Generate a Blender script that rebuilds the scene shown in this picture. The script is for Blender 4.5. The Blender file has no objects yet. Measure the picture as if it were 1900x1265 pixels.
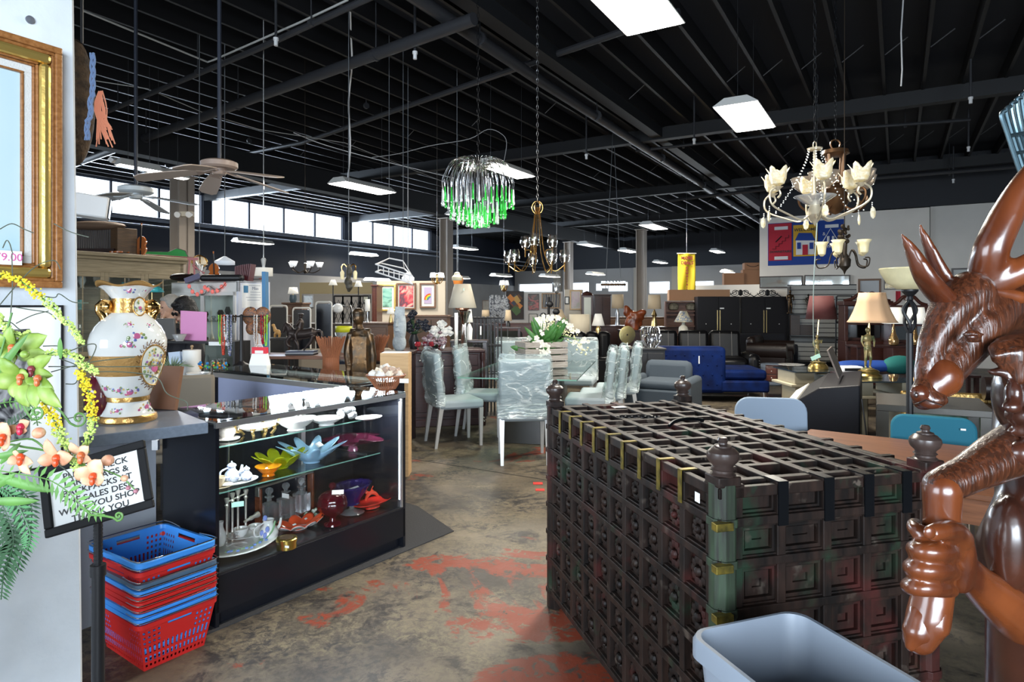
import bpy,math,random
from math import sin,cos,pi,radians,atan2,sqrt,hypot
from mathutils import Vector,Matrix,Euler,noise
random.seed(7)
S = bpy.context.scene
C = S.collection
# ---------------------------------------------------------------- camera
H = 1.5; F = 1200.0; CX = 950.0; HY = 567.0
cam_d = bpy.data.cameras.new('camera'); cam = bpy.data.objects.new('camera',cam_d); C.objects.link(cam)
cam.location = (0,0,H); cam.rotation_euler = (pi/2,0,0)
cam_d.sensor_width = 36; cam_d.sensor_fit = 'HORIZONTAL'; cam_d.lens = 36*F/1900
cam_d.shift_y = -(632.5-HY)/1900; cam_d.clip_start = 0.05; cam_d.clip_end = 200
cam_d.dof.use_dof = False
S.camera = cam
S.view_settings.view_transform = 'Standard'; S.view_settings.look = 'None'
S.view_settings.exposure = 0.25; S.view_settings.gamma = 1; S.view_settings.use_curve_mapping = False
S.cycles.max_bounces = 9; S.cycles.transparent_max_bounces = 16; S.cycles.sample_clamp_indirect = 4
S.cycles.use_denoising = True
# room axes: A runs along the joists, away and to the right; B across them, right and nearer
RA = radians(30.8)
A = Vector((sin(RA),cos(RA),0)); B = Vector((cos(RA),-sin(RA),0))
def R(s,t,z=0): return A*s + B*t + Vector((0,0,z))
def P(px,py,Y): return Vector(((px-CX)/F*Y,Y,H-(py-HY)/F*Y))
def G(px,py,z=0):            # the spot on the level z seen at a pixel
 Y = (H-z)*F/(py-HY); return Vector(((px-CX)/F*Y,Y,z))
def hit_t(px,t):
 k = (px-CX)/F; Y = t/(B.x*k+B.y); return A.x*k*Y+A.y*Y
def hit_s(px,s):
 k = (px-CX)/F; Y = s/(A.x*k+A.y); return B.x*k*Y+B.y*Y,Y
# ---------------------------------------------------------------- world and daylight
W = bpy.data.worlds.new('sky'); S.world = W; W.use_nodes = True
nt = W.node_tree; nt.nodes.clear()
bg = nt.nodes.new('ShaderNodeBackground'); wo = nt.nodes.new('ShaderNodeOutputWorld')
bg.inputs['Color'].default_value = (0.75,0.87,1,1); bg.inputs['Strength'].default_value = 3.2
nt.links.new(bg.outputs[0],wo.inputs[0])
def area(name,loc,look,sx,sy,power,col=(1,1,1)):
 l = bpy.data.lights.new(name,'AREA'); l.shape = 'RECTANGLE'; l.size = sx; l.size_y = sy; l.energy = power; l.color = col
 o = bpy.data.objects.new(name,l); C.objects.link(o); o.location = loc
 o.rotation_euler = (Vector(look)-Vector(loc)).to_track_quat('-Z','Y').to_euler(); return o
DAY = (0.78,0.89,1)
area('storefront_daylight_left',R(-3.6,-3.6,1.7),R(3,-3.0,0.9),3.4,2.2,240,DAY)
area('storefront_daylight_right',R(-3.6,2.6,1.9),R(1.5,-2.4,1.2),4.5,2.2,750,DAY)
area('clerestory_daylight',R(15,-17.9,4.3),R(15,-10,1.0),16,.8,1700,(0.7,0.84,1))
area('far_window_daylight',R(30.5,-8,2.5),R(20,-6,0.5),12,.6,400,(0.8,0.9,1))
# ---------------------------------------------------------------- materials
MATS = {}
def mat(name,col,rough=.5,metal=0,bump=0,bscale=40,var=0,vscale=5,trans=0,emit=0,ecol=None,coat=0,ior=1.45,alpha=1,col2=None,spec=.5,sheen=0,sub=0):
 if name in MATS: return MATS[name]
 m = bpy.data.materials.new(name); m.use_nodes = True; n = m.node_tree; p = n.nodes['Principled BSDF']
 c = (*col,1) if len(col) == 3 else col
 I = p.inputs
 I['Base Color'].default_value = c; I['Roughness'].default_value = rough; I['Metallic'].default_value = metal
 I['Transmission Weight'].default_value = trans; I['IOR'].default_value = ior; I['Alpha'].default_value = alpha
 I['Coat Weight'].default_value = coat; I['Specular IOR Level'].default_value = spec; I['Sheen Weight'].default_value = sheen
 if emit:
  I['Emission Color'].default_value = (*(ecol or col),1); I['Emission Strength'].default_value = emit
 if bump or var:
  tc = n.nodes.new('ShaderNodeTexCoord')
 if bump:
  t = n.nodes.new('ShaderNodeTexNoise'); t.inputs['Scale'].default_value = bscale; t.inputs['Detail'].default_value = 4
  b = n.nodes.new('ShaderNodeBump'); b.inputs['Strength'].default_value = bump; b.inputs['Distance'].default_value = .01
  n.links.new(tc.outputs['Object'],t.inputs['Vector']); n.links.new(t.outputs['Fac'],b.inputs['Height']); n.links.new(b.outputs[0],I['Normal'])
 if var:
  t = n.nodes.new('ShaderNodeTexNoise'); t.inputs['Scale'].default_value = vscale; t.inputs['Detail'].default_value = 5
  r = n.nodes.new('ShaderNodeValToRGB'); c2 = col2 or tuple(min(1,x*(1-var)) for x in col[:3])
  r.color_ramp.elements[0].position = .35; r.color_ramp.elements[1].position = .65
  r.color_ramp.elements[0].color = (*c2,1); r.color_ramp.elements[1].color = c
  n.links.new(tc.outputs['Object'],t.inputs['Vector']); n.links.new(t.outputs['Fac'],r.inputs[0]); n.links.new(r.outputs[0],I['Base Color'])
 MATS[name] = m; return m
def wood(name,c1,c2,rough=.4,scale=6,axis='X',coat=0,bump=.1,stretch=(1,12,12)):
 if name in MATS: return MATS[name]
 m = bpy.data.materials.new(name); m.use_nodes = True; n = m.node_tree; p = n.nodes['Principled BSDF']
 tc = n.nodes.new('ShaderNodeTexCoord'); mp = n.nodes.new('ShaderNodeMapping')
 mp.inputs['Scale'].default_value = stretch
 t = n.nodes.new('ShaderNodeTexNoise'); t.inputs['Scale'].default_value = scale; t.inputs['Detail'].default_value = 6; t.inputs['Distortion'].default_value = .6
 r = n.nodes.new('ShaderNodeValToRGB'); r.color_ramp.elements[0].position = .3; r.color_ramp.elements[1].position = .7
 r.color_ramp.elements[0].color = (*c1,1); r.color_ramp.elements[1].color = (*c2,1)
 b = n.nodes.new('ShaderNodeBump'); b.inputs['Strength'].default_value = bump; b.inputs['Distance'].default_value = .004
 L = n.links.new
 L(tc.outputs['Object'],mp.inputs[0]); L(mp.outputs[0],t.inputs['Vector']); L(t.outputs['Fac'],r.inputs[0])
 L(r.outputs[0],p.inputs['Base Color']); L(t.outputs['Fac'],b.inputs['Height']); L(b.outputs[0],p.inputs['Normal'])
 p.inputs['Roughness'].default_value = rough; p.inputs['Coat Weight'].default_value = coat
 MATS[name] = m; return m
def glassm(name,col=(1,1,1),alpha=.12,rough=.02,spec=1.0):
 """thin clear sheet: mostly see-through, mirrors like glass at a slant"""
 if name in MATS: return MATS[name]
 m = bpy.data.materials.new(name); m.use_nodes = True; n = m.node_tree; n.nodes.clear()
 o = n.nodes.new('ShaderNodeOutputMaterial'); mx = n.nodes.new('ShaderNodeMixShader'); tr = n.nodes.new('ShaderNodeBsdfTransparent')
 gl = n.nodes.new('ShaderNodeBsdfGlossy'); fr = n.nodes.new('ShaderNodeFresnel'); ad = n.nodes.new('ShaderNodeMath'); ad.operation = 'MULTIPLY_ADD'
 gl.inputs['Roughness'].default_value = rough; tr.inputs['Color'].default_value = (*col,1); ge = n.nodes.new('ShaderNodeNewGeometry'); mr = n.nodes.new('ShaderNodeMapRange'); mr.inputs['To Min'].default_value = 1.5; mr.inputs['To Max'].default_value = 1/1.5; n.links.new(ge.outputs['Backfacing'],mr.inputs['Value']); n.links.new(mr.outputs[0],fr.inputs['IOR'])
 ad.inputs[1].default_value = spec; ad.inputs[2].default_value = alpha; ad.use_clamp = True
 L = n.links.new; L(fr.outputs[0],ad.inputs[0]); L(ad.outputs[0],mx.inputs[0]); L(tr.outputs[0],mx.inputs[1]); L(gl.outputs[0],mx.inputs[2]); L(mx.outputs[0],o.inputs[0])
 MATS[name] = m; return m
def art(name,cols,scale=3,kind='noise',rough=.5,dist=1.5,stretch=(1,1,1),seed=0,detail=3):
 """procedural picture surface: a few colours in patches"""
 if name in MATS: return MATS[name]
 m = bpy.data.materials.new(name); m.use_nodes = True; n = m.node_tree; p = n.nodes['Principled BSDF']
 tc = n.nodes.new('ShaderNodeTexCoord'); mp = n.nodes.new('ShaderNodeMapping'); mp.inputs['Scale'].default_value = stretch; mp.inputs['Location'].default_value = (seed,seed*.7,seed*.3)
 if kind == 'vor': t = n.nodes.new('ShaderNodeTexVoronoi'); out = t.outputs['Color']
 elif kind == 'wave': t = n.nodes.new('ShaderNodeTexWave'); out = t.outputs['Fac']; t.inputs['Distortion'].default_value = dist
 else: t = n.nodes.new('ShaderNodeTexNoise'); out = t.outputs['Fac']; t.inputs['Distortion'].default_value = dist; t.inputs['Detail'].default_value = detail
 t.inputs['Scale'].default_value = scale
 r = n.nodes.new('ShaderNodeValToRGB'); e = r.color_ramp.elements; r.color_ramp.interpolation = 'LINEAR'
 k = len(cols)
 while len(e) < k: e.new(.5)
 lo,hi = (.3,.7) if kind == 'noise' else (.0,1)
 for i,c in enumerate(cols): e[i].position = lo+(hi-lo)*i/(k-1); e[i].color = (*c,1)
 L = n.links.new; L(tc.outputs['Object'],mp.inputs[0]); L(mp.outputs[0],t.inputs['Vector']); L(out,r.inputs[0]); L(r.outputs[0],p.inputs['Base Color'])
 p.inputs['Roughness'].default_value = rough; MATS[name] = m; return m
# ---------------------------------------------------------------- mesh builder
class MB:
 def __init__(s): s.v = []; s.f = []
 def add(s,vs,fs,M=None):
  o = len(s.v); s.v += [tuple(M @ Vector(v)) for v in vs] if M else [tuple(v) for v in vs]
  s.f += [tuple(i+o for i in f) for f in fs]; return s
 def box(s,x0,x1,y0,y1,z0,z1,M=None):
  return s.add([(x,y,z) for z in (z0,z1) for x,y in ((x0,y0),(x1,y0),(x1,y1),(x0,y1))],
                     [(3,2,1,0),(4,5,6,7),(0,1,5,4),(1,2,6,5),(2,3,7,6),(3,0,4,7)],M)
 def cbox(s,c,d,M=None):
  return s.box(c[0]-d[0]/2,c[0]+d[0]/2,c[1]-d[1]/2,c[1]+d[1]/2,c[2]-d[2]/2,c[2]+d[2]/2,M)
 def frus(s,x,y,z0,z1,w0,d0,w1,d1,dx=0,dy=0,M=None):   # tapered post
  return s.add([(x-w0/2,y-d0/2,z0),(x+w0/2,y-d0/2,z0),(x+w0/2,y+d0/2,z0),(x-w0/2,y+d0/2,z0),
                      (x+dx-w1/2,y+dy-d1/2,z1),(x+dx+w1/2,y+dy-d1/2,z1),(x+dx+w1/2,y+dy+d1/2,z1),(x+dx-w1/2,y+dy+d1/2,z1)],
                     [(3,2,1,0),(4,5,6,7),(0,1,5,4),(1,2,6,5),(2,3,7,6),(3,0,4,7)],M)
 def tube(s,pts,r,n=8,M=None,cap=True,flat=None):
  pts = [Vector(p) for p in pts]; N = len(pts); rs = r if isinstance(r,(list,tuple)) else [r]*N
  vs = []; up = None
  for i,p in enumerate(pts):
   d = (pts[min(i+1,N-1)]-pts[max(i-1,0)])
   d = d.normalized() if d.length > 1e-9 else Vector((0,0,1))
   if up is None:
    up = Vector((0,0,1)) if abs(d.z) < .9 else Vector((1,0,0))
   x = d.cross(up)
   if x.length < 1e-6: x = d.cross(Vector((.3,1,.2)))
   x.normalize(); y = x.cross(d).normalized(); up = y
   fl = 1 if flat is None else flat
   for k in range(n):
    a = 2*pi*k/n; vs.append(p+x*cos(a)*rs[i]+y*sin(a)*rs[i]*fl)
  fs = [(i*n+k,i*n+(k+1) % n,(i+1)*n+(k+1) % n,(i+1)*n+k) for i in range(N-1) for k in range(n)]
  if cap: fs += [tuple(range(n-1,-1,-1)),tuple((N-1)*n+k for k in range(n))]
  return s.add(vs,fs,M)
 def cyl(s,p0,p1,r0,r1=None,n=12,M=None): return s.tube([p0,p1],[r0,r0 if r1 is None else r1],n,M)
 def lathe(s,prof,n=24,c=(0,0,0),M=None,wob=None,cap=False,sx=1,sy=1):
  vs = []
  for i,(r,z) in enumerate(prof):
   for k in range(n):
    a = 2*pi*k/n; q = r if wob is None else wob(r,z,a,i)
    zz = z
    if isinstance(q,tuple): q,zz = q
    vs.append((c[0]+q*cos(a)*sx,c[1]+q*sin(a)*sy,c[2]+zz))
  N = len(prof)
  fs = [(i*n+k,i*n+(k+1) % n,(i+1)*n+(k+1) % n,(i+1)*n+k) for i in range(N-1) for k in range(n)]
  if cap: fs += [tuple(range(n-1,-1,-1)),tuple((N-1)*n+k for k in range(n))]
  return s.add(vs,fs,M)
 def ell(s,c,r,M=None,nu=12,nv=8,Q=None):
  if not isinstance(r,(tuple,list)): r = (r,r,r)
  vs = [(0,0,-1)]+[(sin(pi*j/nv)*cos(2*pi*i/nu),sin(pi*j/nv)*sin(2*pi*i/nu),-cos(pi*j/nv)) for j in range(1,nv) for i in range(nu)]+[(0,0,1)]
  fs = [(0,1+(i+1) % nu,1+i) for i in range(nu)]
  fs += [(1+(j-1)*nu+i,1+(j-1)*nu+(i+1) % nu,1+j*nu+(i+1) % nu,1+j*nu+i) for j in range(1,nv-1) for i in range(nu)]
  t = len(vs)-1; fs += [(t,1+(nv-2)*nu+i,1+(nv-2)*nu+(i+1) % nu) for i in range(nu)]
  vv = [Vector((v[0]*r[0],v[1]*r[1],v[2]*r[2])) for v in vs]
  if Q: vv = [Q @ v for v in vv]
  return s.add([v+Vector(c) for v in vv],fs,M)
 def prism(s,pts,z0,z1,M=None):
  n = len(pts)
  return s.add([(x,y,z0) for x,y in pts]+[(x,y,z1) for x,y in pts],
                     [tuple(range(n-1,-1,-1)),tuple(range(n,2*n))]+[(i,(i+1) % n,n+(i+1) % n,n+i) for i in range(n)],M)
 def quad(s,a,b,c,d,M=None): return s.add([a,b,c,d],[(0,1,2,3)],M)
 def grid(s,fn,nu,nv,M=None,close=False):
  vs = [fn(i/nu,j/nv) for j in range(nv+1) for i in range(nu+1)]
  fs = [(j*(nu+1)+i,j*(nu+1)+i+1,(j+1)*(nu+1)+i+1,(j+1)*(nu+1)+i) for j in range(nv) for i in range(nu)]
  return s.add(vs,fs,M)
 def mk(s,name,m,parent=None,smooth=True,bevel=0,sub=0,loc=None,rz=0,solid=0,ang=35,remesh=0,smf=0):
  me = bpy.data.meshes.new(name); me.from_pydata(s.v,[],s.f); me.materials.append(m)
  o = bpy.data.objects.new(name,me); C.objects.link(o)
  if parent: o.parent = parent
  if loc is not None: o.location = loc
  if rz: o.rotation_euler = (0,0,rz)
  if smooth:
   me.polygons.foreach_set('use_smooth',[True]*len(me.polygons))
   if not remesh: me.set_sharp_from_angle(angle=radians(ang))
  if remesh:
   q = o.modifiers.new('r','REMESH'); q.mode = 'VOXEL'; q.voxel_size = remesh; q.use_smooth_shade = True
   if smf: w = o.modifiers.new('s','SMOOTH'); w.iterations = smf; w.factor = .5
  if solid: q = o.modifiers.new('t','SOLIDIFY'); q.thickness = solid; q.offset = 0
  if bevel: q = o.modifiers.new('b','BEVEL'); q.width = bevel; q.segments = 2; q.limit_method = 'ANGLE'
  if sub: q = o.modifiers.new('u','SUBSURF'); q.levels = sub; q.render_levels = sub
  return o
def tag(o,label,cat,group=None):
 o['label'] = label; o['category'] = cat
 if group: o['group'] = group
 return o
def thing(name,label,cat,loc=(0,0,0),rz=0,group=None):
 o = bpy.data.objects.new(name,None); C.objects.link(o); o.location = loc; o.rotation_euler = (0,0,rz)
 o.empty_display_size = .1
 return tag(o,label,cat,group)
def struct(o): o['kind'] = 'structure'; return o
def dup(o,loc=None,rz=None,label=None,group=None,scale=None,parent=None):
 c = o.copy(); C.objects.link(c)
 if parent: c.parent = parent
 if loc is not None: c.location = loc
 if rz is not None: c.rotation_euler = (0,0,rz)
 if label: c['label'] = label
 if group: c['group'] = group
 if scale: c.scale = (scale,)*3 if not isinstance(scale,tuple) else scale
 for ch in list(o.children): dup(ch,parent=c)
 return c
def TM(loc=(0,0,0),rz=0,rx=0,ry=0,s=1):
 return Matrix.Translation(loc) @ Euler((rx,ry,rz)).to_matrix().to_4x4() @ Matrix.Scale(s,4)
def bez(p0,p1,p2,p3,n=10):
 p0,p1,p2,p3 = map(Vector,(p0,p1,p2,p3))
 return [p0*(1-t)**3+p1*3*t*(1-t)**2+p2*3*t*t*(1-t)+p3*t**3 for t in [i/n for i in range(n+1)]]
def crv(pts,n=6):              # smooth curve through points
 P_ = [Vector(p) for p in pts]; o = []
 for i in range(len(P_)-1):
  a = P_[max(i-1,0)]; b = P_[i]; c = P_[i+1]; d = P_[min(i+2,len(P_)-1)]
  for k in range(n):
   t = k/n; o.append(.5*((2*b)+(c-a)*t+(2*a-5*b+4*c-d)*t*t+(3*b-a-3*c+d)*t**3))
 return o+[P_[-1]]
def text(s,size,m,parent,loc,rot,name='lettering',ext=.0008,align='CENTER',scale=None,bold=0):
 c = bpy.data.curves.new(name,'FONT'); c.body = s; c.size = size; c.extrude = ext; c.align_x = align; c.align_y = 'CENTER'; c.offset = bold; c.resolution_u = 3
 q = bpy.data.objects.new(name,c); me = bpy.data.meshes.new_from_object(q); bpy.data.objects.remove(q); bpy.data.curves.remove(c)
 me.materials.clear(); me.materials.append(m); o = bpy.data.objects.new(name,me); C.objects.link(o); o.location = loc; o.rotation_euler = rot
 if scale: o.scale = scale
 if parent: o.parent = parent
 return o
def rnd(a,b): return a+random.random()*(b-a)
# common materials
BLACK = mat('black_paint',(.012,.012,.014),.45)
BLKLAM = mat('black_laminate',(.008,.009,.013),.22)
WHITE = mat('white_paint',(.8,.8,.8),.5)
CHROME = mat('chrome',(.8,.8,.82),.12,1)
STEEL = mat('brushed_steel',(.55,.56,.58),.3,1)
GOLD = mat('gold',(.8,.5,.18),.25,1)
BRASS = mat('brass',(.75,.55,.25),.3,1)
PAPER = mat('white_paper',(.85,.85,.83),.7)
TAGG = mat('mint_price_tag',(.55,.85,.72),.6)
GLASS = glassm('sheet_glass',(.93,.97,.96),.03,.01)
EDGE = mat('glass_edge',(.25,.5,.42),.15,trans=.3)
DKWOOD = wood('espresso_wood',(.012,.005,.005),(.035,.012,.010),.3)
# ---------------------------------------------------------------- room shell (in room axes)
RM = Matrix(((A.x,B.x,0,0),(A.y,B.y,0,0),(0,0,1,0),(0,0,0,1)))     # (s, t, z) -> world
RM = RM @ Matrix.Scale(1,4)
ZC = 5.2
def floor_mat():
 m = bpy.data.materials.new('worn_concrete'); m.use_nodes = True; n = m.node_tree; p = n.nodes['Principled BSDF']; L = n.links.new
 tc = n.nodes.new('ShaderNodeTexCoord')
 def ns(scale,det=6,dist=0,st=None,rough=.55):
  t = n.nodes.new('ShaderNodeTexNoise'); t.inputs['Scale'].default_value = scale; t.inputs['Detail'].default_value = det; t.inputs['Distortion'].default_value = dist; t.inputs['Roughness'].default_value = rough
  if st:
   mp = n.nodes.new('ShaderNodeMapping'); mp.inputs['Scale'].default_value = st[0]; mp.inputs['Location'].default_value = st[1]; mp.inputs['Rotation'].default_value = (0,0,st[2]); L(tc.outputs['Object'],mp.inputs[0]); L(mp.outputs[0],t.inputs['Vector'])
  else: L(tc.outputs['Object'],t.inputs['Vector'])
  return t.outputs['Fac']
 def ramp(f,a,b,ca=(0,0,0),cb=(1,1,1)):
  r = n.nodes.new('ShaderNodeValToRGB'); r.color_ramp.elements[0].position = a; r.color_ramp.elements[1].position = b
  r.color_ramp.elements[0].color = (*ca,1); r.color_ramp.elements[1].color = (*cb,1); L(f,r.inputs[0]); return r.outputs[0]
 def mix(f,a,b):
  x = n.nodes.new('ShaderNodeMix'); x.data_type = 'RGBA'; L(f,x.inputs[0])
  for i,q in ((6,a),(7,b)):
   if isinstance(q,tuple): x.inputs[i].default_value = (*q,1)
   else: L(q,x.inputs[i])
  return x.outputs[2]
 def mul(a,b):
  x = n.nodes.new('ShaderNodeMath'); x.operation = 'MULTIPLY'; L(a,x.inputs[0]); L(b,x.inputs[1]); return x.outputs[0]
 base = ramp(ns(1.6,8,.4),.34,.68,(.035,.029,.024),(.145,.115,.082))
 spk = ramp(ns(34,8,.6,None,.78),.42,.56)
 base = mix(mul(spk,ramp(ns(1.3,4,.5,((1,1,1),(6,3,0),0)),.40,.60)),base,(.155,.128,.08))
 base = mix(mul(ramp(ns(17,8,.6,((1,1,1),(3,8,0),0),.75),.46,.58),ramp(ns(1.7,4,.5,((1,1,1),(1,9,0),0)),.42,.58)),base,(.028,.025,.024))
 dk = mul(ramp(ns(2.1,9,1.2,((1,1,1),(4.2,1.3,0),0),.68),.52,.60),ramp(ns(9,6,.6,((1,1,1),(2,6,0),0),.7),.36,.56))
 base = mix(dk,base,(.022,.018,.016))
 vd = n.nodes.new('ShaderNodeVectorMath'); vd.operation = 'DISTANCE'; L(tc.outputs['Object'],vd.inputs[0]); vd.inputs[1].default_value = (.15,3.0,0)
 md = n.nodes.new('ShaderNodeMapRange'); md.inputs['From Max'].default_value = 1.5; md.inputs['To Min'].default_value = .115; md.inputs['To Max'].default_value = -.035; L(vd.outputs['Value'],md.inputs['Value'])
 ad = n.nodes.new('ShaderNodeMath'); ad.operation = 'ADD'; L(ns(1.05,8,.9,((1,1,1),(1.7,3.4,0),.5),.62),ad.inputs[0]); L(md.outputs[0],ad.inputs[1])
 red = mul(ramp(ad.outputs[0],.585,.605),ramp(ns(13,7,.8,((1,1,1),(9,2,0),0),.7),.41,.47))
 base = mix(red,base,(.17,.03,.013))
 L(base,p.inputs['Base Color'])
 rr = n.nodes.new('ShaderNodeMapRange'); rr.inputs['To Min'].default_value = .34; rr.inputs['To Max'].default_value = .62; p.inputs['Specular IOR Level'].default_value = .35; L(ns(6,6),rr.inputs['Value']); L(rr.outputs[0],p.inputs['Roughness'])
 b = n.nodes.new('ShaderNodeBump'); b.inputs['Strength'].default_value = .25; b.inputs['Distance'].default_value = .006; L(ns(30,8,.3),b.inputs['Height']); L(b.outputs[0],p.inputs['Normal'])
 return m
fl = MB().box(-4,31.3,-18.6,9.4,-.1,0,RM).mk('floor',floor_mat(),smooth=False); struct(fl)
CEIL = mat('black_ceiling_haze_tint',(.011,.013,.019),.75)  # near-black paint; its blue tint stands in for haze by the clerestory
JOI = mat('black_joist_paint',(.006,.006,.007),.55)
struct(MB().box(-4,31.3,-18.6,9.4,ZC,ZC+.1,RM).mk('ceiling',CEIL,smooth=False))
jb = MB().box(-4,31,-.022,.022,ZC-.26,ZC,RM)
j0 = jb.mk('ceiling_joist',JOI,smooth=False); struct(j0)
nj = int(27/.53)
for i in range(nj):
 o = j0 if i == 0 else dup(j0)
 o.location = B*(-18.2+.53*i)
br = MB()
for si in range(10):
 s0 = 1.6+si*2.9
 for i in range(nj):
  t0 = -18.2+.53*i
  if t0 > -2 or (i % 3 == 0 and si > 2): br.tube([A*s0+B*(t0+.03)+Vector((0,0,ZC-.24)),A*s0+B*(t0+.30)+Vector((0,0,ZC-.05))],.008,4)
struct(br.mk('ceiling_bridging',mat('galvanised_strap',(.11,.11,.115),.5,.3),smooth=False))
GRAYW = mat('grey_block_wall',(.36,.35,.34),.8,bump=.15,bscale=20)
WHW = mat('off_white_wall',(.80,.75,.68),.8,var=.12,vscale=1)
DKW = mat('dark_upper_wall',(.010,.012,.018),.6)
# left wall with clerestory
TL = -18.3
b = MB(); b.box(-4,31,TL-.2,TL,2.6,3.98,RM); b.box(-4,31,TL-.2,TL,4.93,ZC,RM)
for s0,s1 in ((-4,1.2),(6.6,6.85),(12.2,12.5),(18.1,18.5),(23.5,31)): b.box(s0,s1,TL-.2,TL,3.98,4.93,RM)
struct(b.mk('wall_left',mat('dark_blue_siding',(.010,.014,.026),.55,bump=.5,bscale=2),smooth=False))
struct(MB().box(-4,31,TL-.2,TL,0,2.6,RM).mk('wall_left_lower',mat('lower_block_wall',(.27,.26,.25),.8,var=.1,vscale=2),smooth=False))
WPANE = glassm('window_pane',(1,1,1),.02,.01)
MULL = mat('window_mullion',(.05,.06,.09),.5)
k = 1
for s0,s1 in ((1.2,6.6),(6.85,12.2),(12.5,18.1),(18.5,23.5)):
 w = MB()
 for i in range(5):
  x = s0+(s1-s0)*i/4; w.box(x-.025,x+.025,TL-.12,TL-.06,3.98,4.93,RM)
 w.box(s0,s1,TL-.12,TL-.06,3.98,4.02,RM); w.box(s0,s1,TL-.12,TL-.06,4.89,4.93,RM)
 wo_ = w.mk('window_%d' % k,MULL,smooth=False); struct(wo_); k += 1
 MB().quad((s0,TL-.09,4),(s1,TL-.09,4),(s1,TL-.09,4.9),(s0,TL-.09,4.9),RM).mk('pane',WPANE,wo_,smooth=False)
struct(MB().box(5,31,TL+.02,TL+.3,3.86,3.98,RM).mk('trim_1',DKW,smooth=False))
# far wall with small windows
SF = 31.0
wins = [(908,940,525,548),(962,1025,525,546),(1059,1093,523,545),(1104,1117,525,540),(1127,1165,522,541),(1203,1243,521,545),(1287,1325,520,540)]
ts = []
for x0,x1,y0,y1 in wins:
 ta,_ = hit_s(x0,SF); tb,Y = hit_s(x1,SF); ts.append((ta,tb,H+(HY-y1)/F*Y,H+(HY-y0)/F*Y))
b = MB(); zb,zt = 2.0,2.85
b.box(SF,SF+.2,-18.5,9,0,zb,RM); b.box(SF,SF+.2,-18.5,9,zt,3.4,RM)
cur = -18.5
for ta,tb,z0,z1 in ts:
 b.box(SF,SF+.2,cur,ta,zb,zt,RM); b.box(SF,SF+.2,ta,tb,zb,z0,RM); b.box(SF,SF+.2,ta,tb,z1,zt,RM); cur = tb
b.box(SF,SF+.2,cur,9,zb,zt,RM)
struct(b.mk('wall_back',GRAYW,smooth=False))
struct(MB().box(SF-.02,SF+.2,-18.5,9,3.4,ZC,RM).mk('wall_back_upper',DKW,smooth=False))
for ta,tb,z0,z1 in ts:
 w = MB(); w.box(SF+.05,SF+.12,ta,ta+.04,z0,z1,RM); w.box(SF+.05,SF+.12,tb-.04,tb,z0,z1,RM); w.box(SF+.05,SF+.12,ta,tb,z0,z0+.04,RM)
 w.box(SF+.05,SF+.12,ta,tb,z1-.04,z1,RM); o = w.mk('window_%d' % k,WHITE,smooth=False); struct(o); k += 1
 MB().quad((SF+.08,ta,z0),(SF+.08,tb,z0),(SF+.08,tb,z1),(SF+.08,ta,z1),RM).mk('pane',WPANE,o,smooth=False)
for px in (893,1036,1185,1256):
 t,_ = hit_s(px,SF); struct(MB().box(SF-.18,SF,t-.2,t+.2,0,3.4,RM).mk('wall_pilaster',mat('cream_pilaster',(.42,.38,.32),.8),smooth=False))
# banner wall and the right-hand wall
SB = 19.0
struct(MB().box(SB,SB+.2,-3.3,.68,0,3.93,RM).mk('wall_banner',WHW,smooth=False))
struct(MB().box(SB+.06,SB+.26,.70,9.2,0,3.95,RM).mk('wall_banner_right',mat('grey_white_wall',(.74,.71,.66),.8,var=.1,vscale=1),smooth=False))
struct(MB().box(SB+.2,SB+.4,-5.2,-3.3,0,2.1,RM).mk('wall_low',WHW,smooth=False))
struct(MB().box(SB+.02,SB+.1,-3.3,9.2,3.96,ZC,RM).mk('wall_banner_upper',DKW,smooth=False))
struct(MB().box(-4,SB+.2,9.2,9.4,0,ZC,RM).mk('wall_right',mat('right_wall_paint',(.32,.33,.34),.8),smooth=False))
# shop front behind the viewer: tall panes between piers
b = MB(); b.box(-3.9,-3.7,-18.5,9.2,3.0,ZC,RM); b.box(-3.9,-3.7,-18.5,9.2,0,.5,RM)
for t0,t1 in ((-18.5,-5.6),(-1.8,.2),(5.0,9.2)): b.box(-3.9,-3.7,t0,t1,.5,3.0,RM)
struct(b.mk('wall_front',WHW,smooth=False))
for t0,t1 in ((-5.6,-1.8),(.2,5.0)):
 w = MB()
 for i in range(4):
  x = t0+(t1-t0)*i/3; w.box(-3.84,-3.76,x-.03,x+.03,.5,3.0,RM)
 w.box(-3.84,-3.76,t0,t1,.5,.56,RM); w.box(-3.84,-3.76,t0,t1,2.94,3.0,RM)
 o = w.mk('window_%d' % k,MULL,smooth=False); struct(o); k += 1
 MB().quad((-3.8,t0,.5),(-3.8,t1,.5),(-3.8,t1,3),(-3.8,t0,3),RM).mk('pane',WPANE,o,smooth=False)
# white concrete pier at the left edge: its face runs along A and carries the pictures
TP = -2.46; SE = 1.21
b = MB()
pts = [(-.6,TP-.45),(SE-.12,TP-.45),(SE-.02,TP-.02),(SE-.035,TP),(-.6,TP)]
vb = [(s_,t_,0) for s_,t_ in pts]; vt = [(s_-(.06 if s_ > 0 else 0),t_,ZC) for s_,t_ in pts]
b.add(vb+vt,[(0,1,6,5),(1,2,7,6),(2,3,8,7),(3,4,9,8),(4,0,5,9),(5,6,7,8,9),(4,3,2,1,0)],RM)
struct(b.mk('wall_pier',mat('whitewashed_concrete',(.70,.75,.80),.65,bump=.35,bscale=14,var=.22,vscale=2.2),smooth=False))
def onp(px,py,off=0):
 k = (px-CX)/F; Y = (TP+off)/(B.x*k+B.y); return P(px,py,Y)
def sz(px,py,off=0): p = onp(px,py,off); return p.dot(A),p.z
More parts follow.
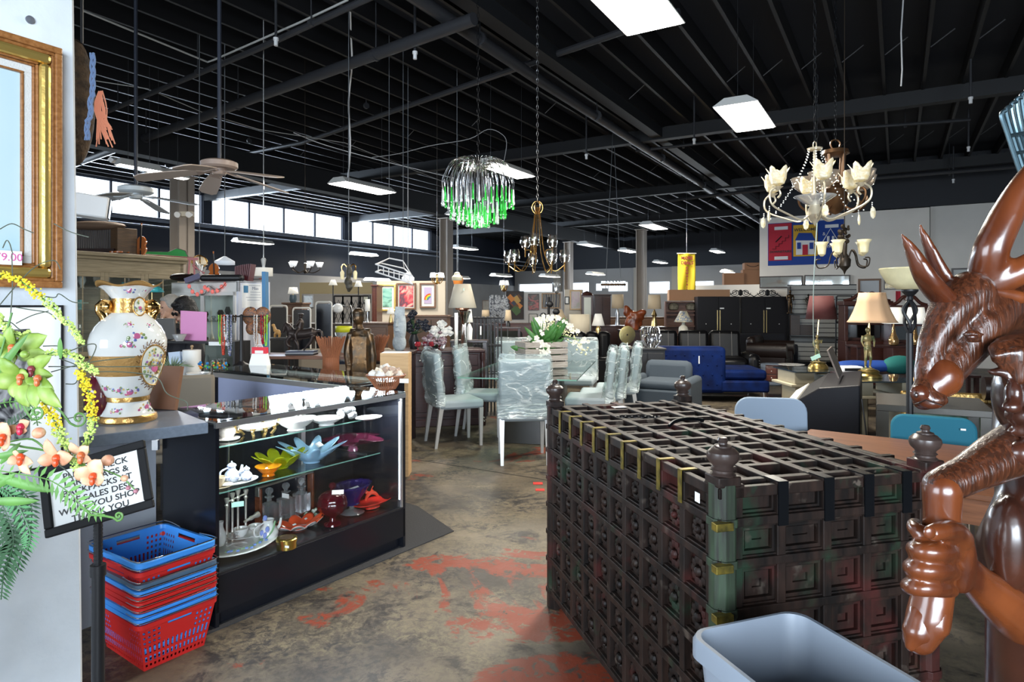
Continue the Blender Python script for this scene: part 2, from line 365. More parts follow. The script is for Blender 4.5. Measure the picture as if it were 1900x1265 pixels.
# ---------------------------------------------------------------- posts, girders
POST = mat('tan_post_paint',(.36,.31,.265),.6)
def post(px,t,z1,w=.3,lbl=''):
 s = hit_t(px,t)
 b = MB()
 b.box(s-w/2,s+w/2,t-w/2,t-w/2+.03,0,z1,RM); b.box(s-w/2,s+w/2,t+w/2-.03,t+w/2,0,z1,RM); b.box(s-.02,s+.02,t-w/2,t+w/2,0,z1,RM)
 b.box(s-w/2-.04,s+w/2+.04,t-w/2-.04,t+w/2+.04,z1-.03,z1,RM)
 o = b.mk('column_post',POST,smooth=False); struct(o); return s
post(338,-11.4,3.9); post(828,-12,4.2); post(1055,-12,4.2); post(1190,-7.8,4.2)
gb = mat('black_girder_paint',(.008,.009,.011),.6)
struct(MB().box(0,31,-12.1,-11.8,4.25,4.75,RM).mk('ceiling_girder',gb,smooth=False))
struct(MB().box(0,31,-4.1,-3.9,4.75,4.95,RM).mk('ceiling_girder',gb,smooth=False))
for s in (12.3,18.3,24):
 struct(MB().box(s-.09,s+.09,-18.3,9.2,4.72,4.95,RM).mk('ceiling_girder',gb,smooth=False))
# seam and red tape on the floor
p0,p1 = G(756,850),G(1030,893)
d = (p1-p0).normalized(); nrm = Vector((-d.y,d.x,0))*.006
q0,q1 = p0-d*3,p1+d*2.5; z = Vector((0,0,.0015))
struct(MB().quad(q0-nrm+z,q1-nrm+z,q1+nrm+z,q0+nrm+z).mk('floor_seam',mat('seam_dark',(.01,.01,.01),.7),smooth=False))
for (x,y,w) in ((998,897,.05),(1002,909,.045)):
 c = G(x,y); tag(MB().cbox((0,0,.002),(w*1.6,w*1.4,.004)).mk('floor_tape',mat('red_tape',(.5,.04,.03),.5),loc=c,smooth=False),'small red tape mark stuck on the concrete, '+('farther' if y < 900 else 'nearer')+' of the two pieces','tape','red tape marks')
fm_ = [G(384,1178),G(842,986),G(775,940),G(640,900),G(300,1090)]
tag(MB().prism([(p.x,p.y) for p in fm_],.0005,.006).mk('floor_mat',mat('charcoal_carpet',(.035,.035,.038),.95,bump=.6,bscale=150),smooth=False),'charcoal carpet mat under the glass showcase','mat')
# ---------------------------------------------------------------- pipes, conduits
PIPE = mat('black_pipe_paint',(.028,.029,.033),.4)
LPIPE = mat('pale_conduit',(.42,.42,.40),.5)
def pipe(name,pts,r,label,m=PIPE,cat='pipe',n=8,brackets=0):
 o = MB().tube([G(x,y,z) for x,y,z in pts],r,n).mk(name,m); tag(o,label,cat)
 if brackets:
  a,b_ = G(*pts[0]),G(*pts[-1])
  for i in range(brackets):
   c = a.lerp(b_,(i+.5)/brackets)
   MB().tube([c+Vector((0,0,-r*1.1)),c+Vector((0,0,ZC-.02-c.z))],.009,5).tube([c-(b_-a).normalized()*.02,c+(b_-a).normalized()*.02],r*1.15,10).mk('pipe_hanger',m,o)
 return o
pipe('sprinkler_main_pipe',[(700,-52,4.7),(1010,155,4.7),(1412,413,4.7)],.075,'thick black sprinkler main crossing the ceiling from top centre toward the banner wall',brackets=6,n=12)
pipe('sprinkler_branch_pipe',[(100,318,4.55),(480,179,4.55),(880,35,4.55)],.07,'thick black pipe running from the pier up to the main pipe joint',brackets=4,n=12)
pipe('sprinkler_branch_pipe',[(160,223,4.6),(480,90,4.6),(720,-20,4.6)],.035,'slim black pipe above the two ceiling fans, crossing the pale conduit',brackets=3)
pipe('sprinkler_branch_pipe',[(250,325,4.86),(560,265,4.86),(790,185,4.86),(1000,112,4.86),(1260,22,4.86)],.045,'black pipe passing under the main pipe above the green drop chandelier',brackets=4)
pipe('sprinkler_branch_pipe',[(1180,280,4.7),(1480,245,4.7),(1800,222,4.7)],.03,'black pipe crossing the joists beside the square light panel',brackets=3)
pipe('sprinkler_branch_pipe',[(1240,372,4.5),(1560,335,4.5),(1900,308,4.5)],.045,'black pipe crossing the ceiling just above the banner wall',brackets=3)
pipe('electrical_conduit',[(150,18,4.68),(385,115,4.68),(395,112,4.68),(560,40,4.68),(645,0,4.68)],.012,'pale conduit with one right-angle bend under the black ceiling',LPIPE,'conduit')
pipe('electrical_conduit',[(178,150,4.66),(275,165,4.66),(375,208,4.66),(480,240,4.66),(640,265,4.66),(830,340,4.66)],.007,'thin white cable strung along the joists behind the brown fan',LPIPE,'cable')
# long pipes along the clerestory
for y0,y1,z,r,lb in ((352,520,3.75,.03,'long pale pipe in front of the clerestory panes, upper of the pair'),(398,531,3.55,.025,'long grey pipe below the clerestory panes')):
 tt = -16.5; pts = []
 o = tag(MB().tube([R(7,tt,z),R(31,tt,z)],r,8).mk('wall_pipe',mat('grey_blue_pipe',(.13,.15,.19),.45)),lb,'pipe')
# small pendant sprinkler drops
SPW = mat('white_plastic_cap',(.7,.7,.7),.4)
for (x,y,Z,L,lb) in ((1801,188,4.35,.5,'white-tipped sprinkler drop nearest the deer antlers, upper of three'),(1797,278,4.35,.45,'white-tipped sprinkler drop below the topmost one over the banner wall'),(1769,337,4.3,.5,'white-tipped sprinkler drop lowest above the right wall panel'),
      (1288,264,4.3,.55,'white-tipped sprinkler drop left of the square light panel'),(512,80,4.45,.5,'black sprinkler drop hanging near the top of the long white cord'),(770,105,4.4,.45,'sprinkler elbow with side arm hanging from the main pipe'),(1088,292,4.2,.6,'small sprinkler drop between the gold chandelier chain and the main pipe')):
 p = G(x,y,Z); t = thing('sprinkler_drop',lb,'sprinkler',p)
 MB().tube([(0,0,.05),(0,0,ZC-p.z-.1)],.016,8).mk('drop_pipe',PIPE,t)
 MB().lathe([(.0,-.03),(.022,-.03),(.022,.03),(.03,.03),(.03,.06),(0,.06)],10).mk('sprinkler_cap',SPW,t)
# long loose white cord dropping to the fluorescent light
p = P(650,-40,9.5); q = P(648,335,10.6)
tag(MB().tube(crv([P(650,-3,7.7),P(651,60,8.3),P(653,120,8.9),P(647,190,9.5),P(650,270,10.1),P(646,326,10.6),P(642,334,10.6)],5),.011,6).mk('power_cord',mat('white_cord',(.8,.8,.8),.5)),'long white power cord hanging from the ceiling to the slanted tube light','cord')
# thin sagging white cable right of centre
tag(MB().tube(crv([P(545,246,12),P(600,268,12.5),P(700,296,13),P(790,318,13.5),P(840,330,14)],4),.008,5).mk('power_cord',mat('white_cord',(.8,.8,.8),.5)),'thin pale cable sagging toward the green drop chandelier','cable')
tag(MB().tube(crv([P(690,292,11),P(740,285,11),P(800,270,11),P(870,258,11),P(905,240,11),P(930,248,11),P(940,265,11),P(934,305,11)],4),.006,5).mk('power_cord',mat('grey_cord',(.35,.35,.35),.5)),'grey cable looping over the green drop chandelier','cable')
# ---------------------------------------------------------------- fluorescent fixtures
TUBE = mat('fluorescent_diffuser',(1,1,.95),.5,emit=9,ecol=(1,.97,.9))
OFFT = mat('unlit_diffuser_glow',(.6,.62,.62),.5,emit=.9,ecol=(.9,.95,1))  # switched-off diffuser; a faint bluish glow is put into the material
HOUS = mat('fixture_housing',(.62,.62,.60),.5)
def fluor(px,py,z,label,w=.34,L=1.22,rz=None,lit=True,power=26,wire=True):
 p = G(px,py,z); t = thing('fluorescent_light',label,'ceiling light',p,-RA if rz is None else rz,None)
 # local y along A
 b = MB(); h = .05
 b.add([(-w/2,-L/2,0),(w/2,-L/2,0),(w/2,L/2,0),(-w/2,L/2,0),(-w/4,-L/2+.03,.09),(w/4,-L/2+.03,.09),(w/4,L/2-.03,.09),(-w/4,L/2-.03,.09)],
          [(4,5,6,7),(0,1,5,4),(1,2,6,5),(2,3,7,6),(3,0,4,7)])
 b.mk('housing',HOUS,t,smooth=False,solid=.008)
 MB().box(-w/2+.02,w/2-.02,-L/2+.02,L/2-.02,-.012,.01).mk('diffuser',TUBE if lit else OFFT,t,smooth=False)
 if wire:
  MB().tube([(0,-L/2+.15,.09),(0,-L/2+.15,ZC-p.z-.02)],.0025,4).mk('hanging_wire',PIPE,t); MB().tube([(0,L/2-.15,.09),(0,L/2-.15,ZC-p.z-.02)],.0025,4).mk('hanging_wire',PIPE,t)
 if lit and power:
  l = bpy.data.lights.new('tube_light','AREA'); l.shape = 'RECTANGLE'; l.size = w*.8; l.size_y = L*.9; l.energy = power*3.0; l.color = (1,.93,.80)
  o = bpy.data.objects.new('tube_light',l); C.objects.link(o); o.parent = t; o.location = (0,0,-.03)
 return t
fluor(1384,218,3.8,'large square-looking lit panel over the joists left of the crystal chandelier',.5,1.25,power=75)
fluor(674,349,3.5,'lit tube fixture hanging by the long white cord',.42,power=40)
fluor(940,317,3.6,'lit tube fixture just right of the green drop chandelier',.36,power=34)
fluor(1213,421,3.6,'lit tube fixture hanging between the main pipe and the banner wall',.42,power=30)
fluor(1166,-2,3.8,'lit panel cut off by the top edge of the picture',.5,1.25,power=50)
fluor(868,402,3.5,'fixture directly under the green drop chandelier',.4,lit=False)
fluor(1095,455,3.5,'unlit fixture right of the gold chandelier',.45,lit=False)
fluor(1166,466,3.5,'lit fixture low right of the unlit one by the gold chandelier',.4,power=20)
fluor(1331,467,3.55,'lit fixture above the yellow sale banner',.34,power=20)
fluor(862,461,3.5,'lit fixture beside the second tan post',.4,power=20)
fluor(470,450,3.3,'lit fixture in front of the clerestory wall near the first tan post',.34,power=20)
fluor(675,473,3.4,'lit fixture low under the clerestory, behind the white pot rack',.4,power=15)
fluor(1225,487,3.4,'small lit fixture left of the yellow banner',.34,power=10)
fluor(258,312,3.45,'lit tube fixture beneath the white rail by the white fan',.16,.6,power=8)
fluor(312,326,3.45,'lit tube fixture behind the brown fan blade',.16,.6,power=8)
for x,y,lb in ((930,512,'above the art panels'),(1105,509,'above the tall shade lamp'),(595,520,'above the mattress partition'),(540,509,'left of the white shaded chandelier'),(700,520,'above the three framed pictures'),(1020,513,'above the far windows'),(850,516,'right of the balloon'),(1350,505,'over the cardboard boxes')):
 fluor(x,y,H+(HY-y)*25/F,'small distant lit fixture '+lb,.34,power=0,wire=False)
# white rail bracket with two tubes
a0,a1 = P(205,296,9.3),P(350,324,12.5)
tag(MB().tube([a0,a1],.045,4).mk('light_rail',WHITE,smooth=False),'white strip rail hanging across from the pier to the first tan post','rail')
tag(MB().box(-.09,.09,-.06,.06,-.05,.05).mk('rail_bracket',WHITE,loc=P(342,326,12.2)),'white perforated bracket on top of the first tan post','bracket')
t = thing('emergency_light','white two-lamp emergency light fixed to the first tan post','emergency light',P(346,398,11.5),0)
MB().box(-.13,.13,-.06,.04,-.04,.05).mk('housing',mat('beige_plastic',(.6,.55,.45),.5),t,bevel=.01)
for x in (-.1,.1): MB().tube([(x,-.06,0),(x,-.13,-.02)],[.04,.055],10).mk('lamp_head',WHITE,t)
# ---------------------------------------------------------------- ceiling fans
def fan(px,py,Y,label,mc,mb,r,span,hub,a0,n=5,tilt=.2):
 p = P(px,py,Y); t = thing('ceiling_fan',label,'ceiling fan',p)
 MB().tube([(0,0,hub*.3),(0,0,ZC-p.z-.02)],.017,8).mk('down_rod',mat('navy_rod',(.03,.035,.05),.4),t)
 MB().lathe([(0,hub*.35),(r*.3,hub*.34),(r*.75,hub*.25),(r,hub*.1),(r,-hub*.25),(r*.85,-hub*.4),(0,-hub*.42)],28).mk('motor_housing',mc,t)
 MB().lathe([(0,-hub*.38),(r*.4,-hub*.4),(r*.42,-hub*.62),(r*.34,-hub*.85),(0,-hub*.9)],20).mk('switch_cup',mc,t)
 for i in range(n):
  a = a0+2*pi*i/n; M = TM((0,0,-hub*.45),rz=a) @ Euler((tilt,.17,0)).to_matrix().to_4x4()
  L = span; w = .075
  out = [(r*.9,-w*.65),(L*.55,-w*.95),(L*.92,-w*1.05),(L,-w*.6),(L,w*.6),(L*.92,w*1.05),(L*.55,w*.95),(r*.9,w*.65)]
  bl = MB().prism(out,-.004,.004,M).mk('blade',mb,t,smooth=False)
  MB().prism([(r*.35,-.02),(r*.7,-.015),(r*1.2,-.05),(r*1.2,.05),(r*.7,.015),(r*.35,.02)],-.014,-.005,M).mk('blade_iron',mc,bl,smooth=False)
 return t
fan(407,304,5.6,'brown five-blade ceiling fan on a dark rod',mat('brown_fan_metal',(.34,.25,.20),.4),mat('brown_fan_blade',(.46,.37,.31),.5),.15,.66,.11,-.35)
fan(252,351,6.4,'white ceiling fan in front of the clerestory, left of the brown one',mat('white_fan_metal',(.6,.64,.66),.35),mat('grey_fan_blade',(.42,.44,.46),.5),.16,.60,.11,.05,4)
# ---------------------------------------------------------------- carved dowry chest
def chest_mat(name,green,red,dust):
 m = bpy.data.materials.new(name); m.use_nodes = True; n = m.node_tree; p = n.nodes['Principled BSDF']; L = n.links.new
 tc = n.nodes.new('ShaderNodeTexCoord')
 def ns(scale,loc,st=(1,1,1),det=5):
  mp = n.nodes.new('ShaderNodeMapping'); mp.inputs['Location'].default_value = loc; mp.inputs['Scale'].default_value = st
  t = n.nodes.new('ShaderNodeTexNoise'); t.inputs['Scale'].default_value = scale; t.inputs['Detail'].default_value = det
  L(tc.outputs['Object'],mp.inputs[0]); L(mp.outputs[0],t.inputs['Vector']); return t.outputs['Fac']
 def ramp(f,a,b,ca=(0,0,0),cb=(1,1,1)):
  r = n.nodes.new('ShaderNodeValToRGB'); r.color_ramp.elements[0].position = a; r.color_ramp.elements[1].position = b
  r.color_ramp.elements[0].color = (*ca,1); r.color_ramp.elements[1].color = (*cb,1); L(f,r.inputs[0]); return r.outputs[0]
 def mix(f,a,b):
  x = n.nodes.new('ShaderNodeMix'); x.data_type = 'RGBA'; L(f,x.inputs[0]); L(a,x.inputs[6])
  x.inputs[7].default_value = (*b,1); return x.outputs[2]
 c = ramp(ns(9,(0,0,0),(3,3,.6)),.35,.7,(.004,.0025,.002),(.026,.013,.009))
 c = mix(ramp(ns(6,(3,1,2),(1,1,.8)),.62-.05*green,.68),c,(.012,.026,.014))
 c = mix(ramp(ns(5,(7,2,5)),.60-.08*red,.68),c,(.05,.011,.009))
 c = mix(ramp(ns(16,(1,9,2)),.62,.85-.2*dust),c,(.085,.066,.052))
 L(c,p.inputs['Base Color']); p.inputs['Roughness'].default_value = .55; p.inputs['Specular IOR Level'].default_value = .28
 b = n.nodes.new('ShaderNodeBump'); b.inputs['Strength'].default_value = .4; b.inputs['Distance'].default_value = .004; L(ns(30,(0,0,0),(1,1,.3)),b.inputs['Height']); L(b.outputs[0],p.inputs['Normal'])
 return m
CH1 = chest_mat('aged_painted_teak',.35,.3,.3); CH2 = chest_mat('dusty_teak_top',-.2,.1,1.0); CH3 = chest_mat('green_red_worn_panel',1.0,1.0,.2)
chest = thing('dowry_chest','huge dark carved wooden chest with lattice panels, ball finials and worn green paint','chest',(.571,1.78,0),radians(15))
CW,CL,CZ0,CZ = .77,1.52,.09,1.0
MB().box(.03,CW-.03,.03,CL-.03,CZ0,CZ-.035).mk('body',CH3,chest,smooth=False)
ys = [.065+(CL-.13)*k/10 for k in range(11)]; zs = [.09,.245,.38,.515,.65,.785,.9]
xs = [.065,.2,.355,.495,.633,CW-.065]
def ring(b,f,u0,u1,v0,v1,w,d0,d1):      # frame of four bars on a face; f maps (u, v, depth) -> xyz
 for a0,a1,b0,b1 in ((u0,u1,v0,v0+w),(u0,u1,v1-w,v1),(u0,u0+w,v0+w,v1-w),(u1-w,u1,v0+w,v1-w)):
  vs = [f(u,v,d) for d in (d0,d1) for u,v in ((a0,b0),(a1,b0),(a1,b1),(a0,b1))]
  b.add(vs,[(3,2,1,0),(4,5,6,7),(0,1,5,4),(1,2,6,5),(2,3,7,6),(3,0,4,7)])
def bar(b,f,a0,a1,b0,b1,d0,d1):
 vs = [f(u,v,d) for d in (d0,d1) for u,v in ((a0,b0),(a1,b0),(a1,b1),(a0,b1))]
 b.add(vs,[(3,2,1,0),(4,5,6,7),(0,1,5,4),(1,2,6,5),(2,3,7,6),(3,0,4,7)])
faces = {'left': (lambda u,v,d: (.03-d,u,v),ys),'right': (lambda u,v,d: (CW-.03+d,u,v),ys),'front': (lambda u,v,d: (u,.03-d,v),xs),'back': (lambda u,v,d: (u,CL-.03+d,v),xs)}
for fn,(f,us) in faces.items():
 fr = MB(); pn = MB(); ro = MB()
 U1 = us[-1]+.065
 for z in zs:
  bar(fr,f,0,U1,z-.014,z+.010,0,.034); bar(fr,f,0,U1,z+.010,z+.016,0,.024); bar(fr,f,0,U1,z-.022,z-.014,0,.024)
 for u in us[1:-1]: bar(fr,f,u-.014,u+.014,CZ0,CZ-.02,0,.030)
 for u in (us[0],us[-1]): bar(fr,f,u-.012,u+.012,CZ0,CZ-.02,0,.026)
 fr.mk('lattice_frame',CH1,chest,smooth=False,bevel=.002)
 for i in range(len(us)-1):
  for j in range(len(zs)-1):
   u0,u1,v0,v1 = us[i]+.012,us[i+1]-.012,zs[j]+.016,zs[j+1]-.022
   ring(pn,f,u0,u1,v0,v1,.006 if fn != 'front' else .010,0,.009 if fn != 'front' else .016)
   if fn in ('front','back'):
    ring(pn,f,u0+.018,u1-.018,v0+.014,v1-.014,.022,0,.009)
   else:
    cu,cv = (u0+u1)/2,(v0+v1)/2; rr_ = min(u1-u0,v1-v0)*.50
    for q in range(10):
     a = 2*pi*q/10; c = f(cu+cos(a)*rr_*.66,cv+sin(a)*rr_*.66,.010)
     ro.ell(c,(.010 if 0 else .009,rr_*.30,rr_*.30),nu=6,nv=4)
    ro.ell(f(cu,cv,.014),(.014,rr_*.30,rr_*.30),nu=8,nv=5)
    for q in range(4):
     ro.ell(f(cu+(1 if q & 1 else -1)*rr_*1.02,cv+(1 if q & 2 else -1)*rr_*1.05,.003),(.008,.009,.009),nu=5,nv=4)
  ring(pn,f,us[i]+.013,us[i+1]-.013,zs[-1]+.017,CZ-.022,.007,0,.012)
 pn.mk('panel_moulding',CH3 if fn == 'front' else CH1,chest,smooth=False)
 if ro.v: ro.mk('carved_rosettes',CH1,chest)
# top
ft = lambda u,v,d: (u,v,CZ-.035+d)
tp = MB(); pn = MB()
for u in xs: bar(tp,ft,u-.015,u+.015,0,CL,0,.038)
for v in ys: bar(tp,ft,0,CW,v-.014,v+.014,0,.034)
bar(tp,ft,0,CW,0,.022,0,.03); bar(tp,ft,0,CW,CL-.022,CL,0,.03); bar(tp,ft,0,.022,0,CL,0,.03); bar(tp,ft,CW-.022,CW,0,CL,0,.03)
for v in ys[1:-1]: bar(tp,ft,CW-.01,CW+.022,v-.011,v+.011,0,.034)
tp.mk('lattice_top',CH2,chest,smooth=False,bevel=.0025)
for i in range(len(xs)-1):
 for j in range(len(ys)-1):
  if (i,j) in ((1,0),): continue
  ring(pn,ft,xs[i]+.025,xs[i+1]-.025,ys[j]+.024,ys[j+1]-.024,.024,0,.020)
pn.mk('top_moulding',CH2,chest,smooth=False,bevel=.0015)
STRAP = mat('worn_brass_strap',(.30,.22,.04),.45,.7,var=.6,vscale=30,col2=(.08,.07,.02))
for k in range(1,10):
 v = ys[k]; b = MB()
 b.box(-.0065,.05,v-.010,v+.010,CZ-.001,CZ+.0015).box(-.0075,-.0045,v-.010,v+.010,CZ-.1,CZ+.0015)
 b.mk('brass_strap',STRAP,chest,smooth=False)
DKS = mat('dark_iron_strap',(.016,.018,.022),.35,.8)
for u in xs[1:-1]:
 MB().box(u-.016,u+.016,-.0075,.06,CZ+.002,CZ+.005).box(u-.016,u+.016,-.009,-.004,CZ-.12,CZ+.005).mk('iron_strap',DKS,chest,smooth=False)
POSTG = wood('green_flaked_post',(.008,.006,.005),(.028,.055,.026),.6,5,stretch=(9,9,1))
for (x,y) in ((.03,.03),(CW-.03,.03),(.03,CL-.03),(CW-.03,CL-.03)):
 near = (x,y) == (.03,.03)
 o8 = [(x+.040*cos(a),y+.040*sin(a)) for a in [pi/8+pi/4*k for k in range(8)]]
 b = MB().prism(o8,0,CZ+.004)
 for z in zs: b.prism([(x+.046*cos(a),y+.046*sin(a)) for a in [pi/8+pi/4*k for k in range(8)]],z-.013,z+.010)
 o = b.mk('corner_post',CH3 if not near else POSTG,chest,smooth=False,bevel=.002)
 MB().cbox((x,y,CZ+.012),(.072,.072,.03)).mk('post_cap',CH1,o,bevel=.004)
 MB().lathe([(0,.02),(.037,.02),(.039,.028),(.031,.034),(.031,.04),(.037,.044),(.030,.050),(.033,.055),(.045,.066),(.049,.078),(.047,.09),(.036,.1),(.026,.104),(.026,.108),(.014,.112),(.013,.116),(.016,.122),(.012,.13),(0,.132)],24,(x,y,CZ),sx=.92,sy=.92).mk('finial',mat('polished_finial',(.05,.033,.028),.3,var=.4,vscale=8),o)
for z in (.9,.785,.65,.515):
 MB().box(-.026,.028,-.027,.0,z-.014,z+.008,TM((0,0,0))).mk('brass_corner',STRAP,chest,smooth=False,bevel=.002)
ch = MB()
for i in range(13):
 M = TM((.19+i*.014,1.08-.004*i,CZ+.008),rz=-.3,rx=(pi/2 if i % 2 else 0))
 ch.tube([(.010*cos(a),.005*sin(a),0) for a in [2*pi*k/8 for k in range(9)]],.0022,5,M)
ch.mk('iron_chain',DKS,chest)
MB().tube(crv([(.30,.83,CZ+.006),(.34,.85,CZ+.02),(.42,.88,CZ+.022),(.5,.90,CZ+.008)]),.008,6).mk('iron_hasp',DKS,chest)
MB().tube([(.70+.05*cos(a),-.03,.30+.05*sin(a)) for a in [2*pi*k/20 for k in range(21)]],.008,8).mk('ring_handle',DKS,chest)
MB().box(-.0075,-.0062,.09,.115,.93,.958).mk('white_price_sticker',PAPER,chest,smooth=False)
MB().box(.28,.345,1.33,1.37,CZ+.004,CZ+.0055).mk('white_price_sticker',PAPER,chest,smooth=False)
# ---------------------------------------------------------------- translucent trash bin
bt = thing('trash_bin','large translucent white plastic bin with rounded rim standing in front of the carved chest','bin',(.598+.05,1.44,0),radians(20))
PLAS = mat('frosted_polythene',(.26,.30,.36),.4,trans=.15,bump=.06,bscale=6)
def rrect(w,d,r,n=6):
 o = []
 for cx,cy,a0 in ((w/2-r,d/2-r,0),(-w/2+r,d/2-r,pi/2),(-w/2+r,-d/2+r,pi),(w/2-r,-d/2+r,1.5*pi)):
  o += [(cx+r*cos(a0+pi/2*k/n),cy+r*sin(a0+pi/2*k/n)) for k in range(n+1)]
 return o
def loft(b,rings,cap0=True,cap1=False):
 n = len(rings[0]); vs = [p for r_ in rings for p in r_]
 fs = [(i*n+k,i*n+(k+1) % n,(i+1)*n+(k+1) % n,(i+1)*n+k) for i in range(len(rings)-1) for k in range(n)]
 if cap0: fs.append(tuple(range(n-1,-1,-1)))
 if cap1: fs.append(tuple((len(rings)-1)*n+k for k in range(n)))
 return b.add(vs,fs)
rg = []
for z,w,d in ((.02,.24,.27),(.3,.27,.315),(.6,.305,.36),(.66,.315,.37),(.665,.345,.40),(.70,.345,.40),(.712,.335,.39),(.712,.315,.375),(.69,.308,.365),(.6,.298,.352),(.3,.262,.306),(.035,.232,.262)):
 rg.append([(x,y,z) for x,y in rrect(w,d,.05)])
loft(MB(),rg,True,True).mk('bin_body',PLAS,bt)
# ---------------------------------------------------------------- carved man carrying a deer
def carved_mat(name,c1,c2,fur):
 m = bpy.data.materials.new(name); m.use_nodes = True; n = m.node_tree; p = n.nodes['Principled BSDF']; L = n.links.new
 tc = n.nodes.new('ShaderNodeTexCoord'); mp = n.nodes.new('ShaderNodeMapping'); mp.inputs['Rotation'].default_value = (0,-.45,0); mp.inputs['Scale'].default_value = (17,17,1.5) if fur else (3,3,1)
 t = n.nodes.new('ShaderNodeTexNoise'); t.inputs['Scale'].default_value = 14 if fur else 4; t.inputs['Detail'].default_value = 5; t.inputs['Distortion'].default_value = .5
 L(tc.outputs['Object'],mp.inputs[0]); L(mp.outputs[0],t.inputs['Vector'])
 r = n.nodes.new('ShaderNodeValToRGB'); r.color_ramp.elements[0].position = .38; r.color_ramp.elements[1].position = .64; r.color_ramp.elements[0].color = (*c1,1); r.color_ramp.elements[1].color = (*c2,1)
 L(t.outputs['Fac'],r.inputs[0]); L(r.outputs[0],p.inputs['Base Color'])
 if fur:
  b = n.nodes.new('ShaderNodeBump'); b.inputs['Strength'].default_value = .6; b.inputs['Distance'].default_value = .003; L(t.outputs['Fac'],b.inputs['Height']); L(b.outputs[0],p.inputs['Normal'])
 p.inputs['Roughness'].default_value = .27; p.inputs['Coat Weight'].default_value = .4; p.inputs['Coat Roughness'].default_value = .15
 return m
CV1 = carved_mat('varnished_carved_wood',(.055,.012,.004),(.15,.038,.010),False)
CV2 = carved_mat('fur_carved_wood',(.030,.009,.004),(.075,.021,.008),True)
CVD = carved_mat('dark_varnished_wood',(.018,.006,.004),(.05,.014,.007),False)
def q(x,y,d=0): return P(x,y,.80+d)
MM = .80/1200
sc = thing('wooden_sculpture','glossy reddish-brown carved sculpture of a man shouldering an antlered deer and gripping its leg','sculpture',(.80,.80,0))
iM = Matrix.Translation((-.80,-.80,0))
def tb(b,pts,rs,n=14): b.tube([q(*p) for p in pts],[r*MM for r in rs],n,iM); b2 = [b.ell(q(*p),r*MM,iM,12,8) for p,r in zip((pts[0],pts[-1]),(rs[0],rs[-1]))]; return b
def crv_(pts): return [tuple(v) for v in crv(pts,4)]
def lerp_(rs,n):
 o = []
 for i in range(n-1):
  for k in range(4): o.append(rs[i]+(rs[i+1]-rs[i])*k/4)
 return o+[rs[-1]]
# deer head: skull, muzzle, neck
b = MB()
tb(b,[(1716,738,-.02),(1738,705,-.015),(1768,660,0),(1800,610,.01),(1830,570,.03),(1885,560,.08),(1960,620,.14)],[20,32,42,54,60,70,88],18)
tb(b,[(1712,700,-.02),(1728,640,-.01),(1760,580,0),(1800,545,.01)],[16,24,36,44],14)
b.ell(q(1716,728,-.028),(24*MM,20*MM,26*MM),iM,14,10)
b.ell(q(1704,728,-.04),(10*MM,8*MM,8*MM),iM); b.ell(q(1733,742,-.035),(26*MM,18*MM,14*MM),iM)
b.ell(q(1806,620,-.048),(20*MM,10*MM,9*MM),iM); b.ell(q(1806,632,-.045),(17*MM,8*MM,6*MM),iM)
head = b.mk('deer_head',CV2,sc,remesh=.0045,smf=3)
MB().ell(q(1805,625,-.059),(9*MM,5*MM,5*MM),iM).mk('deer_eye',CVD,head)
m_ = MB(); m_.ell(q(1700,733,-.043),(3.5*MM,3*MM,5*MM),iM,8,6); m_.tube([q(1698,750,-.036),q(1718,742,-.054),q(1748,752,-.056)],1.6*MM,6,iM)
m_.mk('deer_nostril',CVD,head)
# muzzle cap, smooth and redder
b = MB(); tb(b,[(1713,742,-.024),(1728,718,-.022),(1745,700,-.018)],[19,30,37]); b.ell(q(1706,730,-.035),(17*MM,15*MM,18*MM),iM); b.ell(q(1728,748,-.035),(24*MM,16*MM,11*MM),iM)
b.mk('deer_muzzle',CV1,head,remesh=.004,smf=3)
# ears (the two pointed ears at left) and antlers
for pts,rs in (([(1672,434,-.01),(1690,462,-.01),(1715,510,-.01),(1742,545,0),(1775,575,.01)],[4,16,27,32,31]),([(1705,413,.03),(1722,455,.03),(1748,510,.03),(1780,560,.03)],[4,15,22,25])):
 b = MB(); b.tube([q(*p) for p in crv_(pts)],[r*MM for r in lerp_(rs,len(pts))],16,iM,flat=.6); b.mk('deer_ear',CV1,sc,remesh=.004,smf=6)
def antler(segs):
 b = MB()
 for pts,rs in segs: tb(b,crv_(pts),lerp_(rs,len(pts)))
 b.mk('deer_antler',CV1,sc,remesh=.0045,smf=3)
antler([([(1824,540,.02),(1832,500,.01),(1840,460,0),(1868,400,0),(1893,350,0),(1925,300,0)],[28,32,30,28,22,14]),
  ([(1834,530,.01),(1870,515,0),(1920,490,-.01),(1960,470,-.01)],[26,25,26,22])])
tb(MB(),[(1812,548,.01),(1840,540,.0),(1890,552,0)],[12,13,14]).mk('antler_burr',CV1,sc,remesh=.004)
# deer foreleg with hoof, held in the fist
b = MB(); tb(b,[(1745,903,-.03),(1795,880,-.02),(1850,850,0),(1930,812,.04)],[31,34,44,56],16); b.mk('deer_leg_fur',CV2,sc,remesh=.0045,smf=3)
b = MB(); tb(b,[(1748,908,-.032),(1748,960,-.03),(1742,1040,-.025),(1732,1098,-.025)],[32,30,29,33],16)
tb(b,[(1732,1098,-.025),(1722,1150,-.028),(1706,1184,-.028)],[33,36,28],16)
b.mk('deer_leg',CV1,sc,remesh=.004,smf=2)
b = MB(); tb(b,[(1710,1140,-.030),(1700,1176,-.033),(1690,1197,-.033)],[22,24,11]); tb(b,[(1738,1135,-.034),(1732,1160,-.036),(1716,1186,-.036)],[24,26,15]); b.mk('deer_hoof',CV1,sc,remesh=.0035,smf=1)
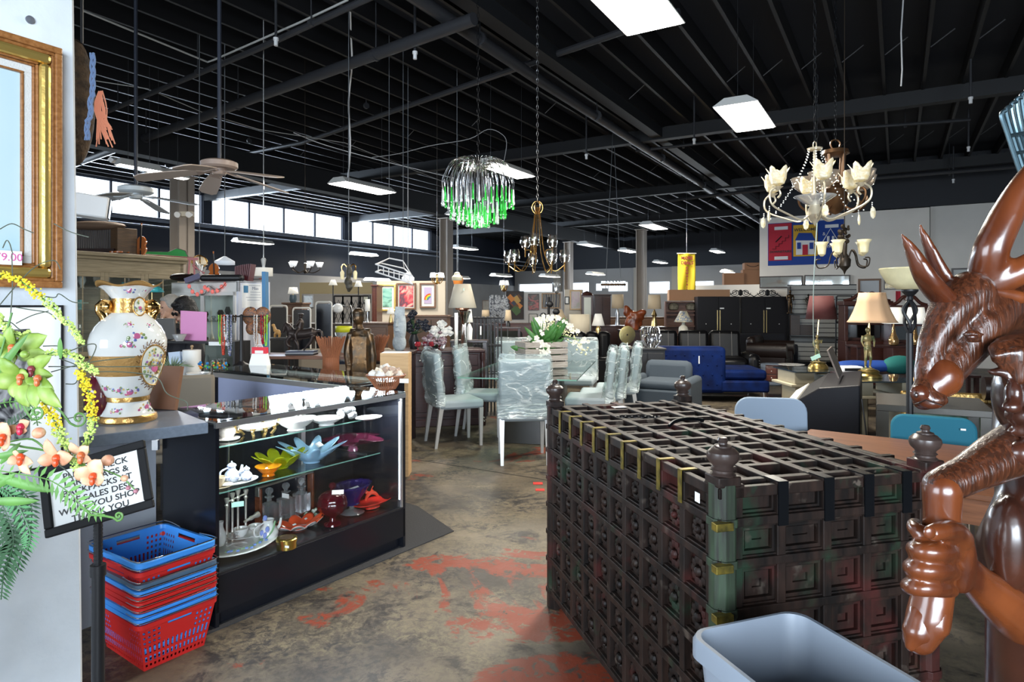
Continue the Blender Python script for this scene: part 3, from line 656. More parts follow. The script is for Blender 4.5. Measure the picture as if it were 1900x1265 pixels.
# the man's hand: palm behind the leg, four fingers wrapping round the front, thumb on top
b = MB()
tb(b,crv_([(1768,992,-.012),(1783,1010,-.012),(1786,1045,-.006),(1780,1078,0)]),lerp_([20,22,23,22],4)); b.ell(q(1768,1030,.02),(30*MM,24*MM,58*MM),iM)
for i,(y,x0,r) in enumerate(((1023,1760,16.5),(1057,1758,16.5),(1091,1752,14.5))):
 dx = -6*i
 tb(b,crv_([(1768+dx*.4,y+3,-.02),(1756+dx*.6,y+1,-.054),(1728+dx,y,-.062),(1706+dx,y-1,-.054),(1697+dx,y-5,-.030),(1704+dx*.5,y-6,-.008)]),lerp_([r*.98,r*1.04,r,r*.97,r*.9,r*.7],6),14)
tb(b,crv_([(1752,998,-.03),(1722,994,-.045),(1702,984,-.040),(1694,974,-.024),(1700,968,-.01)]),lerp_([15,16,14,11,8],5),12)
tb(b,crv_([(1782,1000,-.015),(1772,986,-.045),(1752,984,-.066),(1730,988,-.072)]),lerp_([22,19,16,14],4),14)
tb(b,crv_([(1782,1045,.0),(1812,1078,.015),(1852,1112,.035),(1915,1160,.07)]),lerp_([26,32,42,56],4),16)
b.mk('man_arm',CV1,sc,remesh=.0030,smf=2)
MB().ell(q(1725,988,-.090),(10.5*MM,4*MM,10.5*MM),iM).mk('thumb_nail',CV1,sc)
# man's torso, shoulder, face and beard
b = MB(); tb(b,[(1905,930,.05),(1890,1010,.05),(1905,1120,.07),(1925,1260,.10),(1945,1500,.12)],[52,72,70,90,110],18)
b.ell(q(1868,1010,.03),(40*MM,44*MM,92*MM),iM,16,12); tb(b,[(1905,900,.06),(1900,800,.09),(1910,720,.1)],[56,56,60])
b.mk('man_torso',CVD,sc,remesh=.006,smf=4)
b = MB(); b.ell(q(1905,735,.0),(52*MM,60*MM,82*MM),iM,18,14); b.ell(q(1893,770,-.045),(26*MM,22*MM,18*MM),iM)
b.ell(q(1880,735,-.055),(14*MM,16*MM,30*MM),iM); b.ell(q(1878,755,-.063),(17*MM,14*MM,12*MM),iM); b.ell(q(1866,690,-.045),(34*MM,14*MM,9*MM),iM)
b.ell(q(1896,800,-.04),(26*MM,16*MM,10*MM),iM); b.ell(q(1900,840,-.02),(30*MM,24*MM,24*MM),iM)
b.mk('man_head',CVD,sc,remesh=.004,smf=2)
b = MB()
for i in range(9):
 x = 1850+i*12; y = 655-7*sin(i*.5); tb(b,[(x,y+10,-.05),(x-4,y-8,-.045),(x+8,y-22,-.03)],[10,12,9],8)
for i in range(6): tb(b,[(1850+i*4,660+i*12,-.055+.004*i),(1890,650+i*11,-.06),(1930,655+i*10,-.05)],[7,8,7],8)
b.mk('man_hair',CV2,sc,remesh=.004)
MB().lathe([(0,0),(.2,0),(.21,.03),(.2,.08),(.17,.3),(.14,.38),(0,.4)],24,(.08,.12,0)).mk('sculpture_base',CVD,sc)
# hanging basket of tines / carved rake at the top right edge
t = thing('wire_rack','grey-blue metal rake-like rack of curved tines at the upper right edge','rack',P(1905,330,1.0))
o_ = P(1905,330,1.0)
for i in range(7):
 pts = [P(1912+i*4,365,1.0+i*.004),P(1893+i*8,320,1.0),P(1868+i*9,245,1.0+i*.006),P(1858+i*9,213-i*8,1.0+i*.006),P(1866+i*10,205-i*8,1.0+i*.006)]
 MB().tube([p-o_ for p in crv(pts,5)],.0032,7).mk('tine',mat('blued_steel',(.07,.11,.13),.35,.9),t)
MB().tube([P(1872,252,1.0)-o_,P(1935,240,1.0)-o_],.003,6).tube([P(1880,285,1.0)-o_,P(1940,275,1.0)-o_],.003,6).tube([P(1905,335,1.0)-o_,P(1935,500,.98)-o_,P(1960,900,.97)-o_,P(1965,2050,.95)-o_],.01,7).mk('tine_bar',mat('blued_steel',(.07,.11,.13),.35,.9),t)
# ---------------------------------------------------------------- showcases
CA = radians(55.2); CO = Vector((-1.373,2.995,0)); CXv = Vector((cos(CA),sin(CA),0)); CYv = Vector((-sin(CA),cos(CA),0))
def CW_(x,y,z=0): return CO+CXv*x+CYv*y+Vector((0,0,z))
KL,KD,KH = 1.245,.48,.965
case = thing('glass_showcase','black glass-front display case full of glass bowls and china, beside the shopping baskets','display case',CO,CA)
SH = mat('glass_shelf',(.6,.8,.75),.05,trans=.9,alpha=.35)
ALU = mat('aluminium_channel',(.72,.73,.75),.3,.9)
def mirrorish(name,col,rough): return mat(name,col,rough,0,spec=.6)
b = MB().box(.03,KL-.03,.03,KD-.03,0,.07).box(0,KL,.0,KD,.07,.245)
b.mk('base_cabinet',BLKLAM,case,smooth=False,bevel=.003)
MB().box(.018,KL-.018,KD-.02,KD,.245,KH-.03).mk('back_panel',mat('black_backboard',(.012,.013,.017),.25),case,smooth=False)
MB().box(0,.018,0,KD,.0,KH-.012).mk('side_panel',BLKLAM,case,smooth=False)
MB().box(KL-.018,KL,0,KD,.0,KH-.012).mk('side_panel',BLKLAM,case,smooth=False)
MB().box(.018,KL-.018,.012,.018,.25,KH-.03).mk('front_glass',glassm('clean_glass',(.985,.99,.99),.0,.01),case,smooth=False)
TOPG = glassm('counter_glass',(.90,.95,.94),.28,.015,1.0)
MB().box(.0,KL,0,KD,0,.008).mk('top_glass',TOPG,case,smooth=False,loc=(0,0,KH-.008)).rotation_euler = (radians(1.1),0,0)
MB().box(0,KL,-.004,.014,KH-.035,KH-.009).box(0,KL,KD-.014,KD,KH-.035,KH-.009).box(.0,.014,0,KD,KH-.02,KH-.009).mk('top_rail',ALU,case,smooth=False)
MB().box(.018,KL-.018,.002,.018,.24,.254).mk('bottom_rail',mat('dark_metal_rail',(.05,.05,.055),.35,.7),case,smooth=False)
MB().box(KL-.032,KL-.02,.001,.014,.255,KH-.04).mk('door_channel',ALU,case,smooth=False)
MB().tube([(KL-.027,.02,.30),(KL-.027,.02,KH-.06)],.008,8).mk('led_strip',mat('white_strip',(.8,.85,.9),.4,emit=1.5),case)
MB().tube([(.02,.03,KH-.028),(KL-.02,.03,KH-.028)],.006,6).mk('led_strip',mat('led_bar',(.9,.95,1),.4,emit=5),case)
l = bpy.data.lights.new('case_led','AREA'); l.shape = 'RECTANGLE'; l.size = 1.1; l.size_y = .03; l.energy = 26; l.color = (.92,.96,1)
o = bpy.data.objects.new('case_led',l); C.objects.link(o); o.parent = case; o.location = (KL/2,.05,KH-.045); o.rotation_euler = (radians(-12),0,0)
SZ = (.613,.832)          # shelf heights
for z,x1,nm in ((SZ[0],.90,'lower'),(SZ[1],.90,'upper')):
 o = MB().box(.03,x1+.18,.05,KD-.03,z-.006,z).mk('glass_shelf',glassm('shelf_glass',(.90,.96,.94),.06,.02),case,smooth=False)
 MB().box(.03,x1+.18,.0485,.0505,z-.006,z).mk('shelf_edge',EDGE,o,smooth=False)
 for x in (.06,x1+.12): MB().box(x,x+.012,.11,KD-.03,z-.02,z-.007).mk('shelf_bracket',STEEL,o,smooth=False)
MB().box(.80,.83,KD-.05,KD-.02,.25,KH-.04).mk('shelf_standard',ALU,case,smooth=False)
MB().box(.34,.346,KD-.03,KD-.02,.25,KH-.04).mk('shelf_standard',ALU,case,smooth=False)
# second case at a right angle, seen from its sales side
c2 = thing('glass_showcase','glass display case behind the first, lavender back doors, carrying the necklace stand','display case',CO,CA)
x0,x1,y0,y1 = 1.27,1.75,.50,2.18
MB().box(x0,x1,y0,y1,0,.4).mk('base_cabinet',BLKLAM,c2,smooth=False)
MB().box(x0,x1,y1-.02,y1,.4,KH-.01).box(x0,x0+.03,y1-.05,y1,.0,KH+.0).mk('side_panel',BLKLAM,c2,smooth=False)
MB().box(x0,x1,y0,y0+.02,.4,KH-.01).mk('side_panel',BLKLAM,c2,smooth=False)
LAV = mat('lavender_door',(.30,.33,.47),.35)
MB().box(x0+.005,x0+.015,y0+.02,(y0+y1)/2,.4,KH-.045).mk('sliding_door',LAV,c2,smooth=False)
MB().box(x0+.012,x0+.022,(y0+y1)/2-.02,y1-.03,.4,KH-.045).mk('sliding_door',LAV,c2,smooth=False)
MB().box(x0-.004,x0+.02,y0,y1,KH-.045,KH-.009).box(x1-.02,x1,y0,y1,KH-.03,KH-.009).mk('top_rail',ALU,c2,smooth=False)
MB().box(x0,x1,y0,y1,0,.008).mk('top_glass',TOPG,c2,smooth=False,loc=(0,0,KH-.012)).rotation_euler = (radians(.4),radians(-.6),0)
MB().box(x1-.035,x1-.022,y0+.03,y1-.03,KH-.03,KH-.012).mk('led_strip',mat('led_bar2',(.9,1,.98),.4,emit=4),c2,smooth=False)
MB().box(x1-.012,x1-.006,y0+.02,y1-.02,.4,KH-.03).mk('front_glass',GLASS,c2,smooth=False)
# grey laminate counter beside the first case
ct = thing('grey_counter','grey laminate sales counter under the tall painted vase','counter',(0,0,0))
Pa,Pb,Pc,Pd = G(397,787,.962),G(120,819,.962),G(60,778,.962),G(322,757,.962)
poly = [(p.x-.015,p.y-.022) for p in (Pa,Pd,Pc,Pb)][::-1]
MB().prism(poly,.925,.975).mk('worktop',mat('grey_blue_laminate',(.20,.24,.30),.3,var=.15,vscale=60),ct,smooth=False,bevel=.004)
cc = sum((Vector((x,y)) for x,y in poly),Vector((0,0)))/4
q0 = Vector((-1.80,3.27)); dx_ = Vector((CXv.x,CXv.y)); dy_ = Vector((CYv.x,CYv.y))
MB().prism([tuple(v) for v in (q0,q0+dy_*.4,q0+dy_*.4-dx_*1.3,q0-dx_*1.3)],0,.924).mk('cabinet_body',mat('pale_grey_panel',(.50,.54,.60),.4),ct,smooth=False)
hp = P(289,825,3.26); MB().cbox(hp,(.03,.02,.05)).mk('hinge',STEEL,ct,smooth=False)
# ---------------------------------------------------------------- painted porcelain vase
VX,VY = (238-CX)/F*2.95,2.95
vase = thing('porcelain_vase','tall white porcelain vase with gold bands, floral clusters and gilt handles on the grey counter','vase',(VX,VY,.976))
K = .000817
PC = mat('white_porcelain',(.78,.79,.77),.08,coat=.6); GLD = mat('gilt',(.62,.36,.12),.28,.85,bump=.3,bscale=60); GL2 = mat('matte_gold_band',(.50,.29,.10),.42,.55,bump=.25,bscale=90)
def pv(rows): return [(r*K,(1165-y)*K) for y,r in rows]
MB().lathe(pv([(1165,0),(1165,158),(1155,164),(1135,163),(1124,155),(1118,146),(1085,126),(1050,114),(1046,119),(1020,119),(1012,127),(960,152),(895,181),(840,200),(780,214),(735,221),(700,221),(660,209),(620,186),(580,148),(550,112),(540,96),(500,88),(460,91),(450,97),(430,112),(410,130),(395,146)]),48).mk('vase_body',PC,vase)
wv = lambda r,z,a,i: (r*(1+.05*cos(5*a)),z+.010*cos(5*a)*(1 if i > 0 else .3))
MB().lathe(pv([(396,144),(386,162),(378,178),(372,184),(378,176),(400,140),(450,95)]),60,wob=wv).mk('vase_rim',PC,vase)
MB().lathe(pv([(388,160),(380,180),(371,187),(370,183)]),60,wob=wv,c=(0,0,-.0005)).mk('gilt_rim',GL2,vase,solid=.002)
for rows,m_ in (([(895,182),(840,201.5),(780,215.5)],GL2),([(541,97),(500,90),(459,93)],GLD),([(1164,160),(1155,166),(1135,165),(1123,157)],GLD),([(1046,121),(1033,122),(1020,121)],GLD)):
 MB().lathe(pv(rows),48).mk('gold_band',m_,vase)
for sx in (-1,1):          # gilt scroll handles
 hd = MB(); f = lambda x,y,d=0: (sx*x*K,-(.30 if sx < 0 else -.05)*abs(x)*K*.6-d*K,(1165-y)*K)
 hd.tube([f(*p) for p in crv_([(88,545),(100,510),(128,490),(150,500),(158,530),(140,555),(128,590),(142,630),(165,650),(150,668),(110,660)])],[x*K for x in lerp_([16,22,28,26,22,24,28,26,20,16,14],11)],10)
 hd.ell(f(120,505),40*K,nu=10,nv=8).ell(f(150,505),30*K,nu=8,nv=6).ell(f(118,560),(30*K,24*K,46*K),nu=10,nv=8).ell(f(105,640),(50*K,26*K,22*K),nu=10,nv=6)
 for i in range(5): hd.ell(f(100+18*i,478+6*i),11*K,nu=6,nv=5)
 hd.mk('gilt_handle',mat('polished_gilt',(.75,.45,.15),.15,1),vase,remesh=.003,smf=1)
def vrad(z):
 rows = [(1165,160),(1124,155),(1085,126),(1050,114),(1012,127),(960,152),(895,181),(840,200),(780,214),(735,221),(700,221),(660,209),(620,186),(580,148),(550,112),(540,96),(460,91),(430,112),(395,146)]
 for (ya,ra),(yb,rb) in zip(rows,rows[1:]):
  if yb <= z <= ya: return (ra+(rb-ra)*(ya-z)/(ya-yb+1e-9))*K
 return .1
def onv(x,y,lift=1.0):      # zoom-pixel on the vase front -> local point
 r = vrad(y); dx = max(-.98,min(.98,(x-712)*K/r)); a = math.asin(dx)-.0
 n_ = Vector((sin(a),-cos(a),0)); return n_*(r+lift*.001)+Vector((0,0,(1165-y)*K)),a
COLS = {'rose_pink': (.55,.13,.27),'cobalt_blue': (.13,.17,.40),'leaf_green': (.22,.30,.13),'petal_yellow': (.62,.46,.16),'violet_petal': (.30,.15,.33)}
fm = {k_: MB() for k_ in COLS}
def bloom(x,y,r,col,lift=1.0,el=1):
 p,a = onv(x,y,lift); fm[col].ell(p,(r*K*.85,r*K*.10,r*K*el*.85),Q=Euler((0,0,a)).to_matrix(),nu=8,nv=5)
for cx_,cy_,sc_ in ((715,415,1),(718,608,.9),(755,672,1.5),(716,716,1.2),(720,985,1.4),(660,972,.9),(590,962,1.1),(650,1092,.9),(812,1086,1.4),(838,1078,1),(804,412,.5),(825,612,.6)):
 bloom(cx_,cy_,16*sc_,'rose_pink',1.6); bloom(cx_+5*sc_,cy_-4*sc_,7*sc_,'violet_petal',3)
 for i in range(9):
  a = rnd(0,6.28); d = rnd(16,34)*sc_; bloom(cx_+cos(a)*d*1.2,cy_+sin(a)*d*.6,rnd(5,9)*sc_,random.choice(['cobalt_blue','leaf_green','petal_yellow','leaf_green','rose_pink']))
# oval medallions
def medal(cx_,cy_,rx_,ry_):
 b = MB(); n_ = 40; ring_ = []
 for i in range(n_):
  a = 2*pi*i/n_; ring_.append(onv(cx_+rx_*cos(a),cy_+ry_*sin(a),2)[0])
 c0 = onv(cx_,cy_,2.2)[0]; m0 = [onv(cx_+.6*rx_*cos(2*pi*i/n_),cy_+.6*ry_*sin(2*pi*i/n_),2.2)[0] for i in range(n_)]
 b.add([c0]+m0+ring_,[(0,1+(i+1) % n_,1+i) for i in range(n_)]+[(1+i,1+(i+1) % n_,1+n_+(i+1) % n_,1+n_+i) for i in range(n_)])
 o = b.mk('medallion',mat('cream_medallion',(.80,.80,.70),.1,coat=.5),vase)
 MB().tube(ring_+[ring_[0]],5*K,6).mk('medallion_border',GLD,o)
 for i in range(int(rx_*ry_/110)):
  a = rnd(0,6.28); d = rnd(0,.85)**.7; bloom(cx_+rx_*d*cos(a)*.9,cy_+ry_*d*sin(a)*.9,rnd(5,12),random.choice(['leaf_green','petal_yellow','leaf_green','petal_yellow','cobalt_blue','violet_petal']),4)
 bloom(cx_,cy_+ry_*.15,rx_*.42,'rose_pink',6,.8)
medal(850,842,74,118); medal(772,505,34,52)
sb = MB()
for i in range(26):
 a = 2*pi*i/26; x = 850+86*cos(a); y = 842+134*sin(a)
 pts = [onv(x+6*t_*cos(a+2.4*t_),y+7*t_*sin(a+2.4*t_),2)[0] for t_ in (0,.6,1.2,1.9,2.5)]
 sb.tube(pts,2.6*K,5)
sb.mk('gilt_scrollwork',mat('brown_gilt_line',(.22,.11,.04),.4,.5),vase)
vase.rotation_euler = (0,0,.546); vase.scale = (.87,.87,.965)
for k_,mb_ in fm.items(): mb_.mk('painted_'+k_,mat('enamel_'+k_,COLS[k_],.15,coat=.5),vase)
# ---------------------------------------------------------------- shopping baskets
BRED = mat('red_plastic',(.52,.020,.018),.3); BBLU = mat('blue_plastic',(.05,.27,.74),.3); BGRY = mat('grey_blue_plastic',(.07,.12,.18),.35)
BWX,BLY = .325,.41
def basket_mesh():
 b = MB(); Hh = .205; ti = .035
 def side(p0,p1,q0,q1,nu,nv,holes):
  p0,p1,q0,q1 = map(Vector,(p0,p1,q0,q1))      # bottom edge p0-p1, top edge q0-q1
  vs = []; idx = {}
  for j in range(nv+1):
   for i in range(nu+1):
    a = p0.lerp(p1,i/nu); c = q0.lerp(q1,i/nu); vs.append(a.lerp(c,j/nv))
  fs = []
  for j in range(nv):
   for i in range(nu):
    if holes(i,j): continue
    fs.append((j*(nu+1)+i,j*(nu+1)+i+1,(j+1)*(nu+1)+i+1,(j+1)*(nu+1)+i))
  b.add(vs,fs)
 W_,L_ = BWX,BLY
 bo = [(ti,ti,0),(W_-ti,ti,0),(W_-ti,L_-ti,0),(ti,L_-ti,0)]; tp_ = [(0,0,Hh),(W_,0,Hh),(W_,L_,Hh),(0,L_,Hh)]
 def hf(nu):
  def h(i,j):
   if i % 2 == 0 or i < 1 or i > nu-2:
    return (j in (15,16) and nu*.33 < i < nu*.67)
   if j in (15,16) and nu*.33 < i < nu*.67: return True
   if j in (1,3,4,6,7,8): return True
   if j in (9+1,12,14) : return i < nu*.27 or i > nu*.73
   return False
  return h
 for k_ in range(4):
  nu = 31 if k_ % 2 == 0 else 41
  side(bo[k_],bo[(k_+1) % 4],tp_[k_],tp_[(k_+1) % 4],nu,18,hf(nu))
 side(bo[0],bo[1],bo[3],bo[2],17,21,lambda i,j: i % 2 == 1 and j % 2 == 1)
 return b
bb = basket_mesh()
rimb = MB(); w2 = .012
loft(rimb,[[(x+BWX/2,y+BLY/2,z) for x,y in rrect(w_,d_,.03,4)] for z,w_,d_ in ((.183,BWX+.004,BLY+.004),(.188,BWX+.02,BLY+.02),(.207,BWX+.022,BLY+.022),(.208,BWX-.006,BLY-.006),(.190,BWX-.01,BLY-.01))],False)
wh = MB()
for sgn in (0,1):
 yb = -.014 if sgn == 0 else BLY+.014
 pts = [(BWX*.5-.0 if False else .04,(.10 if sgn == 0 else BLY-.10),.213)]
 wh.tube(crv([(-.006,BLY*(.30 if sgn == 0 else .70),.214),(-.010,yb+(.03 if sgn == 0 else -.03),.218),(.03,yb,.218),(BWX-.03,yb,.218),(BWX+.010,yb+(.03 if sgn == 0 else -.03),.218),(BWX+.006,BLY*(.30 if sgn == 0 else .70),.214)],5),.0028,6)
first = {}
NB = G(256,1257)+CYv*-.01
bcols = [('red',BRED),('blue',BBLU),('blue',BBLU),('red',BRED),('red',BRED),('red',BRED),('blue',BBLU),('grey-blue',BGRY),('red',BRED),('blue',BBLU)]
zr = [0,.024,.047,.070,.093,.115,.138,.164,.214,.248]
pos = ['lowest of the stack','second from the floor','third from the floor','fourth from the floor','fifth from the floor, middle red one','sixth from the floor, upper of the three red rims','seventh from the floor, under the dark one','dark empty one just under the two raised on top','red one directly under the top blue basket','topmost, its blue inside open to view']
me_b = None
for i,((cn,m_),z) in enumerate(zip(bcols,zr)):
 t = thing('shopping_basket','%s plastic shopping basket, %s' % (cn,pos[i]),'basket',NB+Vector((0,0,z+.002)),CA+(.01*(i % 3)-.01 if i < 8 else .03),'stacked shopping baskets')
 if i == 0:
  o = bb.mk('basket_body',BRED,t,smooth=False); ro_ = rimb.mk('basket_rim',BRED,t); wo2 = wh.mk('wire_handle',CHROME,t)
  md = o.modifiers.new('t','SOLIDIFY'); md.thickness = .0025
  prot = (o,ro_,wo2)
 else:
  for s_ in prot:
   c_ = s_.copy(); C.objects.link(c_); c_.parent = t
   if s_ is not prot[2]:
    c_.material_slots[0].link = 'OBJECT'; c_.material_slots[0].material = m_
# ---------------------------------------------------------------- sign on a stand
D_ = 2.0; sc_ = D_/1.5
BL_ = P(86,999,D_); U = (P(287,940,D_+.05)-BL_).normalized(); V = P(72,870,D_+.055)-BL_; V = (V-U*V.dot(U)).normalized(); N_ = U.cross(V)
ctr = BL_+U*.161+V*.109
sg = thing('counter_sign','black-framed notice asking shoppers to leave bags at the sales desk, on a black stand','sign',ctr)
sg.matrix_world = Matrix.Translation(ctr)
MR = Matrix((U,V,N_)).transposed().to_4x4(); eR = MR.to_euler()
w_,h_ = .322,.218
b = MB(); M_ = MR
for x0_,x1_,y0_,y1_ in ((-w_/2,w_/2,-h_/2,-h_/2+.026),(-w_/2,w_/2,h_/2-.026,h_/2),(-w_/2,-w_/2+.026,-h_/2+.026,h_/2-.026),(w_/2-.026,w_/2,-h_/2+.026,h_/2-.026)):
 b.box(x0_,x1_,y0_,y1_,-.008,.010,M_)
fr_ = b.mk('sign_frame',mat('sign_black',(.006,.006,.007),.6,spec=.25),sg,smooth=False,bevel=.004)
MB().box(-w_/2+.02,w_/2-.02,-h_/2+.02,h_/2-.02,-.006,.001,M_).mk('sign_sheet',PAPER,sg,smooth=False)
for i,ln in enumerate(['PLEASE CHECK','LARGE BAGS &','BACKPACKS AT','THE SALES DESK','WHILE YOU SHOP','THANK YOU']):
 text(ln,.0262,BLACK,sg,M_ @ Vector((.004,h_/2-.047-i*.0272,.0015)),eR,ext=.0003,bold=.0005,scale=(1.12,1,1))
px_ = Vector(((182-CX)/F*(ctr.y+.03)-ctr.x,0,P(183,960,D_).z-ctr.z))
MB().tube([(px_.x,.03,px_.z+.05),(px_.x,.03,-ctr.z+.42)],.0125,10).mk('upper_pole',BLACK,sg)
b = MB()
for i in range(22): b.tube([(px_.x,.03,px_.z+.02-i*.012),(px_.x,.03,px_.z+.014-i*.012)],.0137,10)
b.mk('pole_coil',BLACK,sg)
MB().tube([(px_.x,.03,-.26),(px_.x,.03,-ctr.z+.02)],.019,12).tube([(px_.x,.03,-.255),(px_.x,.03,-.29)],.023,12).mk('lower_pole',BLACK,sg)
MB().lathe([(0,0),(.14,0),(.14,.012),(.03,.03),(0,.03)],24,(px_.x,.03,-ctr.z)).mk('stand_base',BLACK,sg)
# ---------------------------------------------------------------- china and glass in the first case
def cg(name,col,rough=.05,tr=.75): return mat(name,col,rough,0,trans=tr,ior=1.4,coat=.3)
def ruffle(name,label,cat,px,py,z,wpx,m,petals=8,hgt=.06,depth=.3,foot=.3,amp=.12,group=None,sharp=1.0,ysc=1,flare=1.0,dz=0):
 c = G(px,py,z); r = wpx/2*c.y/F; t = thing(name,label,cat,(c.x,c.y,z+.001),CA)
 prof = [(0,.002),(foot*r*.8,.001),(foot*r,0),(foot*r*.9,.008),(r*.45,hgt*.25),(r*.7,hgt*.55),(r*.88,hgt*.85),(r,hgt)]
 def wf(rr,zz,a,i):
  k = max(0,(i-3)/4); w = (abs(cos(a*petals/2))**sharp)*2-1
  return rr*(1+amp*k*w),zz+dz*k*w
 MB().lathe(prof,petals*8,wob=wf,sy=ysc).mk('bowl',m,t,solid=.003)
 return t
PORC = mat('glossy_china',(.80,.80,.78),.1,coat=.5)
BLUECH = art('blue_sprig_china',[(.85,.86,.88),(.80,.82,.88),(.85,.86,.9),(.25,.32,.62),(.8,.82,.9)],55,rough=.15,dist=.5)
tg = lambda t,loc,s=.03,rz=0,rx=1.2,m=PAPER: MB().box(-s,s,-s*.45,s*.45,0,.001,TM(loc,rz=rz,rx=rx)).mk('price_tag',m,t,smooth=False)
# deck
t = ruffle('serving_platter','large oval pale green china platter with blue flowers on the lowest deck, far left','platter',440,1015,.25,150,PORC,3,.022,amp=.03,ysc=.8)
bl = MB(); gr = MB()
for i in range(12):
 a = -2.4+i*.22; bl.ell((.15*cos(a)+rnd(-.01,.01),.12*sin(a)+rnd(-.01,.01),.026),(.010,.008,.006),nu=6,nv=4); gr.ell((.13*cos(a),.10*sin(a),.022),(.016,.005,.004),nu=6,nv=4)
bl.mk('blue_flowers',mat('blue_enamel',(.18,.28,.65),.2),t); gr.mk('green_leaves',mat('green_enamel',(.2,.38,.2),.3),t)
def cup(px,py,z,r,h,label,sauc=1,handle=1,m=PORC):
 c = G(px,py,z); t = thing('china_cup',label,'cup',(c.x,c.y,z),CA+.6)
 MB().lathe([(0,.004),(r*.45,0),(r*.5,.003),(r*.75,h*.3),(r*.97,h*.8),(r,h),(r*.95,h),(r*.9,h*.7),(r*.5,h*.15),(0,h*.1)],20).mk('cup_body',m,t)
 if handle: MB().tube([(-r*.9,0,h*.8),(-r*1.45,0,h*.75),(-r*1.5,0,h*.4),(-r*.8,0,h*.25)],.004,6).mk('handle',m,t)
 if sauc:
  s_ = MB().lathe([(0,0),(r*1.1,0),(r*1.9,.012),(r*1.95,.015),(r*1.1,.006),(0,.005)],24).mk('saucer',m,t); s_.location = (0,0,-.004)
 return t
cup(447,995,.278,.038,.045,'white and green china cup with a big leaf handle, standing on the platter')
cup(474,990,.254,.038,.048,'white china cup on saucer between the platter and the tulip jug')
def jug(px,py,z,r,h,label,m,name='china_jug',lid=False,spout=True):
 c = G(px,py,z); t = thing(name,label,'teapot' if lid else 'jug',(c.x,c.y,z),CA)
 MB().lathe([(0,.003),(r*.6,0),(r*.7,.004),(r*.98,h*.22),(r,h*.36),(r*.8,h*.55),(r*.5,h*.72),(r*.46,h*.82),(r*.58,h*.95),(r*.52,h*.95),(r*.4,h*.8)],24).mk('jug_body',m,t)
 MB().tube(crv([(-r*.8,0,h*.3),(-r*1.5,0,h*.35),(-r*1.55,0,h*.7),(-r*.5,0,h*.85)],4),.0045,6).mk('handle',m,t)
 if spout: MB().tube(crv([(r*.7,0,h*.3),(r*1.3,0,h*.5),(r*1.5,0,h*.85)],4),[.012,.011,.01,.009,.008,.007,.007,.006,.006][:9],8).mk('spout',m,t)
 if lid: MB().lathe([(r*.6,h*.93),(r*.5,h*1.02),(r*.2,h*1.1),(r*.06,h*1.12),(r*.12,h*1.17),(0,h*1.22)],16).mk('lid',m,t)
 return t
t = jug(498,1001,.252,.052,.115,'round-bellied white jug with blue tulip buds and green leaves, beside the gold box',PORC)
f_ = MB()
for p_ in ((-.03,-.035,.07),(-.045,-.01,.05),(-.02,.0,.12),(-.04,-.03,.04)): f_.ell(p_,(.012,.010,.016),nu=8,nv=6)
f_.mk('tulip_buds',mat('tulip_blue',(.25,.33,.72),.2),t); MB().tube(crv([(-.04,-.03,.02),(-.01,-.048,.06),(.02,-.03,.10)],4),.005,6).mk('leaf',mat('green_enamel',(.2,.38,.2),.3),t)
t = jug(409,1012,.275,.028,.13,'tall narrow white jug with blue buds at the very left of the deck',PORC,spout=False)
c = G(532,1016,.25); t = thing('trinket_box','round gold-tone box with engraved lid near the front of the deck','box',(c.x,c.y,.251),0)
MB().lathe([(0,0),(.05,0),(.05,.035),(.053,.036),(.053,.048),(.049,.052),(0,.054)],40,wob=lambda r,z,a,i: r*(1+.012*cos(30*a))).mk('box_body',mat('satin_gold',(.62,.46,.12),.25,1),t)
MB().lathe([(0,.055),(.032,.055),(.034,.053)],24).mk('lid_medallion',mat('dark_bronze',(.09,.06,.035),.4,.8,bump=.8,bscale=120),t)
tg(t,(.02,-.054,.024),.012,-.3,1.5)
t = ruffle('ruffled_dish','orange-red glass dish with pinched white underside on the deck front','dish',556,979,.25,92,mat('tomato_glass',(.75,.08,.02),.08,coat=.6),9,.035,amp=.10,dz=.012,foot=.35,ysc=.6)
o = dup(t.children[0],parent=t); o.name = 'white_underside'; o.data = o.data.copy(); o.data.materials[0] = PORC; o.location = (0,0,-.003); o.scale = (.98,.98,.95)
tg(t,(-.05,-.02,.035),.012,.2,.4); tg(t,(.05,.01,.035),.012,.5,.5)
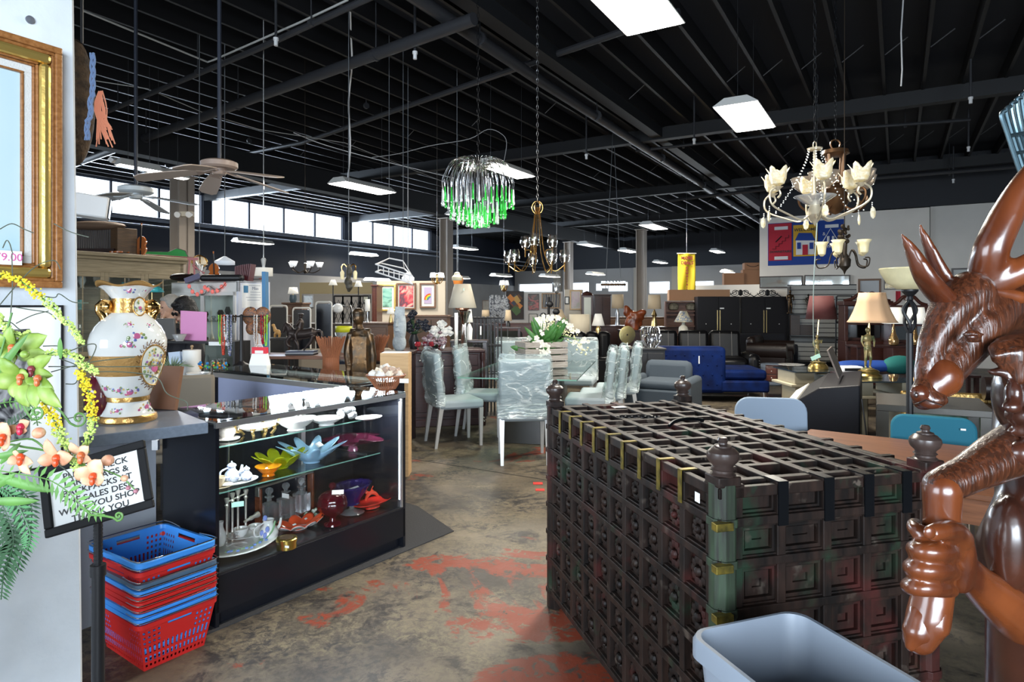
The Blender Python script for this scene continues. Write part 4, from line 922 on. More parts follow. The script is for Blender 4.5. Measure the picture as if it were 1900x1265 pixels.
# tantalus with three decanters
c = G(478,985,.25); d_ = (G(578,948,.25)-c); an = atan2(d_.y,d_.x); Lw = d_.length
t = thing('tantalus_stand','wooden locking decanter stand with metal bar over three square decanters','decanter stand',(c.x,c.y,.25),an)
MAH = wood('mahogany',(.07,.02,.01),(.16,.05,.022),.3)
MB().box(0,Lw,-.045,.045,0,.025).mk('base',MAH,t,bevel=.004)
for x in (.006,Lw-.006): MB().box(x-.008,x+.008,-.022,.022,.025,.235).mk('upright',MAH,t,bevel=.003)
MB().box(-.004,Lw+.004,-.014,.014,.235,.245).box(-.006,.004,-.016,.016,.19,.24).mk('lock_bar',mat('aged_nickel',(.45,.44,.38),.35,.9),t,bevel=.002)
DEC = mat('cut_crystal',(.9,.93,.95),.03,trans=.92,ior=1.35,bump=.35,bscale=40)
for i in range(3):
 x = Lw*(.2+.3*i); p_ = Vector((c.x,c.y,0))+Vector((cos(an),sin(an),0))*x
 k_ = thing('crystal_decanter','square cut crystal decanter, %s of the three in the stand' % ('leftmost','middle one','rightmost')[i],'decanter',(p_.x,p_.y,.276),an,'decanters in the stand')
 MB().prism(rrect(.078,.078,.008,2),0,.105).lathe([(.037,.104),(.03,.112),(.014,.118),(.013,.135),(.026,.142),(.026,.147),(.013,.15)],16).mk('bottle',DEC,k_)
 MB().lathe([(0,.148),(.010,.15),(.012,.158),(.020,.168),(.023,.178),(.018,.190),(.008,.196),(0,.197)],10).mk('stopper',DEC,k_)
 if i == 1: tg(k_,(-.03,-.03,.13),.028,pi/2,pi/2)
# silver candelabrum
c = G(437,1004,.25); t = thing('candelabrum','silver candelabrum with fluted arms standing behind the flowered platter','candelabrum',(c.x,c.y,.25),CA)
SIL = mat('tarnished_silver',(.66,.62,.56),.34,.7)
for x,z in ((-.05,.24),(-.018,.26),(.014,.27),(.06,.26)):
 MB().lathe([(0,0),(.006,0),(.006,z*.2),(.009,z*.22),(.006,z*.3),(.0065,z*.8),(.011,z*.85),(.006,z*.88),(.012,z*.96),(.013,z),(0,z)],10,(x,0,0)).mk('candle_arm',SIL,t)
MB().tube([(-.05,0,.22),(.06,0,.24)],.004,6).lathe([(0,0),(.06,0),(.055,.008),(.01,.015)],20).mk('base',SIL,t)
MB().lathe([(.003,0),(.006,.0),(.008,.03),(.012,.04),(.010,.06),(.016,.075),(.017,.09)],12,M=TM((.03,-.03,.10),ry=1.35)).mk('fallen_arm',SIL,t)
tg(t,(.0,-.02,.20),.03,-.5,1.2,TAGG)
c = G(577,961,.25); t = thing('china_figurine','small green and white china figure between the decanter stand and the ruby jar','figurine',(c.x,c.y,.25),.4)
b = MB()
for i in range(9): b.ell((rnd(-.03,.03),rnd(-.02,.02),rnd(.01,.045)),rnd(.008,.014),nu=8,nv=6)
b.mk('figure',art('green_white_china',[(.8,.8,.78),(.15,.3,.15),(.85,.85,.8)],40),t)
# ruby covered compote
RUBY = cg('ruby_glass',(.07,.002,.010),.06,.4)
c = G(617,973,.25); t = thing('ruby_compote','dark ruby covered glass jar on a foot, thumbprint pattern','glass jar',(c.x,c.y,.251),0)
tp_ = lambda r,z,a,i: r*(1+.035*cos(12*a)) if 5 < i < 12 else r
MB().lathe([(0,.004),(.048,0),(.045,.008),(.018,.02),(.013,.04),(.018,.05),(.05,.066),(.074,.09),(.082,.115),(.078,.137),(.074,.142)],48,wob=tp_).mk('jar_bowl',RUBY,t,solid=.004)
MB().lathe([(.08,.142),(.078,.155),(.06,.178),(.03,.192),(.012,.197),(.012,.205),(.021,.215),(.021,.228),(.012,.238),(0,.24)],48,wob=lambda r,z,a,i: r*(1+.03*cos(12*a)) if i < 4 else r).mk('lid',RUBY,t)
tg(t,(.045,-.055,.2),.032,.2,.6)
t = ruffle('purple_bowl','deep purple swirled glass bowl on a clear foot behind the ruby jar','bowl',653,950,.25,78,cg('amethyst_glass',(.02,.008,.13),.06,.4),12,.12,amp=.06,foot=.42,ysc=.75)
t.location.z += .05; MB().lathe([(0,-.05),(.075,-.05),(.07,-.045),(.02,-.03),(.012,-.01),(.03,.0)],28).mk('clear_foot',cg('clear_crystal',(.85,.87,.88),.03,.9),t); tg(t,(-.02,-.05,.10),.04,.1,.6)
t = ruffle('lobster_dish','red china dish with two halves and a moulded lobster on top','dish',692,941,.25,80,mat('lobster_red',(.62,.03,.02),.12,coat=.6),2,.04,amp=.10,foot=.4,ysc=.55)
b = MB(); b.tube(crv([(-.05,.01,.05),(-.03,.015,.075),(0,.02,.085),(.03,.015,.078),(.055,.01,.055)],5),[.006+.007*sin(pi*i/20) for i in range(21)],8)
for s_ in (-1,1):
 b.ell((.02*s_,.03,.09),(.014,.008,.01),nu=8,nv=6); b.tube([(0,.02,.085),(.02*s_,.035,.1),(.03*s_,.03,.12)],.0025,5)
b.mk('lobster',mat('lobster_body',(.70,.07,.03),.2,coat=.4),t)
# lower shelf
z1,z2 = SZ[0]+.001,SZ[1]+.001
c = G(440,896,z1); t = thing('oval_tray','oval white china tray under the blue sprig teapot','tray',(c.x,c.y,z1),CA)
MB().lathe([(0,.004),(.075,.003),(.105,.012),(.108,.015),(.075,.007),(0,.006)],32,sy=.7).mk('tray_body',PORC,t)
jug(430,893,z1+.008,.038,.085,'blue sprig china teapot with domed lid on the oval tray',BLUECH,'teapot',True)
jug(457,890,z1+.008,.030,.06,'smaller blue sprig lidded sugar pot on the oval tray',BLUECH,'sugar_pot',True,False)
cup(404,904,z1+.004,.036,.05,'cream cup and saucer with orange flowers, left end of the lower shelf',m=mat('cream_china',(.75,.62,.45),.15,coat=.4))
t = ruffle('green_glass_bowl','yellow-green ruffled art glass bowl, back of the lower shelf','bowl',520,868,z1,88,cg('chartreuse_glass',(.62,.68,.02),.04,.7),9,.065,amp=.22,dz=.02,foot=.35,ysc=.8,sharp=.7)
t = ruffle('amber_bowl','small amber glass bowl in front of the green one','bowl',498,882,z1,46,cg('amber_glass',(.95,.40,.02),.04,.7),3,.05,amp=.06,foot=.5)
t = ruffle('blue_splash_bowl','pale blue splash-shaped art glass bowl with pointed spikes','bowl',578,857,z1,100,cg('sky_blue_glass',(.42,.68,.90),.05,.5),9,.09,amp=.30,dz=.022,foot=.3,sharp=2.2)
tg(t,(.02,-.04,.10),.035,.5,.7)
t = ruffle('plum_flower_dish','plum glass leaf-petalled dish, right end of the lower shelf','dish',655,836,z1,92,cg('plum_glass',(.09,.014,.035),.06,.5),5,.045,amp=.35,dz=-.008,foot=.25)
t.location.z += .035; MB().lathe([(0,-.035),(.03,-.035),(.028,-.02),(.02,0)],20,wob=lambda r,z,a,i: r*(1+.05*cos(10*a))).mk('foot',cg('pink_clear',(.6,.2,.35),.05,.7),t)
# upper shelf
c = G(421,815,z2); t = thing('silver_sugar_bowl','tarnished silver lidded sugar bowl on a tray, left end of the top shelf','sugar bowl',(c.x,c.y,z2),CA)
MB().lathe([(0,.004),(.06,.004),(.062,.008),(.035,.006),(.03,.014),(.04,.03),(.042,.045),(.034,.056),(.036,.06),(.0,.075),(.004,.085),(0,.09)],24).mk('bowl',SIL,t)
MB().tube(crv([(.035,0,.05),(.06,0,.055),(.058,0,.03),(.035,0,.022)],4),.004,6).mk('handle',SIL,t)
GOM = mat('ormolu',(.72,.52,.22),.25,1)
c = G(478,806,z2); t = thing('footed_oval_dish','oval white porcelain dish in a gilt mount with scrolled handles and feet','dish',(c.x,c.y,z2),CA)
MB().lathe([(0,.03),(.07,.028),(.10,.045),(.108,.072),(.103,.072),(.09,.05),(0,.04)],32,sy=.7).mk('dish',PORC,t)
for x in (-.112,.112): MB().tube(crv([(x*.85,0,.03),(x*1.1,0,.04),(x*1.12,0,.08),(x*1.0,0,.095),(x*.95,0,.08)],4),.008,7).ell((x,0,.1),.010,nu=8,nv=6).mk('gilt_handle',GOM,t)
for a in (-2.3,-1.57,-.8,.8,2.3):
 MB().tube(crv([(.085*cos(a),.06*sin(a),.045),(.095*cos(a),.07*sin(a),.025),(.075*cos(a),.055*sin(a),.002)],4),.008,7).ell((.09*cos(a),.066*sin(a),.042),.014,nu=8,nv=6).mk('gilt_foot',GOM,t)
t = ruffle('footed_china_bowl','white china bowl with loop handle and flower feet, middle of the top shelf','bowl',549,797,z2,80,PORC,6,.06,amp=.03,foot=.4,ysc=.85)
MB().tube([(.02*cos(a),-.02,.066+.016*sin(a)) for a in [pi*i/8 for i in range(9)]],.003,6).mk('handle',PORC,t)
t = ruffle('china_bowl','white leaf-edged china bowl next to the crystal cluster on top shelf','bowl',606,788,z2,66,PORC,5,.04,amp=.07,foot=.45,ysc=.85)
CRY = cg('clear_crystal',(.85,.87,.88),.03,.9)
c = G(645,782,z2); t = thing('crystal_grapes','cluster of clear glass balls standing behind the white bowl, top shelf','ornament',(c.x,c.y,z2),0)
for i in range(16):
 MB().ell((rnd(-.05,.05),rnd(-.02,.02),rnd(.022,.085)),.019,nu=10,nv=8).mk('glass_ball',CRY,t)
c = G(684,778,z2); t = thing('oval_plate','oval white plate with grey engraving at the right end of the top shelf','plate',(c.x,c.y,z2),CA)
MB().lathe([(0,.004),(.06,.003),(.085,.012),(.087,.015),(.06,.006),(0,.006)],32,sy=.75).mk('plate_body',PORC,t)
# ---------------------------------------------------------------- pictures on the pier
def pier_box(b,px0,py0,px1,py1,off0,off1):      # rectangle seen between two pixels on the pier face
 s0,za = sz(px0,py0,off1); s1,zb = sz(px1,py1,off1)
 return s0,s1,zb,za
GF = mat('gold_leaf_frame',(.72,.50,.14),.28,.8,bump=.15,bscale=30); WF = wood('orange_wood_frame',(.20,.075,.02),(.34,.15,.05),.3,8)
LIN = mat('linen_liner',(.62,.62,.60),.8,bump=.2,bscale=200)
t = thing('framed_painting','large pale blue painting in a wide gold and orange-wood frame on the white pier','painting',(0,0,0))
sR,zTop = sz(117,90,.05); _,zBot = sz(131,535,.05); sL = sR-.80
def fr_ring(name,m,i0,i1,h0,h1,parent=t,bev=.004):
 b = MB()
 for a0,a1,z0,z1 in ((sL+i0,sR-i0,zBot+i0,zBot+i1),(sL+i0,sR-i0,zTop-i1,zTop-i0),(sL+i0,sL+i1,zBot+i1,zTop-i1),(sR-i1,sR-i0,zBot+i1,zTop-i1)):
  b.box(a0,a1,TP+.004,TP+h1,z0,z1,RM)
 return b.mk(name,m,parent,smooth=False,bevel=bev)
fr_ring('frame_outer',WF,0,.022,0,.050); fr_ring('frame_bead',WF,.022,.032,0,.044,bev=.003)
fr_ring('frame_gold',GF,.032,.066,0,.052,bev=.012); fr_ring('frame_inner_wood',WF,.066,.073,0,.038); fr_ring('frame_inner_bead',WF,.073,.080,0,.030)
fr_ring('linen_liner',LIN,.080,.103,0,.022,bev=.001); fr_ring('inner_fillet',WF,.103,.110,0,.026,bev=.002)
MB().box(sL+.11,sR-.11,TP+.004,TP+.014,zBot+.11,zTop-.11,RM).mk('canvas',art('pale_sky_painting',[(.18,.42,.55),(.34,.56,.65),(.52,.66,.70),(.42,.60,.67)],.9,dist=.4,rough=.6),t,smooth=False)
s0,z0 = sz(17,478,.06)
tt = MB().box(s0-.055,s0+.035,TP+.058,TP+.0595,z0-.022,z0+.022,RM).mk('price_tag',PAPER,t,smooth=False)
eP = Matrix((A,Vector((0,0,1)),B)).transposed().to_euler()
text('$79.00',.034,mat('pink_ink',(.65,.12,.35),.6),t,onp(10,477,.0605),eP,ext=.0003)
def pier_pic(name,label,corners,fw,fm,cm,off=.012):
 (x0,y0),(x1,y1) = corners; s0,zt = sz(x0,y0,off); s1,_ = sz(x1,y0,off); _,zb = sz(x1,y1,off)
 t = thing(name,label,'picture',(0,0,0)); b = MB()
 for a0,a1,z0,z1 in ((s0,s1,zb,zb+fw),(s0,s1,zt-fw,zt),(s0,s0+fw,zb+fw,zt-fw),(s1-fw,s1,zb+fw,zt-fw)): b.box(a0,a1,TP+.003,TP+off,z0,z1,RM)
 b.mk('frame',fm,t,smooth=False); MB().box(s0+fw,s1-fw,TP+.003,TP+.008,zb+fw,zt-fw,RM).mk('mount',cm,t,smooth=False); return t,(s0,s1,zb,zt)
t,(s0,s1,zb,zt) = pier_pic('framed_print','thin black framed print with a wide white mount and dark image, below the gold-framed painting',((-120,566),(118,862)),.007,BLACK,PAPER)
a0,za = sz(-90,614,.013); a1,zc = sz(56,812,.013)
MB().box(a0,a1,TP+.0082,TP+.010,zc,za,RM).mk('print_image',art('dark_ink_print',[(.01,.01,.012),(.02,.02,.025),(.35,.35,.36),(.02,.02,.02)],9,dist=2),t,smooth=False)
s0,z0 = sz(55,37,.0)
tag(MB().lathe([(0,0),(.013,0),(.013,.006),(0,.008)],16,M=Matrix.Translation(onp(55,37)) @ Vector((0,0,1)).rotation_difference(B).to_matrix().to_4x4()).mk('wall_bolt',mat('grey_bolt',(.18,.19,.22),.5,.5)),'round grey bolt head near the top of the white pier','bolt')
# woven bag hanging behind the pier with blue braid and peach tassel
t = thing('woven_bag','brown woven hanging bag with blue braided cord and peach tassel behind the pier','bag',P(152,190,2.75))
o_ = P(152,190,2.75)
MB().ell((-.03,0,0),(.075,.07,.27),nu=20,nv=16).mk('bag_body',mat('brown_weave',(.10,.06,.03),.8,bump=1,bscale=60,var=.7,vscale=25),t)
b = MB()
for i in range(3):
 b.tube([(P(168+4*sin(i*2+y*.09)+(4 if y < 180 else 0)-(6 if y > 220 else 0),y,2.68)-o_) for y in range(98,262,6)],.0042,6)
b.mk('blue_braid',mat('blue_yarn',(.20,.30,.52),.9),t)
b = MB()
for i in range(26):
 x = 186+rnd(-4,4); e = 178+rnd(0,32) if i < 22 else rnd(205,222)
 b.tube(crv([P(x,168+rnd(0,6),2.66)-o_,P(x+rnd(-8,10),205,2.66)-o_,P(e,rnd(235,276),2.66)-o_],3),.0028,4)
b.mk('peach_tassel',mat('peach_yarn',(.75,.30,.18),.9),t)
MB().tube([(0,0,.25),(.0,0,ZC-o_.z-.3)],.006,6).mk('hanging_cord',BLACK,t)
# wall speaker by the pier
t = thing('white_speaker','white boxy wall speaker poking out beside the pier above the wooden cabinet','speaker',P(176,385,4.2),.5)
MB().box(-.11,.08,-.09,.09,-.07,.07,TM((0,0,0),ry=.12)).mk('speaker_case',WHITE,t,bevel=.012); MB().box(.08,.086,-.08,.08,-.06,.06,TM((0,0,0),ry=.12)).mk('speaker_face',BLACK,t,smooth=False)
MB().tube([(-.12,0,-.05),(-.3,.0,-.05),(-.5,0,0)],.015,8).mk('wall_arm',WHITE,t)
# ---------------------------------------------------------------- big flower arrangement in the near left corner
DF = 1.35
fl_ = thing('flower_arrangement','spray of green and peach orchids, yellow catkins, ferns and twigs in the left corner','flower arrangement',P(-60,900,DF))
o_ = P(-60,900,DF)
def f(x,y,d=0): return P(x,y,DF+d)-o_
gO = mat('lime_orchid_petal',(.15,.25,.03),.45,var=.35,vscale=30,col2=(.27,.36,.08)); pO = mat('peach_orchid_petal',(.60,.24,.14),.5,var=.4,vscale=30,col2=(.66,.44,.27))
LG = mat('leaf_green_mid',(.10,.24,.05),.5,var=.4,vscale=10); LD = mat('fern_dark_green',(.025,.085,.03),.5,var=.5,vscale=12); TW = mat('dark_twig',(.05,.06,.04),.6)
YC = mat('yellow_catkin',(.75,.58,.03),.6); YG = mat('pale_green_catkin',(.48,.62,.16),.6)
def petal(b,p0,p1,w,curl=.2,n=7,m=4):
 p0,p1 = Vector(p0),Vector(p1); d = p1-p0; L = d.length; side = d.cross(Vector((0,1,0)))
 side = side.normalized() if side.length > 1e-6 else Vector((1,0,0)); nn = side.cross(d).normalized()
 if nn.y > 0: nn = -nn
 vs = []
 for i in range(n+1):
  t_ = i/n; wd = w*sin(pi*min(1,t_*.93+.07))**.7
  for j in range(-m,m+1):
   u = j/m; vs.append(p0+d*t_+side*u*wd+nn*(curl*L*sin(pi*t_*.9)-.35*wd*(u*u)))
 k_ = 2*m+1; b.add(vs,[(i*k_+j,i*k_+j+1,(i+1)*k_+j+1,(i+1)*k_+j) for i in range(n) for j in range(2*m)])
def orchid(cx_,cy_,petals,m,lipm,name='orchid_bloom',d=0):
 b = MB()
 for (x,y,w) in petals: petal(b,f(cx_,cy_,d),f(cx_+x*1.25,cy_+y*1.2,d-.02),w*1.0*DF/F,.22)
 o = b.mk(name,m,fl_,solid=.0012); c_ = f(cx_,cy_,d-.025)
 MB().ell(c_,(.007,.008,.008),nu=8,nv=6).ell(c_+Vector((.003,-.006,-.008)),(.005,.006,.008),nu=8,nv=6).mk('orchid_lip',lipm,o)
LIP = mat('rust_lip',(.55,.13,.04),.4); LIPR = mat('red_orange_lip',(.75,.08,.02),.4)
orchid(22,645,[(-30,-25,13),(0,-34,12),(-22,20,13),(6,26,12)],gO,LIP)
orchid(28,655,[(30,-18,17),(52,-28,20),(50,-2,16)],gO,LIP,d=.02)
orchid(38,700,[(-42,10,17),(-30,-32,14),(-8,32,16),(16,46,17),(14,-6,14)],gO,LIP,d=-.02)
orchid(70,702,[(28,20,13),(40,45,15),(0,46,16),(-16,10,12)],gO,LIP,d=-.04)
orchid(58,685,[(34,-22,14),(36,10,12),(8,-18,12)],gO,mat('maroon_lip',(.22,.03,.05),.4),d=.0)
orchid(5,690,[(-20,-20,14),(-24,20,14),(20,8,12),(16,-22,12)],gO,LIP,d=.01)
orchid(104,850,[(-12,-32,11),(28,-4,14),(-28,4,12),(6,10,10)],pO,LIPR,d=-.05)
orchid(172,884,[(-26,-12,17),(14,-28,17),(20,2,15),(-16,12,13)],pO,LIPR,d=-.06)
orchid(38,848,[(-20,10,9),(22,8,10),(18,26,9),(-6,-12,8)],pO,LIPR,d=-.05)
orchid(4,812,[(10,-24,17),(14,10,18),(-14,-8,18)],pO,LIPR,d=-.05)
orchid(150,845,[(14,-16,11),(-14,-22,10),(18,6,9)],pO,LIP,d=-.04)
orchid(38,792,[(-38,12,9),(16,-10,10),(12,6,9)],pO,mat('crimson_lip',(.5,.02,.06),.4),d=-.03)
for (x,y,r,m_) in ((72,803,10,pO),(200,854,10,pO),(84,850,8,pO),(231,887,6,pO),(46,657,7,gO),(252,911,4,mat('mauve_bud',(.3,.12,.15),.5)),(238,905,4,mat('mauve_bud',(.3,.12,.15),.5))):
 MB().ell(f(x,y,-.05),(r*1.1*DF/F,r*DF/F,r*DF/F),nu=10,nv=8).mk('orchid_bud',m_,fl_)
def spray(pts,r,m1,split=.5,m2=None,n=70):
 path = crv([f(*p) for p in pts],8); N = len(path); ba = MB(); bb_ = MB()
 for i in range(n*4):
  t_ = i/(n*4-1); k_ = t_*(N-1); j = min(int(k_),N-2); c_ = path[j].lerp(path[j+1],k_-j)
  rr_ = r*DF/F*(.55+.5*sin(pi*min(1,.15+t_*.8))); off = Vector((rnd(-1,1),rnd(-1,1),rnd(-1,1))).normalized()*rr_*rnd(.4,1)
  (ba if (t_ < split) == True else bb_).ell(c_+off,rnd(1.3,2.7)*DF/F,nu=5,nv=4)
 o = MB().tube(path,.0016,5).mk('catkin_stem',LG,fl_)
 if ba.v: ba.mk('catkin_florets',m1,o)
 if bb_.v: bb_.mk('catkin_florets_tip',m2 or m1,o)
spray([(0,508,0),(35,520,0),(70,545,-.01),(105,578,-.01),(135,610,-.01),(152,635,-.01)],10,YC,.45,YG,100)
spray([(75,665,0),(105,652,0),(135,660,0),(160,678,0),(180,692,0)],9,YG,.3,YG,60)
spray([(148,688,0),(160,715,0),(170,750,-.01),(172,785,-.01),(160,822,0),(150,870,0)],11,YC,.55,YG,110)
spray([(80,745,0),(95,770,-.01),(110,800,-.02),(125,830,-.03),(143,868,-.03)],12,YC,.45,YG,90)
spray([(-10,575,0),(10,605,0),(28,632,0)],8,YG,.3,YG,40); spray([(22,618,0),(40,622,0),(52,616,0)],6,YG,.3,YG,22)
# twigs
for pts in ([(0,425),(22,415),(45,425),(62,432)],[(5,460),(12,446),(18,452),(22,466),(24,470)],[(22,470),(23,530),(20,580),(17,615)],[(0,565),(30,530),(65,495),(100,483),(112,500)],[(60,545),(100,552),(110,545),(135,560),(165,562)],[(30,570),(60,575),(90,580),(104,592)],[(0,595),(20,598),(35,610),(48,615),(64,620)],[(80,642),(110,642),(118,650)],[(90,680),(160,680),(260,680),(300,676)],
   [(95,690),(140,678),(180,670),(250,662)],[(120,655),(160,640),(178,640),(172,660),(158,678)],[(110,665),(145,680),(146,705)],[(122,712),(138,712),(144,705)],[(150,690),(230,690),(290,700),(310,730),(345,745),(348,760)],[(85,770),(110,778),(150,772),(165,776)],[(108,862),(130,880),(140,905),(145,940),(150,965)],[(30,600),(60,585),(90,577)],[(165,440),(130,430),(100,415)]):
 MB().tube(crv([f(x,y,.0) for x,y in pts],5),.0011,5).mk('twig',TW,fl_)
# main stems
for pts,r in (([(-60,900),(-20,760),(20,690),(58,690)],.003),([(-60,900),(0,830),(50,830),(100,840),(130,855),(200,853)],.0022),([(130,860),(180,868),(215,880),(232,890),(250,908)],.0015),([(15,820),(60,815),(95,845)],.002),([(-40,860),(5,670),(40,660)],.003),([(-60,900),(-30,600),(0,510)],.0025),([(-60,900),(-10,700),(22,580)],.002)):
 MB().tube(crv([f(x,y,-.02) for x,y in pts],5),r,6).mk('stem',LG,fl_)
def fern(pts,L,m,n=22,w=.22,droop=.35,d=0):
 path = crv([f(x,y,d) for x,y in pts],6); N = len(path); b = MB(); b.tube(path,.0012,5)
 for i in range(n):
  t_ = .08+.9*i/n; k_ = t_*(N-1); j = min(int(k_),N-2); c_ = path[j].lerp(path[j+1],k_-j); dr = (path[j+1]-path[j]).normalized()
  sd = dr.cross(Vector((0,1,0))).normalized(); l_ = L*DF/F*sin(pi*(.12+.86*(1-t_)*.9))
  for s_ in (-1,1):
   e = c_+sd*s_*l_+dr*l_*.45-Vector((0,0,droop*l_*.4)); q_ = e-c_; nrm_ = q_.cross(Vector((0,1,0))).normalized()*l_*w*.5
   ml = c_+q_*.45; b.add([c_,ml-nrm_,e,ml+nrm_],[(0,1,2,3)])
 b.mk('fern_frond',m,fl_,smooth=False)
fern([(-40,900),(0,930),(25,1000),(8,1060),(2,1112)],30,LD,26,.28); fern([(-30,880),(20,905),(45,960),(42,1010),(32,1060)],26,LD,24,.28,d=.02)
fern([(-40,900),(0,900),(40,910),(58,940),(56,990)],22,LD,22,.26,d=-.02); fern([(-50,880),(-10,960),(5,1010),(-5,1080)],34,LD,24,.28,d=.03)
fern([(-40,920),(-5,905),(25,925),(55,985),(50,1020)],24,mat('fern_mid_green',(.05,.17,.06),.5),22,.26,d=-.03)
fern([(-20,870),(40,880),(90,890),(130,915),(160,945),(195,955)],26,LG,18,.3,.0,d=-.06)
fern([(-10,750),(30,745),(60,755),(70,790)],16,LG,12,.35); fern([(-20,800),(20,790),(50,770)],18,LD,10,.35)
def curl(cx_,cy_,r,pts,m=LG,d=-.04):
 path = [f(x,y,d) for x,y in pts]; a0 = atan2(pts[-1][1]-cy_,pts[-1][0]-cx_)
 for i in range(1,26):
  a = a0-i*.36; rr_ = r*(1-i/27); path.append(f(cx_+rr_*cos(a),cy_+rr_*sin(a),d))
 MB().tube(path,[.0022]*len(path),6).mk('fiddlehead',m,fl_)
curl(146,776,15,[(98,752),(115,765),(130,785),(140,790)]); curl(220,957,9,[(150,940),(170,955),(195,957),(210,960),(218,966)],d=-.06)
curl(68,765,14,[(40,745),(50,765),(60,779)])
b = MB()
for x0_,y0_,x1_,y1_,w in ((-20,880,105,912,9),(-20,930,75,928,8),(-10,700,55,618,7),(112,665,112,625,5),(0,860,40,820,6),(-20,850,55,835,6),(-10,905,30,878,7)):
 petal(b,f(x0_,y0_,-.03),f(x1_,y1_,-.04),w*DF/F,.06)
b.mk('long_leaf',LG,fl_)
uz = -(o_.z)
MB().lathe([(0,uz),(.14,uz),(.13,uz+.03),(.05,uz+.08),(.05,uz+.2),(.12,uz+.45),(.16,uz+.8),(.14,-.12),(.10,-.05),(.12,0),(.10,0),(.09,-.06)],24,(-.14,.0,0)).mk('urn',mat('dark_glazed_urn',(.03,.03,.035),.25),fl_)
# ---------------------------------------------------------------- dining chairs in plastic covers
GRF = mat('grey_blue_fabric',(.30,.35,.38),.8,bump=.2,bscale=150)
CLEG = mat('silver_leg_paint',(.55,.55,.54),.35,.5)
def plastic_mat():
 m = bpy.data.materials.new('clear_plastic_wrap'); m.use_nodes = True; n = m.node_tree; n.nodes.clear(); L = n.links.new
 o = n.nodes.new('ShaderNodeOutputMaterial'); mx = n.nodes.new('ShaderNodeMixShader'); tr = n.nodes.new('ShaderNodeBsdfTransparent'); pr = n.nodes.new('ShaderNodeBsdfPrincipled')
 tr.inputs[0].default_value = (.86,.92,.92,1); pr.inputs['Base Color'].default_value = (.78,.86,.87,1); pr.inputs['Roughness'].default_value = .2; pr.inputs['Specular IOR Level'].default_value = 1
 tc = n.nodes.new('ShaderNodeTexCoord'); mp = n.nodes.new('ShaderNodeMapping'); mp.inputs['Scale'].default_value = (.8,1,1.6); t = n.nodes.new('ShaderNodeTexNoise'); t.inputs['Scale'].default_value = 9; t.inputs['Detail'].default_value = 4; t.inputs['Distortion'].default_value = 1.8
 L(tc.outputs['Object'],mp.inputs[0]); L(mp.outputs[0],t.inputs['Vector'])
 b = n.nodes.new('ShaderNodeBump'); b.inputs['Strength'].default_value = 1; b.inputs['Distance'].default_value = .03; L(t.outputs['Fac'],b.inputs['Height']); L(b.outputs[0],pr.inputs['Normal'])
 def mth(op,*v):
  x = n.nodes.new('ShaderNodeMath'); x.operation = op; x.use_clamp = op == 'SUBTRACT'
  for i,q in enumerate(v):
   if isinstance(q,(int,float)): x.inputs[i].default_value = q
   else: L(q,x.inputs[i])
  return x.outputs[0]
 t2 = n.nodes.new('ShaderNodeTexNoise'); t2.inputs['Scale'].default_value = 2.6; t2.inputs['Detail'].default_value = 1; t2.inputs['Distortion'].default_value = 1.2; L(mp.outputs[0],t2.inputs['Vector'])
 cr = mth('SUBTRACT',1,mth('MULTIPLY',mth('ABSOLUTE',mth('ADD',t2.outputs['Fac'],-.5)),30))
 sx_ = n.nodes.new('ShaderNodeSeparateXYZ'); L(tc.outputs['Object'],sx_.inputs[0])
 lowz = mth('SUBTRACT',1,mth('MULTIPLY',sx_.outputs[2],4.5))
 fac = mth('ADD',mth('MULTIPLY',cr,.4),mth('ADD',mth('MULTIPLY',lowz,.6),.16)); L(fac,mx.inputs[0])
 L(tr.outputs[0],mx.inputs[1]); L(pr.outputs[0],mx.inputs[2]); L(mx.outputs[0],o.inputs[0]); return m
WRAP = plastic_mat()
